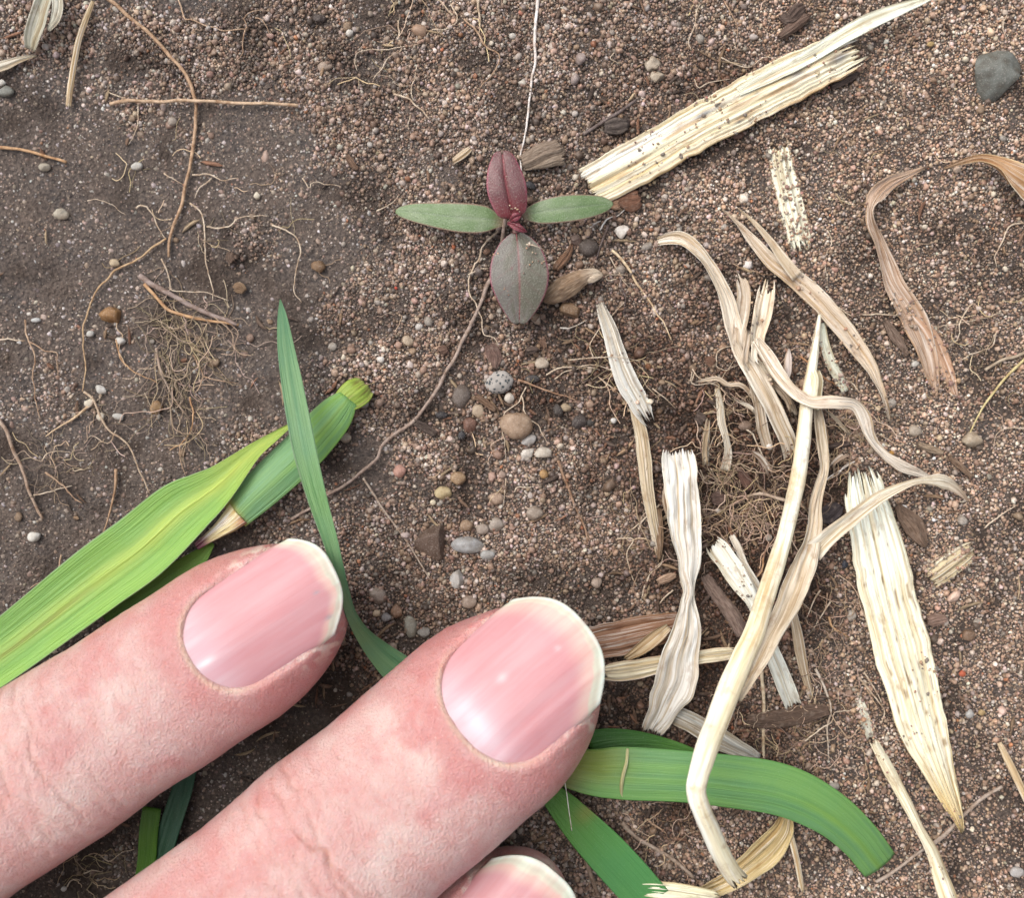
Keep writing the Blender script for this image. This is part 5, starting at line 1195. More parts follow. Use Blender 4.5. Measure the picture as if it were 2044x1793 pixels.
# ------------------------------------------------------------------ roots
RT, RC, RB, RW, RO = (0.42, 0.28, 0.16), (0.56, 0.44, 0.29), (0.26, 0.16, 0.095), (0.64, 0.57, 0.46), (0.46, 0.27, 0.12)
ROOTS = [
 # tile, points, width, colour, label
 ('A', [(620, -20), (760, 90), (870, 180), (980, 290), (1070, 390), (1130, 500), (1160, 620), (1160, 720), (1145, 870), (1120, 1040), (1090, 1200), (1050, 1320), (1020, 1420), (1005, 1530)], 27, (0.40, 0.255, 0.135), 'long brown root arcing down from the top edge at upper left'),
 ('A', [(655, 620, .75), (760, 600, .8), (850, 603, .8), (950, 605, .8), (1050, 598, .85), (1160, 600, 1.0), (1300, 608, .8), (1450, 615, .75), (1600, 615, .7), (1775, 628, .6)], 27, (0.48, 0.33, 0.19), 'straight horizontal tan root lying across the arcing brown root'),
 ('A', [(-30, 875), (130, 890), (250, 920), (330, 945), (395, 965)], 24, RO, 'orange brown root tip entering from the left edge'),
 ('A', [(1130, 1210), (1200, 1260), (1220, 1350), (1220, 1480), (1225, 1600), (1260, 1720), (1265, 1790)], 13, RC, 'fine pale rootlet trailing down right of the arcing root'),
 ('A', [(1230, 1350), (1350, 1345), (1450, 1290), (1600, 1285)], 11, RC, 'fine pale rootlet branching right toward the middle'),
 ('A', [(1620, 1340), (1720, 1390), (1775, 1450), (1785, 1530), (1760, 1620), (1750, 1720), (1795, 1800)], 12, RC, 'fine hooked rootlet below the left seed leaf'),
 ('A', [(990, 1420), (900, 1480), (820, 1540), (700, 1600), (630, 1670), (570, 1740), (545, 1800), (510, 1900), (490, 2010), (505, 2110), (510, 2220), (490, 2330)], 17, (0.44, 0.29, 0.14), 'long ochre root wandering down the left side'),
 ('A', [(810, 1240), (865, 1212), (920, 1290), (950, 1370), (990, 1425)], 13, RC, 'short bent rootlet above the end of the arcing root'),
 ('A', [(1060, -10), (1090, 80), (1110, 110), (1180, 130), (1300, 170), (1400, 175), (1470, 165), (1460, 90), (1530, 60), (1610, 65)], 12, RT, 'looping tan rootlet near the top edge left of centre'),
 ('A', [(1470, 160), (1445, 250), (1440, 310), (1400, 370)], 10, RT, 'tan rootlet hanging below the looping rootlet'),
 ('A', [(1520, 105), (1560, 115), (1590, 160), (1605, 200)], 9, RT, 'short forked rootlet right of the looping rootlet'),
 ('A', [(1145, 1040), (1230, 1040), (1330, 1070), (1420, 1060)], 12, RC, 'pale side rootlet leaving the arcing root to the right'),
 ('A', [(1260, 1060), (1190, 1120), (1160, 1180)], 10, RC, 'short rootlet dropping from the pale side rootlet'),
 ('A', [(975, 1030), (1030, 1070), (1095, 1100)], 9, RC, 'short pale rootlet joining the arcing root from the left'),
 ('A', [(820, 620), (825, 700), (800, 800), (765, 860)], 9, RC, 'thin rootlet hanging from the horizontal root'),
 ('A', [(650, 550), (720, 585), (800, 600), (820, 520)], 8, RC, 'fine whiskers at the left end of the horizontal root'),
 ('A', [(520, 1195), (590, 1185), (670, 1230), (750, 1280)], 7, RC, 'hair thin rootlet on the dark crust at left'),
 ('A', [(960, 1540), (985, 1600), (1010, 1680), (1020, 1730), (1130, 1735), (1250, 1745), (1360, 1790)], 11, RC, 'pale rootlet bending right above the grey twig'),
 ('A', [(830, 1640), (900, 1690), (1000, 1745), (1100, 1800), (1200, 1850), (1330, 1900), (1410, 1935)], 40, (0.27, 0.20, 0.15), 'thick grey brown twig above the root tangle at left'),
 ('A', [(860, 1690), (940, 1780), (1000, 1845), (1100, 1880), (1230, 1910), (1330, 1922), (1420, 1935)], 24, RO, 'orange brown rootlet crossing under the grey twig'),
 ('A', [(1800, 1060), (1840, 1120), (1870, 1080), (2030, 1110)], 9, RC, 'tiny zigzag rootlet left of the left seed leaf'),
 ('B', [(1172, -20), (1160, 100), (1150, 250), (1150, 350), (1135, 500), (1120, 620), (1110, 750), (1080, 860), (1065, 940), (1072, 1030)], 22, (0.70, 0.63, 0.53), 'long white root running from the top edge to the maroon leaf'),
 ('B', [(650, 20), (690, 100), (670, 160), (550, 180), (480, 250), (400, 270), (250, 290), (110, 310), (85, 360), (95, 420)], 11, RC, 'long curling pale rootlet near the top left of centre'),
 ('B', [(340, 120), (340, 220), (350, 300), (290, 340), (230, 420), (190, 470)], 11, RC, 'pale rootlet descending through the curling rootlet'),
 ('B', [(730, 110), (800, 190), (870, 270), (940, 310), (930, 380), (880, 450), (820, 530)], 14, RT, 'tan angled rootlet left of the white root'),
 ('B', [(815, -10), (825, 100), (820, 200)], 20, (0.46, 0.36, 0.23), 'short straw coloured root at the top edge'),
 ('B', [(310, 560), (400, 590), (460, 640), (525, 710)], 16, RC, 'short beige root above the left seed leaf'),
 ('B', [(450, 390), (440, 460), (420, 560), (430, 600)], 9, RC, 'thin rootlet meeting the short beige root'),
 ('B', [(1650, 290), (1600, 320), (1610, 350), (1660, 378)], 8, RC, 'tiny hook of pale root right of the white root'),
 ('B', [(410, 690), (395, 740), (405, 780)], 8, RC, 'tiny pale rootlet below the short beige root'),
 ('B', [(210, 1255), (290, 1210), (340, 1165)], 10, RC, 'short pale rootlet beside the left seed leaf tip'),
 ('B', [(935, 1375, 1.2), (870, 1440, 1), (820, 1520, .8), (790, 1610, .7), (760, 1680, .7), (765, 1740, .7), (810, 1800, .7), (825, 1880, .7), (850, 1990, .7), (910, 2020, .7), (935, 2070, .6)], 14, RC, 'pale wavy root left of the grey green leaf'),
 ('B', [(755, 1635, .9), (800, 1615, .9), (875, 1598, 1.0)], 11, RC, 'pale root stub reaching under the grey green leaf'),
 ('B', [(978, 1295, 2.9), (968, 1360, 2.2), (955, 1440, 1.2), (935, 1540, .6), (900, 1640, .6), (860, 1730, .7), (820, 1820, .7), (780, 1925, .7), (730, 2025, .7), (690, 2115, .7), (620, 2215, .7), (560, 2335, .7), (500, 2425, .7), (440, 2495, .7), (370, 2555, .7), (240, 2645, .6), (210, 2725, .6), (130, 2805, .6), (0, 2905, .5), (-150, 2995, .5), (-300, 3095, .5)], 28, (0.30, 0.22, 0.155), 'long woody root running from the seedling down to the fingers'),
 ('B', [(1610, 1490), (1680, 1550), (1720, 1610), (1760, 1690), (1840, 1795), (1880, 1875), (1930, 1935), (1965, 2025)], 20, (0.62, 0.47, 0.27), 'cream knobbly root right of the seed husk'),
 ('B', [(1600, 1530), (1650, 1630), (1710, 1710)], 9, RC, 'thin rootlet beside the cream knobbly root'),
 ('B', [(1640, 1660), (1590, 1670), (1580, 1640), (1640, 1630), (1700, 1640)], 8, RC, 'small looped rootlet near the seed husk tip'),
 ('B', [(1540, 1370), (1580, 1300), (1640, 1280), (1690, 1245)], 11, RW, 'white rootlet under the right seed leaf'),
 ('B', [(1460, 1370), (1495, 1335), (1545, 1315)], 14, RW, 'short white root stub under the right seed leaf'),
 ('B', [(1590, 1340), (1555, 1430), (1520, 1540)], 20, (0.14, 0.10, 0.075), 'dark thin twig left of the white stone'),
 ('B', [(1100, 1455, 4.2), (1160, 1465, 4.3), (1210, 1495, 3.6), (1235, 1520, 3.0)], 8, RC, 'thin rootlet lying on the grey green leaf'),
 ('B', [(1660, 1650), (1690, 1800), (1680, 1870)], 14, (0.12, 0.085, 0.065), 'dark hair of root beside the cream knobbly root'),
 ('B', [(1440, 800), (1560, 720), (1680, 650), (1755, 595)], 26, (0.13, 0.095, 0.07), 'dark brown stick left of the large straw stalk'),
 ('C', [(2060, 1325), (1960, 1340), (1900, 1430), (1860, 1520), (1870, 1590)], 12, RC, 'pale rootlet bending in from the right edge'),
 ('C', [(230, 340), (310, 380), (400, 400), (480, 340), (590, 350)], 10, RC, 'curved pale rootlet above the large straw stalk'),
 ('C', [(250, 10), (290, 80), (325, 160), (320, 255)], 10, RT, 'tan rootlet near the top edge above the straw stalk'),
 ('C', [(100, 30), (70, 140), (40, 230), (50, 300)], 9, RC, 'wavy pale rootlet at the top edge right of centre'),
 ('C', [(70, 470), (95, 520), (160, 490), (280, 470)], 9, RC, 'short pale rootlet above the left half of the straw stalk'),
 ('C', [(1300, 1340), (1340, 1420), (1380, 1480)], 9, RB, 'tiny brown rootlet right of the twisting leaf'),
 ('C', [(860, 1370), (885, 1420), (850, 1560), (860, 1700)], 9, RC, 'pale rootlet below the short straw piece'),
 ('C', [(300, 1570), (420, 1620), (520, 1640), (600, 1620)], 8, RT, 'thin tan rootlet crossing the forked leaf'),
 ('C', [(1930, 90), (1905, 170), (1930, 240)], 9, RC, 'pale rootlet near the top right corner'),
 ('E', [(1220, 440), (1300, 400), (1400, 390), (1500, 380), (1620, 420), (1700, 470), (1760, 490)], 11, RC, 'pale rootlet crossing the weathered grey stalk'),
 ('E', [(1270, 465), (1330, 420), (1440, 400), (1540, 410)], 9, RC, 'thin rootlet just below the crossing rootlet'),
 ('E', [(1500, 335), (1480, 260), (1520, 190), (1600, 100), (1685, 5)], 10, RC, 'thin rootlet climbing left of the grey stalk'),
 ('E', [(1350, 350, .9), (1500, 340, 1.2), (1650, 330, 2.0), (1780, 360, 1.3)], 9, RC, 'upper thin rootlet over the grey stalk'),
 ('E', [(1540, 460), (1640, 540), (1680, 600), (1740, 690)], 10, RC, 'rootlet hugging the left side of the grey stalk'),
 ('E', [(1850, 520), (1930, 580), (1990, 640)], 9, RC, 'short rootlet right of the grey stalk'),
 ('E', [(1050, 470), (1150, 505), (1280, 545), (1400, 590)], 17, (0.32, 0.19, 0.10), 'brown root right of the speckled stone'),
 ('E', [(1290, 950), (1340, 1100), (1420, 1280), (1468, 1445)], 22, (0.30, 0.185, 0.10), 'brown splintered root standing in bare sand at centre'),
 ('E', [(130, 1055), (270, 1270), (400, 1450), (525, 1655)], 17, (0.42, 0.33, 0.23), 'straight thin stalk above the index finger, slanting down right'),
 ('E', [(1100, 510), (1060, 600), (960, 690), (955, 800), (980, 950)], 9, RC, 'thin rootlet curling over the tan pebble'),
 ('E', [(1070, 560), (1100, 660), (1170, 730), (1190, 790), (1230, 850)], 10, RC, 'rootlet right of the tan pebble'),
 ('E', [(980, 1060), (965, 1220)], 8, RC, 'short straight rootlet below the tan pebble'),
 ('E', [(1030, 1140), (1050, 1110), (1110, 1110), (1190, 1090)], 9, RC, 'small bent rootlet in bare sand at centre'),
 ('E', [(1890, 1220), (1790, 1310), (1730, 1360)], 11, RC, 'pale rootlet at the foot of the grey stalk'),
 ('E', [(1640, 1415), (1740, 1420), (1700, 1500), (1720, 1620), (1760, 1700)], 11, RC, 'rootlet dropping from the foot of the grey stalk'),
 ('E', [(1900, 1560), (1830, 1640), (1790, 1760)], 10, RC, 'pale rootlet left of the hanging whitish leaf'),
 ('E', [(1300, 160), (1380, 150), (1460, 112)], 12, (0.50, 0.44, 0.34), 'short pale stick below the seed husk'),
 ('D', [(550, 610), (450, 690), (350, 750), (272, 805)], 20, (0.50, 0.35, 0.19), 'cream brown root branch ending in soil at left'),
 ('D', [(500, 540), (560, 590), (600, 680), (660, 770), (740, 830), (790, 900), (830, 1010), (890, 1145)], 19, (0.42, 0.31, 0.19), 'root running down to the bright green leaf at left'),
 ('D', [(-10, 700), (60, 840), (120, 970), (170, 1130), (255, 1295)], 26, (0.36, 0.26, 0.17), 'thick brown root at the left edge'),
 ('D', [(690, 1000), (690, 1100), (660, 1230), (615, 1380)], 22, (0.40, 0.25, 0.13), 'straight brown root standing above the bright green leaf'),
 ('D', [(150, 110), (160, 230), (210, 330), (200, 480), (215, 600), (240, 700)], 13, RT, 'vertical tan rootlet near the left edge'),
 ('D', [(-10, 230), (70, 225), (150, 235)], 12, RC, 'pale rootlet reaching in from the left edge'),
 ('D', [(170, 240), (260, 290), (330, 310), (345, 460)], 12, RT, 'tan rootlet stepping down near the left edge'),
 ('D', [(690, 230), (720, 330), (800, 420), (940, 490)], 12, RO, 'orange rootlet left of the root tangle'),
 ('D', [(930, 280), (950, 390), (1010, 530), (1130, 705)], 22, (0.34, 0.25, 0.165), 'stiff brown root inside the root tangle'),
 ('D', [(1130, 570), (1145, 700), (1120, 800), (1010, 890)], 14, RO, 'orange root hooking left below the root tangle'),
 ('D', [(1150, 320), (1210, 450), (1150, 570), (1260, 580)], 10, RT, 'tan rootlet right of the root tangle'),
 ('D', [(1210, 450), (1330, 470), (1420, 490)], 9, RT, 'tan rootlet reaching toward the thin grass blade'),
 ('D', [(270, 1020), (370, 1100), (490, 1205)], 15, RT, 'brown rootlet in the lower left soil'),
 ('D', [(200, 1155), (330, 1130), (430, 1100)], 10, RC, 'pale rootlet crossing the thick edge root'),
 ('D', [(365, 1510), (330, 1620), (180, 1710)], 13, RT, 'tan rootlet above the leaf at the left edge'),
 ('D', [(1070, 860), (1075, 950), (1105, 1040)], 9, RT, 'thin rootlet touching the bright green leaf'),
 ('D', [(250, 950), (290, 900), (420, 900)], 9, RC, 'faint rootlet on the dark crust at lower left'),
 ('D', [(690, 770), (650, 850), (560, 800), (520, 820)], 9, RC, 'small curl of root below the white stones'),
 ('F', [(930, 40), (1020, 80), (1150, 70), (1300, 90), (1400, 130), (1520, 150), (1640, 140), (1760, 120), (1900, 70)], 11, RC, 'long pale rootlet crossing the right side horizontally'),
 ('F', [(1730, 10), (1650, 130), (1640, 200), (1590, 270)], 11, RC, 'pale rootlet falling from the horizontal rootlet at right'),
 ('F', [(1870, 185), (1830, 280), (1700, 330), (1660, 350)], 11, RC, 'pale rootlet on the dark patch at right'),
 ('F', [(2050, 330), (1900, 480), (1780, 650), (1690, 830)], 20, (0.52, 0.42, 0.18), 'yellow thin stalk curving in from the right edge'),
 ('F', [(2060, 300), (1980, 330), (1900, 350), (1800, 410)], 24, (0.34, 0.26, 0.16), 'brown root at the right edge above the yellow stalk'),
 ('F', [(2060, 760), (1950, 755), (1870, 790), (1850, 870)], 9, RC, 'faint rootlet at the right edge below the yellow stalk'),
 ('F', [(1800, 1350), (1870, 1290), (1990, 1215)], 13, RC, 'short pale root right of the buff crossing leaf'),
 ('F', [(1160, 790), (1230, 830), (1300, 865)], 8, RC, 'thin rootlet below the pinkish crossing leaf'),
 ('F', [(1480, 1560), (1530, 1530), (1620, 1530)], 9, RC, 'tiny rootlet left of the chunky straw piece'),
 ('F', [(700, 330, 1.0), (800, 420, 1.0), (880, 480, .9), (960, 550, .7)], 16, (0.40, 0.20, 0.08), 'rust red root right of the upper straw stem'),
 ('F', [(950, 460), (1030, 510), (1110, 570)], 12, RC, 'pale root splinter right of the upper straw stem'),
 ('F', [(620, 1190, .9), (540, 1160, 1.0), (450, 1140, 1.0), (380, 1165, .8)], 26, (0.38, 0.28, 0.18), 'brown root arching through the root mass left of the stem'),
 ('F', [(1025, 955), (960, 990), (930, 1030), (850, 1070)], 12, RW, 'whitish root between stem and wide stalk'),
 ('F', [(480, 1530, .6), (470, 1600, .7), (440, 1650, .7)], 13, RO, 'orange rootlet right of the mould streaked leaf'),
 ('J', [(200, 300), (270, 380), (340, 430), (440, 470), (530, 530), (620, 590), (700, 650)], 14, RC, 'pale root slanting into the bundle from the left'),
 ('J', [(590, 95), (510, 110), (420, 150), (410, 240), (430, 300), (510, 310), (560, 230), (620, 220)], 13, RC, 'looping root at the left flank of the bundle'),
 ('J', [(200, 400), (215, 340), (190, 310), (210, 430), (330, 420), (430, 400), (500, 330), (630, 250)], 13, RC, 'root looping left out of the bundle'),
 ('J', [(750, 160, 2.4), (830, 240, 2.6), (940, 265, 2.5), (1010, 200, 2.0), (1080, 130, 1.6), (1220, 130, 1.4)], 12, RT, 'tan root arching between bundle and stem'),
 ('J', [(660, 820), (740, 880), (780, 980), (830, 1080), (920, 1150), (1060, 1150)], 18, (0.52, 0.42, 0.28), 'cream root curving through the middle of the root mass'),
 ('J', [(380, 600), (430, 700), (380, 900), (330, 1020), (220, 1050)], 13, RC, 'pale root hanging left of the bundle'),
 ('J', [(470, 850), (540, 780), (640, 770)], 10, RT, 'short tan rootlet above the root mass'),
 ('J', [(270, 1180), (330, 1260), (420, 1300), (510, 1310)], 14, RC, 'pale root at the left side of the root mass'),
 ('J', [(360, 1170), (410, 1260), (480, 1290), (560, 1210)], 12, RC, 'pale curled root above the brown crumbs in the root mass'),
 ('J', [(1370, 1270), (1450, 1210), (1540, 1160), (1610, 1105)], 14, RW, 'whitish wavy root reaching the wide stalk top'),
 ('J', [(300, 1650), (380, 1590), (470, 1560)], 13, RO, 'ochre root below the root mass'),
 ('Q', [(1350, 430), (1310, 560), (1290, 680), (1220, 780)], 24, (0.30, 0.18, 0.105), 'brown root hanging left of the lower straw stem'),
 ('Q', [(240, 30), (140, 120), (50, 220), (20, 340)], 20, RC, 'pale root left of the hanging whitish leaf, upper'),
 ('Q', [(280, 540), (240, 660), (130, 760), (90, 860), (60, 980)], 16, RC, 'pale root left of the hanging whitish leaf, lower'),
 ('Q', [(380, 900), (280, 990), (230, 1060), (150, 1140), (60, 1220), (10, 1310)], 20, RC, 'pale branching root above the rust brown leaf'),
 ('Q', [(1880, 900), (1790, 1050), (1740, 1180)], 20, RC, 'pale root right of the lower straw stem'),
 ('Q', [(1950, 930), (1930, 1080), (1850, 1220)], 16, RT, 'tan rootlet further right of the lower straw stem'),
 ('I', [(470, 440), (482, 560), (478, 700), (482, 860), (484, 975)], 26, (0.52, 0.41, 0.25), 'upright pale root ending at the right green blade'),
 ('I', [(790, 430), (850, 560), (885, 680), (860, 800), (870, 975)], 19, (0.50, 0.41, 0.29), 'wavy pale root above the tip of the green blade'),
 ('I', [(500, 680), (570, 695), (610, 660)], 12, RC, 'small curled rootlet beside the upright pale root'),
 ('I', [(730, 860), (800, 800), (880, 740), (900, 690), (1000, 680)], 11, RC, 'thin rootlet above the green blade tip'),
 ('I', [(1050, 480), (1110, 560), (1160, 620), (1200, 680), (1180, 760)], 14, RC, 'pale rootlet left of the widest stalk'),
 ('I', [(1080, 450), (1150, 560), (1190, 640)], 10, RC, 'fine rootlet tight against the widest stalk'),
 ('I', [(880, 30), (820, 120), (780, 190)], 12, RC, 'pale rootlet near the upper end of the widest stalk'),
 ('I', [(870, 120), (900, 190), (990, 240)], 18, RO, 'orange rootlet left of the widest stalk'),
 ('I', [(1480, 1480), (1600, 1380), (1750, 1230), (1900, 1130)], 30, (0.34, 0.26, 0.18), 'brown root crossing the lower right corner'),
 ('I', [(1150, 1700), (1300, 1600), (1440, 1500)], 24, (0.34, 0.26, 0.18), 'brown root below the green blade tip'),
 ('M', [(480, 760), (580, 850), (680, 910), (780, 980), (880, 1070)], 30, (0.32, 0.24, 0.16), 'brown root below the right green blade'),
 ('M', [(620, 740), (700, 800), (760, 880), (830, 780)], 13, RT, 'tan rootlet below the right green blade'),
 ('M', [(265, 900), (300, 1030), (345, 1165)], 36, (0.26, 0.18, 0.11), 'brown twig left of the lower green blade'),
 ('G', [(590, 1535), (640, 1580), (720, 1530), (800, 1505)], 9, RC, 'pale rootlet in the gap between the fingers'),
 ('G', [(500, 1650), (560, 1630), (610, 1640)], 10, RC, 'curled rootlet deep in the gap between the fingers'),
 ('G', [(400, 1730), (430, 1680), (480, 1690)], 9, RC, 'small rootlet at the bottom of the gap between the fingers'),
]
def build_roots():
    for k, (tile, pts, w, c, lab) in enumerate(ROOTS):
        nm = 'twig' if ('twig' in lab or 'stick' in lab) else ('root' if w >= 16 else 'rootlet')
        if 'thin stalk' in lab: nm = 'thin_stalk'
        wob = 0.06 if ('straight' in lab or 'stalk' in lab or 'twig' in lab) else (0.20 if w < 16 else 0.13)
        w = w*0.86; c = (min(0.75, c[0]*1.02), min(0.75, c[1]*1.08), min(0.75, c[2]*1.22 + 0.01))
        root(nm, tile, pts, w, c, lab, wig=wob, wl=1.1 if w < 16 else 2.2, taper=0.42 if w < 20 else 0.75, seed=200 + k, cat=nm.replace('thin_', '').replace('rootlet', 'root'),
             group='rootlets on the soil' if nm == 'rootlet' else None, sides=6 if w < 14 else 8)
build_roots()

def build_tangle(name, areas, label, colr, seed):
    """a felt of hair-thin roots that nobody could count"""
    r = np.random.default_rng(seed); V, F, o_ = [], [], 0; Cc = []
    for (tile, cx, cy, sx, sy, n, ln, hz, dirn) in areas:
        for k in range(n):
            x, y = cx + r.normal(0, sx), cy + r.normal(0, sy)
            a = r.uniform(0, 6.28) if dirn is None else math.radians(dirn) + r.normal(0, 0.5)
            pts = []; m = int(r.integers(5, 10)); L = ln*r.uniform(0.4, 1.4)/m
            z = r.uniform(0.1, hz)
            for i in range(m):
                pts.append(place(*tv(tile, x, y), max(0.1, z))); x += math.cos(a)*L; y += math.sin(a)*L; a += r.normal(0, 0.55); z += r.normal(0, 0.15)
            P = catmull(np.array(pts), 5); rad = r.uniform(0.018, 0.045)
            T = np.gradient(P, axis=0); T /= np.linalg.norm(T, axis=1)[:, None] + 1e-9
            B = np.cross(T, [0, 0, 1.0]); B /= np.linalg.norm(B, axis=1)[:, None] + 1e-9; Nn = np.cross(B, T)
            ang = np.arange(4)*math.pi/2
            Q = P[:, None] + (B[:, None]*np.cos(ang)[None, :, None] + Nn[:, None]*np.sin(ang)[None, :, None])*rad
            i_ = np.arange(len(P)*4).reshape(-1, 4) + o_; j_ = np.roll(i_, -1, axis=1)
            V.append(Q.reshape(-1, 3)); F.append(np.stack([i_[:-1], j_[:-1], j_[1:], i_[1:]], -1).reshape(-1, 4)); o_ += len(P)*4
            Cc.append(np.tile(np.array(colr)*(0.42, 0.62, 0.85, 1.15, 1.5)[int(r.integers(0, 5))]*np.array([1, r.uniform(.9, 1.05), r.uniform(.8, 1.1)]), (len(P)*4, 1)))
    me = new_mesh(name, np.vstack(V), np.vstack(F).tolist(), np.clip(np.vstack(Cc), 0, 0.8))
    link(name, me, M['hair'], label=label, cat='root hairs', kind='stuff', color=colr)
build_tangle('root_hairs', [('D', 1050, 250, 170, 110, 30, 330, 0.7, None), ('D', 1000, 430, 60, 190, 42, 430, 0.7, 84), ('D', 1210, 220, 130, 80, 42, 330, 0.6, 35), ('D', 1080, 560, 60, 120, 26, 330, 0.7, 70), ('D', 960, 120, 120, 40, 40, 280, 0.7, 20), ('D', 330, 980, 100, 60, 40, 220, 0.6, None), ('D', 600, 620, 60, 60, 20, 200, 0.6, None)],
             'felt of hair thin tan roots on the dark crust at left', (0.35, 0.275, 0.20), 5)
build_tangle('root_hairs', [('J', 600, 1250, 280, 220, 150, 420, 1.1, None), ('J', 750, 1600, 320, 130, 100, 380, 1.0, None), ('J', 560, 520, 130, 120, 60, 330, 1.2, 45), ('J', 1500, 760, 120, 90, 60, 380, 0.9, 40), ('J', 1420, 1180, 90, 130, 30, 300, 0.9, -40), ('Q', 1050, 200, 300, 100, 60, 420, 1.0, None), ('I', 850, 400, 160, 300, 90, 300, 0.8, 90), ('I', 600, 800, 160, 100, 40, 280, 0.8, None), ('M', 800, 780, 160, 90, 30, 260, 0.8, None), ('E', 1800, 1350, 100, 160, 40, 250, 0.7, None)],
             'matted mass of thin brown and cream roots among the straw', (0.42, 0.31, 0.22), 6)
build_tangle('root_hairs', [('B', 450, 250, 260, 160, 26, 260, 0.7, None), ('A', 1300, 1200, 300, 300, 26, 230, 0.6, None), ('C', 500, 300, 300, 250, 16, 230, 0.6, None), ('E', 1600, 420, 140, 80, 30, 330, 1.2, 10), ('F', 1700, 250, 200, 180, 26, 260, 0.6, None), ('G', 560, 1640, 120, 70, 30, 200, 0.6, None), ('C', 1500, 900, 300, 300, 12, 200, 0.5, None), ('E', 700, 800, 400, 400, 14, 180, 0.6, None)],
             'loose scattering of hair thin roots over the sand', (0.50, 0.39, 0.26), 7)

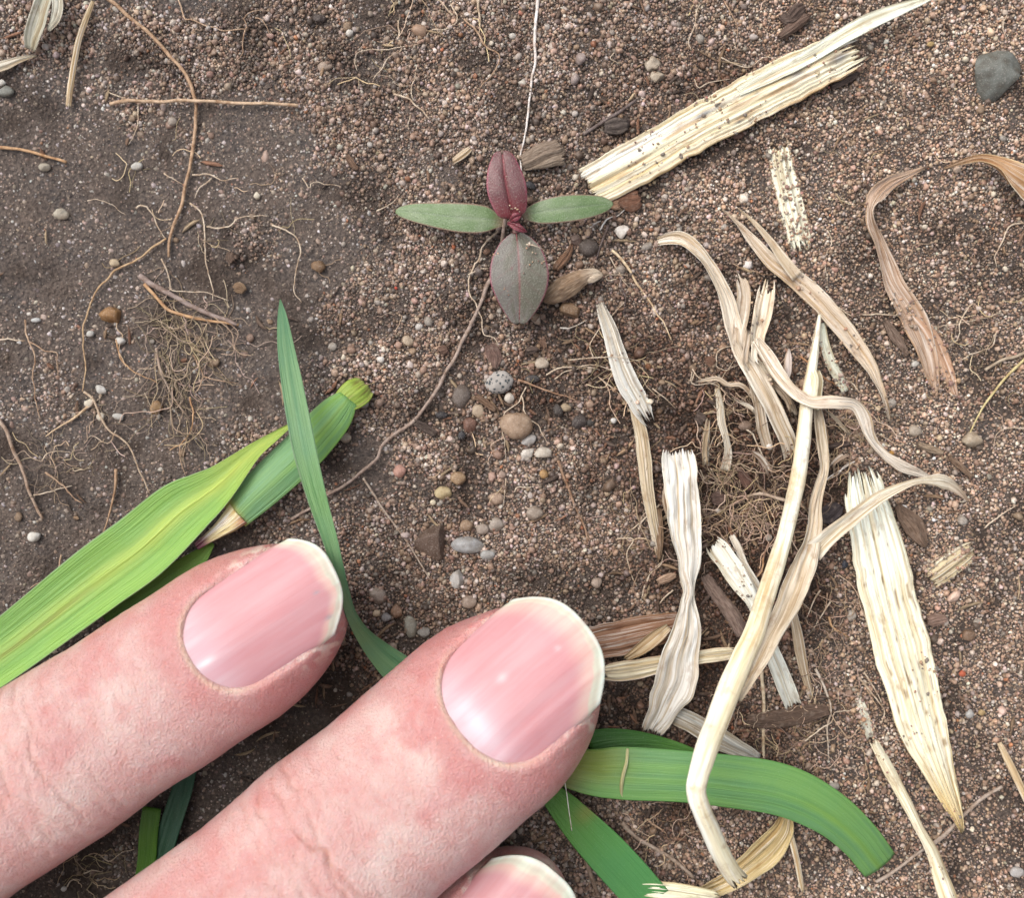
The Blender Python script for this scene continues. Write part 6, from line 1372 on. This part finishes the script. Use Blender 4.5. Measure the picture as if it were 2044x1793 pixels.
# ------------------------------------------------------------------ bark, wood and husk
def build_bits():
    def bk(c, e=None): return scol(c, e or tuple(x*1.3 for x in c), var=0.5)
    w = base_empty('wood_chip', None, 'weathered grey brown wood chip with a split end, right of the maroon leaf', 'wood')
    ribbon('chip', 'B', [(1070, 975, 90, 1.0), (1130, 945, 118, 1.2), (1210, 905, 122, 1.3), (1290, 880, 112, 1.2), (1330, 862, 84, 1.1)], bk((0.26, 0.20, 0.15)), mat='bark', parent=w, nu=25, step=0.2, hump=0.22, ridges=5, ridge=0.14, thick=0.6, seed=120, ragged=(0.3, 0.7))
    ribbon('splinter', 'B', [(1135, 1005, 10, 1.2), (1200, 982, 40, 1.4), (1270, 958, 62, 1.4), (1335, 945, 66, 1.3)], bk((0.28, 0.22, 0.165)), mat='bark', parent=w, nu=17, step=0.2, hump=0.3, ridges=3, ridge=0.1, thick=0.4, seed=121, ragged=(0, 0.4))
    h = base_empty('seed_husk', None, 'brown spindle shaped seed husk with a pale tip, beside the grey green leaf', 'seed husk')
    def hc(u, v, s): return mixc(mixc((0.25, 0.165, 0.10), (0.36, 0.26, 0.17), smooth(-0.3, 0.5, fbm(u*4, s*2, 5, 3))), (0.56, 0.47, 0.36), smooth(0.66, 0.86, v))
    ribbon('husk', 'S', [(1215, 1285, 30, 1.2), (1250, 1258, 110, 1.4), (1320, 1205, 168, 1.6), (1400, 1155, 178, 1.7), (1480, 1110, 150, 1.8), (1550, 1080, 112, 1.9), (1610, 1068, 84, 1.9), (1662, 1075, 20, 1.7)], hc, mat='bark', parent=h, nu=33, step=0.14, hump=0.34, crinkle=0.10, ridges=5, ridge=0.05, thick=0.8, seed=122)
    ribbon('pale_tip', 'S', [(1545, 1110, 60, 1.9), (1590, 1098, 72, 2.1), (1640, 1085, 42, 2.0), (1668, 1078, 8, 1.8)], (0.60, 0.50, 0.38), mat='bark', parent=h, nu=17, step=0.12, hump=0.25, thick=0.25, seed=123)
    F = [  # tile, points, colour, label, name
     ('E', [(880, 250, 40), (900, 300, 86), (915, 350, 76), (912, 412, 10)], (0.16, 0.095, 0.075), 'pointed reddish brown bark flake above the speckled stone', 'bark_flake'),
     ('E', [(425, 715, 36), (480, 745, 50), (530, 775, 50), (568, 798, 30)], (0.085, 0.06, 0.048), 'dark bark sliver beside the long woody root', 'bark_flake'),
     ('E', [(795, 565, 34), (850, 600, 40), (900, 635, 36), (925, 655, 18)], (0.19, 0.115, 0.07), 'brown bark sliver between the speckled stone and the tan pebble', 'bark_flake'),
     ('B', [(1640, 1190, 60), (1690, 1185, 130), (1740, 1190, 140), (1785, 1175, 70)], (0.20, 0.095, 0.055), 'rust red crumbly bark flake at the tip of the right seed leaf', 'bark_flake'),
     ('B', [(1585, 1195, 40), (1630, 1205, 80), (1660, 1200, 60)], (0.40, 0.24, 0.15), 'orange pale flake at the tip of the right seed leaf', 'bark_flake'),
     ('B', [(1270, 1610, 40), (1310, 1560, 60), (1350, 1510, 50), (1375, 1450, 20)], (0.22, 0.12, 0.07), 'rusty bark sliver between the seed husk and the dark ball', 'bark_flake'),
     ('A', [(1385, 1720, 30), (1420, 1715, 70), (1460, 1740, 30)], (0.26, 0.17, 0.10), 'small brown flake above the seedling side of the left tangle', 'bark_flake'),
     ('A', [(1390, 1500, 60), (1380, 1530, 80), (1400, 1560, 60)], (0.13, 0.085, 0.06), 'dark brown bark crumb left of the seedling', 'bark_flake'),
     ('C', [(580, 90, 40), (640, 110, 80), (690, 60, 90), (730, 30, 40)], (0.10, 0.065, 0.05), 'dark bark flake at the top edge above the straw stalk', 'bark_flake'),
     ('C', [(570, 220, 30), (640, 170, 60), (720, 110, 60), (760, 90, 20)], (0.15, 0.095, 0.07), 'brown bark flake just below the dark flake at the top', 'bark_flake'),
     ('C', [(880, 520, 30), (950, 480, 60), (1010, 450, 60), (1060, 440, 20)], (0.12, 0.085, 0.07), 'dark splinter tucked under the lower edge of the large stalk', 'bark_flake'),
     ('B', [(30, 920, 30), (60, 970, 44), (100, 1015, 20)], (0.18, 0.11, 0.07), 'brown bark sliver at left above the left seed leaf', 'bark_flake'),
     ('B', [(1560, 760, 60), (1640, 750, 110), (1710, 740, 60)], (0.085, 0.065, 0.055), 'dark flat clod left of the large straw stalk', 'bark_flake'),
     ('J', [(600, 1180, 50), (650, 1240, 90), (690, 1310, 90), (700, 1370, 30)], (0.13, 0.065, 0.045), 'dark red brown flake on the root mass', 'bark_flake'),
     ('J', [(360, 1440, 60), (430, 1430, 130), (490, 1410, 80)], (0.11, 0.065, 0.05), 'brown clod below the root mass', 'bark_flake'),
     ('J', [(1310, 1620, 60), (1380, 1580, 150), (1450, 1530, 150), (1500, 1480, 60)], (0.055, 0.042, 0.045), 'black flake between the straw stem and the widest stalk', 'bark_flake'),
     ('J', [(1370, 990, 30), (1450, 970, 50), (1540, 960, 56), (1590, 955, 20)], (0.09, 0.06, 0.05), 'dark bark strip right of the straw stem', 'bark_flake'),
     ('J', [(220, 700, 60), (270, 740, 110), (300, 780, 60)], (0.10, 0.07, 0.055), 'dark crumb left of the bundle', 'bark_flake'),
     ('J', [(300, 230, 40), (350, 230, 90), (400, 260, 60)], (0.17, 0.09, 0.055), 'rusty flake left of the bundle top', 'bark_flake'),
     ('I', [(380, 745, 70), (500, 735, 100), (650, 715, 110), (780, 690, 96), (880, 680, 50)], (0.12, 0.075, 0.05), 'dark brown bark strip above the right green blade', 'bark_flake'),
     ('Q', [(700, 740, 90), (760, 850, 130), (860, 990, 150), (960, 1120, 160), (1040, 1240, 160), (1100, 1370, 120)], (0.22, 0.155, 0.125), 'mauve brown ringed stick under the straw stem', 'stick'),
     ('Q', [(215, 820, 50), (290, 790, 84), (370, 760, 70), (420, 740, 30)], (0.38, 0.26, 0.18), 'small tan bark chip left of the hanging whitish leaf', 'bark_flake'),
     ('Q', [(230, 60, 60), (235, 250, 90), (240, 420, 80), (235, 600, 30)], (0.24, 0.155, 0.09), 'brown leaf strip standing left of the hanging whitish leaf', 'bark_flake'),
     ('E', [(1240, 200, 0.1)] and [(1170, 230, 20), (1200, 250, 30), (1215, 290, 14)], (0.20, 0.12, 0.08), 'tiny brown sliver below the grey green leaf', 'bark_flake'),
     ('E', [(1090, 300, 30), (1130, 290, 50), (1180, 285, 20)], (0.11, 0.075, 0.06), 'small dark sliver below the grey green leaf', 'bark_flake'),
     ('E', [(580, 300, 30), (610, 290, 60), (640, 280, 24)], (0.14, 0.08, 0.055), 'brown flake left of the long woody root', 'bark_flake'),
     ('I', [(1580, 130, 40), (1500, 140, 80), (1450, 150, 30)], (0.26, 0.17, 0.13), 'pinkish brown chip right of the widest stalk', 'bark_flake'),
     ('F', [(1280, 1215, 30), (1330, 1280, 100), (1385, 1340, 130), (1420, 1410, 90), (1450, 1470, 20)], (0.19, 0.125, 0.085), 'broad brown bark flake right of the widest stalk', 'bark_flake'),
     ('F', [(1400, 850, 30), (1480, 880, 50), (1560, 910, 30)], (0.34, 0.26, 0.18), 'pale bark sliver right of the pinkish crossing leaf', 'bark_flake'),
     ('F', [(1590, 930, 20), (1650, 980, 36), (1730, 1050, 20)], (0.24, 0.16, 0.105), 'brown bark sliver above the buff leaf tip', 'bark_flake'),
     ('F', [(1210, 110, 24), (1260, 200, 56), (1310, 270, 40), (1340, 330, 14)], (0.20, 0.14, 0.105), 'grey brown strip left of the twisting leaf', 'bark_flake'),
    ]
    for k, (tile, pts, c, lab, nm) in enumerate(F):
        ribbon(nm, tile, [(p[0], p[1], p[2], 0.75) for p in pts], bk(c), lab, nm.replace('_flake', ''), mat='bark', nu=15, step=0.16, hump=min(0.22, 14.0/max(p[2] for p in pts)) if nm == 'bark_flake' else 0.45, crinkle=0.16, ridges=4, ridge=0.16, thick=0.4, seed=130 + k, ragged=(0.25, 0.25))
build_bits()

# ------------------------------------------------------------------ stones
def build_stones():
    L = [
     ('C', 1845, 460, 185, 165, (0.155, 0.165, 0.15), 'large grey green angular stone in the upper right corner', 20, 'stone', dict(facets=11, cut=(0.45, 0.8), rough=.2, flat=.7, sink=.45)),
     ('E', 938, 485, 80, 70, (0.4, 0.38, 0.35), 'round pale stone speckled with dark pits, below the seedling', 10, 'pebble', dict(mat='pumice', facets=1, rough=.08)),
     ('E', 715, 570, 62, 66, (0.15, 0.125, 0.11), 'dark brown rough pebble left of the speckled stone', 0, 'pebble', {}),
     ('E', 820, 655, 42, 44, (0.42, 0.34, 0.25), 'small cream pebble under the dark rough pebble', 0, 'pebble', {}),
     ('E', 1000, 578, 32, 34, (0.58, 0.54, 0.48), 'small white pebble at the lower right of the speckled stone', 0, 'pebble', {}),
     ('E', 1040, 740, 96, 80, (0.35, 0.255, 0.18), 'largest round tan pebble at the centre', 0, 'pebble', dict(facets=2, rough=.10)),
     ('E', 1118, 830, 44, 30, (0.36, 0.35, 0.34), 'grey white oval pebble below the tan pebble', 20, 'pebble', {}),
     ('E', 765, 740, 42, 40, (0.17, 0.09, 0.065), 'reddish brown crumbly pebble left of the tan pebble', 0, 'pebble', dict(rough=.3)),
     ('E', 350, 1015, 38, 40, (0.46, 0.27, 0.22), 'pink pebble near the lower part of the long woody root', 0, 'pebble', {}),
     ('E', 695, 1055, 46, 44, (0.32, 0.22, 0.13), 'tan brown pebble right of the pink pebble', 0, 'pebble', {}),
     ('E', 605, 1140, 56, 40, (0.46, 0.38, 0.22), 'yellowish flat pebble above the tiny cream stone', 0, 'pebble', {}),
     ('E', 545, 1200, 18, 19, (0.62, 0.56, 0.42), 'tiny cream stone beside the yellowish pebble', 0, 'pebble', {}),
     ('E', 920, 1180, 44, 48, (0.38, 0.28, 0.21), 'rounded pinkish tan pebble below centre', 40, 'pebble', {}),
     ('E', 900, 1050, 28, 32, (0.40, 0.27, 0.22), 'small pink pebble above the pinkish tan pebble', 0, 'pebble', {}),
     ('E', 955, 1035, 26, 24, (0.36, 0.27, 0.22), 'small rosy pebble beside the small pink pebble', 0, 'pebble', {}),
     ('E', 1150, 1265, 52, 44, (0.31, 0.26, 0.215), 'grey beige pebble below centre right', 0, 'pebble', {}),
     ('E', 745, 1340, 42, 36, (0.30, 0.21, 0.14), 'brown pebble above the bluish grey pebble', 0, 'pebble', {}),
     ('E', 920, 1330, 46, 40, (0.36, 0.32, 0.28), 'pale grey angular pebble above the bluish grey pebble', 0, 'pebble', {}),
     ('E', 840, 1362, 36, 34, (0.33, 0.28, 0.24), 'grey beige pebble touching the bluish grey pebble', 0, 'pebble', {}),
     ('E', 545, 1440, 130, 112, (0.125, 0.085, 0.065), 'large dark brown angular pebble above the index fingertip', 35, 'pebble', dict(facets=11, flat=.6, cut=(0.42, 0.8))),
     ('E', 752, 1455, 96, 50, (0.33, 0.34, 0.345), 'bluish grey oval pebble right of the dark brown pebble', -5, 'pebble', dict(facets=2, rough=.08)),
     ('E', 870, 1512, 48, 36, (0.34, 0.345, 0.34), 'smaller bluish grey pebble', 10, 'pebble', {}),
     ('E', 690, 1655, 48, 62, (0.46, 0.46, 0.45), 'pointed white and grey chip between the two fingertips', 10, 'pebble', dict(facets=9, cut=(0.45, 0.85))),
     ('E', 215, 1755, 52, 46, (0.33, 0.28, 0.24), 'grey beige pebble right of the index fingertip', 0, 'pebble', {}),
     ('H', 208, 100, 25, 22, (0.50, 0.40, 0.28), 'small cream pebble near the green blade at the fingertips', 0, 'pebble', {}),
     ('H', 415, 180, 38, 66, (0.24, 0.235, 0.20), 'grey green oval pebble just left of the middle fingertip', 15, 'pebble', dict(facets=2)),
     ('H', 268, 125, 30, 30, (0.23, 0.22, 0.22), 'small grey pebble near the green blade at the fingertips', 0, 'pebble', {}),
     ('H', 330, 90, 36, 44, (0.24, 0.15, 0.10), 'brown pebble between the two fingers', 0, 'pebble', {}),
     ('H', 490, 215, 44, 36, (0.20, 0.19, 0.175), 'dark grey pebble at the side of the middle finger', 0, 'pebble', {}),
     ('H', 765, 30, 48, 40, (0.30, 0.235, 0.19), 'brown grey pebble at the top of the middle finger', 0, 'pebble', {}),
     ('E', 1520, 1680, 32, 34, (0.36, 0.29, 0.24), 'beige pebble above the middle fingertip', 0, 'pebble', {}),
     ('E', 1205, 1030, 30, 30, (0.40, 0.25, 0.11), 'orange brown pebble right of centre', 0, 'pebble', {}),
     ('E', 1110, 910, 36, 34, (0.58, 0.55, 0.50), 'white crumb below the tan pebble', 0, 'pebble', dict(rough=.35)),
     ('E', 1205, 900, 52, 36, (0.50, 0.46, 0.40), 'whitish gritty crumb right below the tan pebble', 0, 'pebble', dict(rough=.35)),
     ('E', 1195, 372, 46, 40, (0.42, 0.36, 0.29), 'white beige pebble below the grey green leaf', 0, 'pebble', {}),
     ('E', 1140, 462, 46, 26, (0.045, 0.04, 0.04), 'black oval crumb right of the speckled stone', 0, 'pebble', {}),
     ('E', 595, 680, 36, 25, (0.04, 0.037, 0.04), 'black crumb left of the cream pebble', 0, 'pebble', {}),
     ('E', 715, 800, 24, 28, (0.05, 0.05, 0.055), 'black crumb left of the tan pebble', 0, 'pebble', {}),
     ('E', 1415, 722, 46, 52, (0.065, 0.052, 0.048), 'black brown crumb right of the tan pebble', 0, 'pebble', dict(rough=.3)),
     ('E', 1480, 725, 30, 26, (0.05, 0.045, 0.04), 'black crumb close to the grey split stalk', 0, 'pebble', {}),
     ('E', 1290, 650, 34, 40, (0.06, 0.05, 0.045), 'dark crumb upper right of the tan pebble', 0, 'pebble', {}),
     ('E', 1622, 712, 22, 18, (0.62, 0.62, 0.60), 'clear glassy grain left of the grey split stalk', 0, 'pebble', {}),
     ('E', 1365, 55, 56, 46, (0.24, 0.155, 0.09), 'brown clod under the seed husk', 0, 'clod', dict(rough=.35)),
     ('E', 1335, 635, 32, 26, (0.34, 0.27, 0.18), 'tan pebble right of the tan centre pebble', 0, 'pebble', {}),
     ('E', 395, 240, 34, 34, (0.44, 0.36, 0.27), 'cream clear pebble beside the long woody root', 0, 'pebble', {}),
     ('E', 465, 155, 26, 22, (0.48, 0.46, 0.43), 'clear grey grain below the left seed leaf', 0, 'pebble', {}),
     ('E', 235, 350, 22, 24, (0.66, 0.65, 0.62), 'white quartz grain left of the long woody root', 0, 'pebble', {}),
     ('E', 135, 610, 32, 30, (0.42, 0.42, 0.38), 'clear grey pebble beside the cut end of the shoot', 0, 'pebble', {}),
     ('E', 220, 610, 28, 30, (0.42, 0.31, 0.24), 'pinkish pebble right of the cut end of the shoot', 0, 'pebble', {}),
     ('E', 30, 815, 34, 30, (0.42, 0.36, 0.28), 'cream pebble below the cut end of the shoot', 0, 'pebble', {}),
     ('E', 1580, 1145, 24, 22, (0.44, 0.34, 0.24), 'tan clear grain left of the lower grey stalk', 0, 'pebble', {}),
     ('E', 1150, 110, 30, 60, (0.44, 0.36, 0.29), 'pale elongated chip below the leaf tip', 40, 'pebble', dict(facets=9, cut=(0.45, 0.85))),
     ('B', 1470, 1475, 58, 56, (0.105, 0.085, 0.075), 'dark grey brown ball right of the grey green leaf', 0, 'ball', dict(facets=0, rough=.05, flat=.95)),
     ('B', 1398, 1440, 38, 34, (0.12, 0.075, 0.06), 'dark reddish pebble left of the dark ball', 0, 'pebble', {}),
     ('B', 1668, 1380, 50, 42, (0.74, 0.71, 0.66), 'bright white stone below the right seed leaf', 10, 'pebble', dict(facets=9, cut=(0.45, 0.85))),
     ('B', 1125, 1105, 34, 22, (0.045, 0.045, 0.05), 'black oblong crumb right of the maroon leaf', -40, 'pebble', {}),
     ('B', 1670, 750, 52, 48, (0.075, 0.055, 0.05), 'dark clod beside the dark brown stick', 0, 'clod', dict(rough=.3)),
     ('B', 1020, 215, 24, 22, (0.50, 0.48, 0.44), 'clear grain left of the white root', 0, 'pebble', {}),
     ('B', 50, 195, 26, 24, (0.56, 0.54, 0.50), 'clear grain near the top left of centre', 0, 'pebble', {}),
     ('B', 1850, 385, 46, 44, (0.46, 0.40, 0.32), 'pale crumb of cemented sand near the dark brown stick', 0, 'pebble', dict(rough=.4)),
     ('B', 1870, 460, 48, 36, (0.44, 0.38, 0.30), 'second pale crumb of cemented sand below the first', 0, 'pebble', dict(rough=.4)),
     ('B', 600, 295, 12, 12, (0.50, 0.17, 0.08), 'tiny orange grain below the curling rootlet', 0, 'pebble', {}),
     ('B', 1070, 75, 16, 18, (0.46, 0.20, 0.14), 'pink red grain left of the white root top', 0, 'pebble', {}),
     ('B', 730, 755, 17, 12, (0.42, 0.27, 0.08), 'orange grain above the maroon leaf', 0, 'pebble', {}),
     ('B', 668, 1470, 14, 16, (0.44, 0.14, 0.06), 'orange grain left of the grey green leaf', 0, 'pebble', {}),
     ('B', 325, 1715, 11, 11, (0.45, 0.06, 0.03), 'tiny red grain below the left seed leaf', 0, 'pebble', {}),
     ('D', 205, 1400, 38, 34, (0.62, 0.62, 0.58), 'white rounded pebble in the lower left soil', 0, 'pebble', {}),
     ('D', 540, 602, 34, 28, (0.60, 0.56, 0.46), 'white crumb where the roots meet at left', 0, 'pebble', dict(rough=.35)),
     ('D', 602, 690, 26, 30, (0.50, 0.46, 0.38), 'pale crumb just below the white crumb at left', 0, 'pebble', dict(rough=.35)),
     ('D', 600, 528, 40, 26, (0.50, 0.50, 0.48), 'clear grey chip above the white crumb at left', -30, 'pebble', {}),
     ('D', 720, 238, 34, 24, (0.52, 0.51, 0.48), 'clear grey chip beside the root tangle', 0, 'pebble', {}),
     ('D', 215, 112, 30, 18, (0.50, 0.52, 0.52), 'bluish white chip near the left edge', 0, 'pebble', {}),
     ('D', 540, 195, 28, 22, (0.44, 0.44, 0.42), 'grey chip beside the ochre root', 0, 'pebble', {}),
     ('D', 660, 80, 72, 52, (0.27, 0.15, 0.06), 'orange brown crumbly clod left of the tangle', 0, 'clod', dict(rough=.35)),
     ('D', 925, 640, 34, 40, (0.28, 0.18, 0.09), 'ochre crumb inside the root tangle', 0, 'clod', dict(rough=.35)),
     ('D', 705, 690, 34, 20, (0.42, 0.42, 0.40), 'flat clear grey grain right of the pale crumb', -10, 'pebble', {}),
     ('A', 815, 988, 36, 28, (0.46, 0.46, 0.43), 'white oval pebble on the dark crust left of the arcing root', 0, 'pebble', {}),
     ('A', 1028, 725, 30, 30, (0.34, 0.30, 0.26), 'grey pebble under the horizontal root', 0, 'pebble', {}),
     ('A', 1530, 1165, 22, 26, (0.60, 0.56, 0.46), 'bright cream grain right of the arcing root', 0, 'pebble', {}),
     ('A', 360, 1270, 52, 36, (0.42, 0.39, 0.32), 'pale crumb on the dark crust at left', 0, 'pebble', dict(rough=.35)),
     ('A', 265, 995, 36, 26, (0.36, 0.33, 0.27), 'grey crumb below the orange root tip', 0, 'pebble', {}),
     ('A', 680, 1565, 34, 24, (0.44, 0.36, 0.25), 'cream pebble along the ochre root', 0, 'pebble', {}),
     ('A', 1900, 110, 38, 30, (0.06, 0.045, 0.04), 'black clod near the top left of centre', 0, 'clod', dict(rough=.3)),
     ('A', 1895, 1590, 46, 36, (0.20, 0.125, 0.07), 'brown translucent pebble left of the grey green leaf', 0, 'pebble', {}),
     ('A', 10, 490, 26, 24, (0.62, 0.62, 0.58), 'white pebble at the upper left edge', 0, 'pebble', {}),
     ('A', 30, 545, 50, 34, (0.20, 0.21, 0.19), 'dark grey green pebble at the upper left edge', 0, 'pebble', {}),
     ('A', 1930, 395, 46, 30, (0.34, 0.27, 0.22), 'brown grey pebble at upper left of centre', 0, 'pebble', {}),
     ('C', 420, 220, 28, 22, (0.46, 0.41, 0.38), 'clear pinkish grain above the straw stalk', 0, 'pebble', {}),
     ('C', 1475, 262, 24, 18, (0.42, 0.30, 0.13), 'yellow grain near the top right', 0, 'pebble', {}),
     ('C', 1440, 1350, 18, 18, (0.60, 0.54, 0.44), 'tiny cream grain right of the twisting leaf', 0, 'pebble', {}),
     ('C', 575, 1098, 24, 12, (0.045, 0.04, 0.04), 'black speck lying on the short straw piece', 20, 'pebble', dict(sink=-.3)),
     ('C', 330, 800, 36, 30, (0.20, 0.11, 0.08), 'reddish clod below the large straw stalk', 0, 'clod', dict(rough=.3)),
     ('F', 1385, 375, 28, 18, (0.50, 0.49, 0.46), 'clear grain left of the end of the twisting leaf', 20, 'pebble', {}),
     ('F', 1310, 1232, 30, 22, (0.68, 0.67, 0.66), 'bright white chip right of the widest stalk', 15, 'pebble', {}),
     ('F', 1720, 830, 60, 50, (0.38, 0.32, 0.24), 'tan gritty crumb at right', 0, 'clod', dict(rough=.4)),
     ('F', 1245, 905, 16, 18, (0.44, 0.24, 0.06), 'orange grain below the pinkish crossing leaf', 0, 'pebble', {}),
     ('F', 515, 865, 22, 22, (0.66, 0.65, 0.62), 'white grain at the foot of the bundle', 0, 'pebble', {}),
     ('F', 375, 745, 44, 30, (0.20, 0.14, 0.105), 'brown pebble left of the bundle foot', 0, 'pebble', {}),
     ('F', 210, 1250, 18, 18, (0.60, 0.57, 0.52), 'white grain in the root mass', 0, 'pebble', {}),
     ('F', 510, 1410, 22, 26, (0.42, 0.39, 0.34), 'clear grain beside the lower straw stem', 0, 'pebble', {}),
     ('F', 1380, 775, 40, 36, (0.38, 0.33, 0.27), 'clear beige grain right of the long tan leaf', 0, 'pebble', {}),
     ('F', 965, 1570, 22, 28, (0.05, 0.055, 0.075), 'dark blue grain left of the widest stalk', 0, 'pebble', {}),
     ('I', 1700, 230, 40, 36, (0.20, 0.13, 0.085), 'brown pebble right of the widest stalk, lower', 0, 'pebble', {}),
     ('I', 1665, 458, 20, 20, (0.48, 0.12, 0.06), 'red grain right of the widest stalk', 0, 'pebble', {}),
     ('I', 1710, 700, 26, 30, (0.42, 0.42, 0.41), 'clear grain at the lower right', 0, 'pebble', {}),
     ('I', 1990, 1640, 44, 34, (0.42, 0.41, 0.40), 'blurred white pebble in the lower right corner', 0, 'pebble', {}),
     ('I', 1780, 690, 24, 20, (0.40, 0.29, 0.14), 'yellow grain at the lower right', 0, 'pebble', {}),
     ('I', 900, 1130, 34, 30, (0.40, 0.37, 0.33), 'clear pebble above the green blade tip', 0, 'pebble', {}),
     ('H', 1215, 1590, 46, 44, (0.17, 0.11, 0.075), 'brown pebble above the third finger', 0, 'pebble', {}),
     ('G', 380, 1742, 18, 16, (0.60, 0.60, 0.58), 'white grain at the bottom of the gap between the fingers', 0, 'pebble', {}),
    ]
    for k, (tile, x, y, rx, ry, c, lab, ang, nm, kw) in enumerate(L):
        stone(tile, x, y, rx, ry, c, lab, ang, nm, nm if nm != 'clod' else 'soil clod', seed=400 + k, **kw)
    # coarse loose grains: meshes shared, one object each, told apart by what lies nearest
    r = np.random.default_rng(3)
    marks = [('seedling', 1030, 470), ('left seed leaf', 850, 435), ('right seed leaf', 1180, 415), ('arcing brown root', 380, 330), ('horizontal tan root', 420, 205), ('long white root', 1060, 150), ('curling rootlet', 860, 70),
             ('large straw stalk', 1450, 230), ('short straw piece', 1580, 390), ('angular corner stone', 1975, 160), ('twisting tan leaf', 1770, 480), ('forked dead leaf', 1680, 640), ('straw bundle', 1510, 640),
             ('grey split stalk', 1240, 720), ('speckled stone', 995, 765), ('tan centre pebble', 1030, 850), ('dark brown pebble', 860, 1085), ('root tangle', 350, 720), ('ochre root', 180, 640), ('grass shoot', 600, 880),
             ('thin grass blade', 600, 740), ('widest stalk', 1780, 1250), ('yellow stalk', 1980, 830), ('chunky straw piece', 1890, 1150), ('green blade tip', 1730, 1640), ('narrow bottom straw', 1820, 1620), ('white pebble', 70, 1070), ('woody root', 880, 740), ('splintered root', 1150, 1020)]
    kinds = [('clear quartz grain', (0.40, 0.37, 0.33)), ('tan rounded grain', (0.32, 0.23, 0.155)), ('dark soil crumb', (0.085, 0.06, 0.045)), ('rosy brown grain', (0.32, 0.22, 0.17))]
    shapes = [stone_mesh('coarse_grain', 1, 1, 0.8, 900 + q, 0, 0.16, 5, 2) for q in range(8)]
    for m_ in shapes: m_.materials.append(M['stone'])
    used = set()
    for q in range(900):
        x, y = r.uniform(-48, 48), r.uniform(-42, 42); vx, vy = to_v(x, y)
        kn, c = kinds[int(r.integers(0, 4))]
        if kn.startswith('dark') and float(humus(np.array(x), np.array(y))) < 0.2: continue
        if vx < 1250 and vy > 1080 + (vx - 1000)*0.0 and not (700 < vx < 1250 and vy < 1150): continue      # under the hand
        dd = [math.hypot(vx - a, vy - b) for _, a, b in marks]; k = int(np.argmin(dd))
        if dd[k] > 210 or dd[k] < 40: continue
        nm, a, b = marks[k]; oct_ = int(round(math.degrees(math.atan2(b - vy, vx - a))/45.0)) % 8
        dr = ('right of', 'upper right of', 'above', 'upper left of', 'left of', 'lower left of', 'below', 'lower right of')[oct_]
        lab = 'coarse %s %s the %s' % (kn, dr, nm)
        if lab in used or len(used) >= 80: continue
        used.add(lab)
        rad = float(np.clip(np.exp(r.normal(math.log(0.34), 0.25)), 0.24, 0.6))
        o = bpy.data.objects.new('coarse_grain', shapes[int(r.integers(0, 8))]); col.objects.link(o)
        f = r.uniform(0.75, 1.2); o.color = (*[min(0.8, v*f) for v in c], 1)
        o.scale = (rad*r.uniform(0.85, 1.2), rad*r.uniform(0.8, 1.1), rad*r.uniform(0.7, 1.0)); o.rotation_euler = (r.uniform(-.4, .4), r.uniform(-.4, .4), r.uniform(0, 6.28))
        o.location = Vector(np.array([x, y, float(ground(x, y)) + rad*0.35])*U)
        o['label'] = lab; o['category'] = 'grain' if 'grain' in kn else 'crumb'; o['group'] = 'coarse grains among the sand'
build_stones()

def build_litter():
    """crumbled leaf and bark fragments, too many and too small to tell apart"""
    r = np.random.default_rng(21); V, F, Cc, UVs, o_ = [], [], [], [], 0
    pal = [(0.30, 0.20, 0.12), (0.20, 0.12, 0.075), (0.12, 0.075, 0.05), (0.42, 0.32, 0.20), (0.24, 0.12, 0.07), (0.09, 0.06, 0.045)]
    n = 0
    while n < 620:
        x, y = r.uniform(-52, 52), r.uniform(-46, 46)
        if r.random() > float(humus(np.array(x), np.array(y)))*1.1 + 0.05: continue
        n += 1
        L, w = r.uniform(0.5, 2.6), r.uniform(0.10, 0.42); a = r.uniform(0, math.pi); c = np.array(pal[int(r.integers(0, 6))])*r.uniform(0.7, 1.2)
        m = 5; t = np.linspace(-0.5, 0.5, m); bend = r.normal(0, 0.25)
        px = x + np.cos(a)*t*L - np.sin(a)*bend*t*t*L; py = y + np.sin(a)*t*L + np.cos(a)*bend*t*t*L
        pz = ground(px, py).mean() + 0.22 + t*L*r.normal(0, 0.2) + 0.05*r.random(m)
        ww = w*(1 - (2*np.abs(t))**3)*0.5 + 0.02
        nx, ny = -np.sin(a), np.cos(a)
        top = [np.stack([px + nx*ww*s_, py + ny*ww*s_, pz + (0.05 if s_ == 0 else 0)], 1) for s_ in (-1, 0, 1)]
        bot = np.stack([px, py, pz - 0.12], 1)
        Q = np.stack(top + [bot], 1).reshape(-1, 3)
        i = np.arange(m*4).reshape(m, 4) + o_; j = np.roll(i, -1, axis=1)
        F.append(np.stack([i[:-1], j[:-1], j[1:], i[1:]], -1).reshape(-1, 4)); V.append(Q); Cc.append(np.tile(c, (m*4, 1)))
        UVs.append(np.stack([np.tile([-w/2, 0, w/2, 0], m) + n, np.repeat(t*L, 4)], 1)); o_ += m*4
    me = new_mesh('leaf_litter', np.vstack(V), np.vstack(F).tolist(), np.clip(np.vstack(Cc), 0.01, 0.8), np.vstack(UVs))
    link('leaf_litter', me, M['bark'], label='crumbled scraps of brown leaf and bark strewn over the soil', cat='leaf litter', kind='stuff')
build_litter()

# sand stuck on straw and leaves
P = np.vstack([p for p, _ in EXTRA_GRAINS]); Rr = np.concatenate([q for _, q in EXTRA_GRAINS])
grain_object('clinging_sand', P, Rr, np.clip(pick_colours(np.full(len(P), 0.1)), 0.20, 0.7)*np.array([1.0, 0.86, 0.72]), 'fine sand grains clinging to the straw and the leaves')
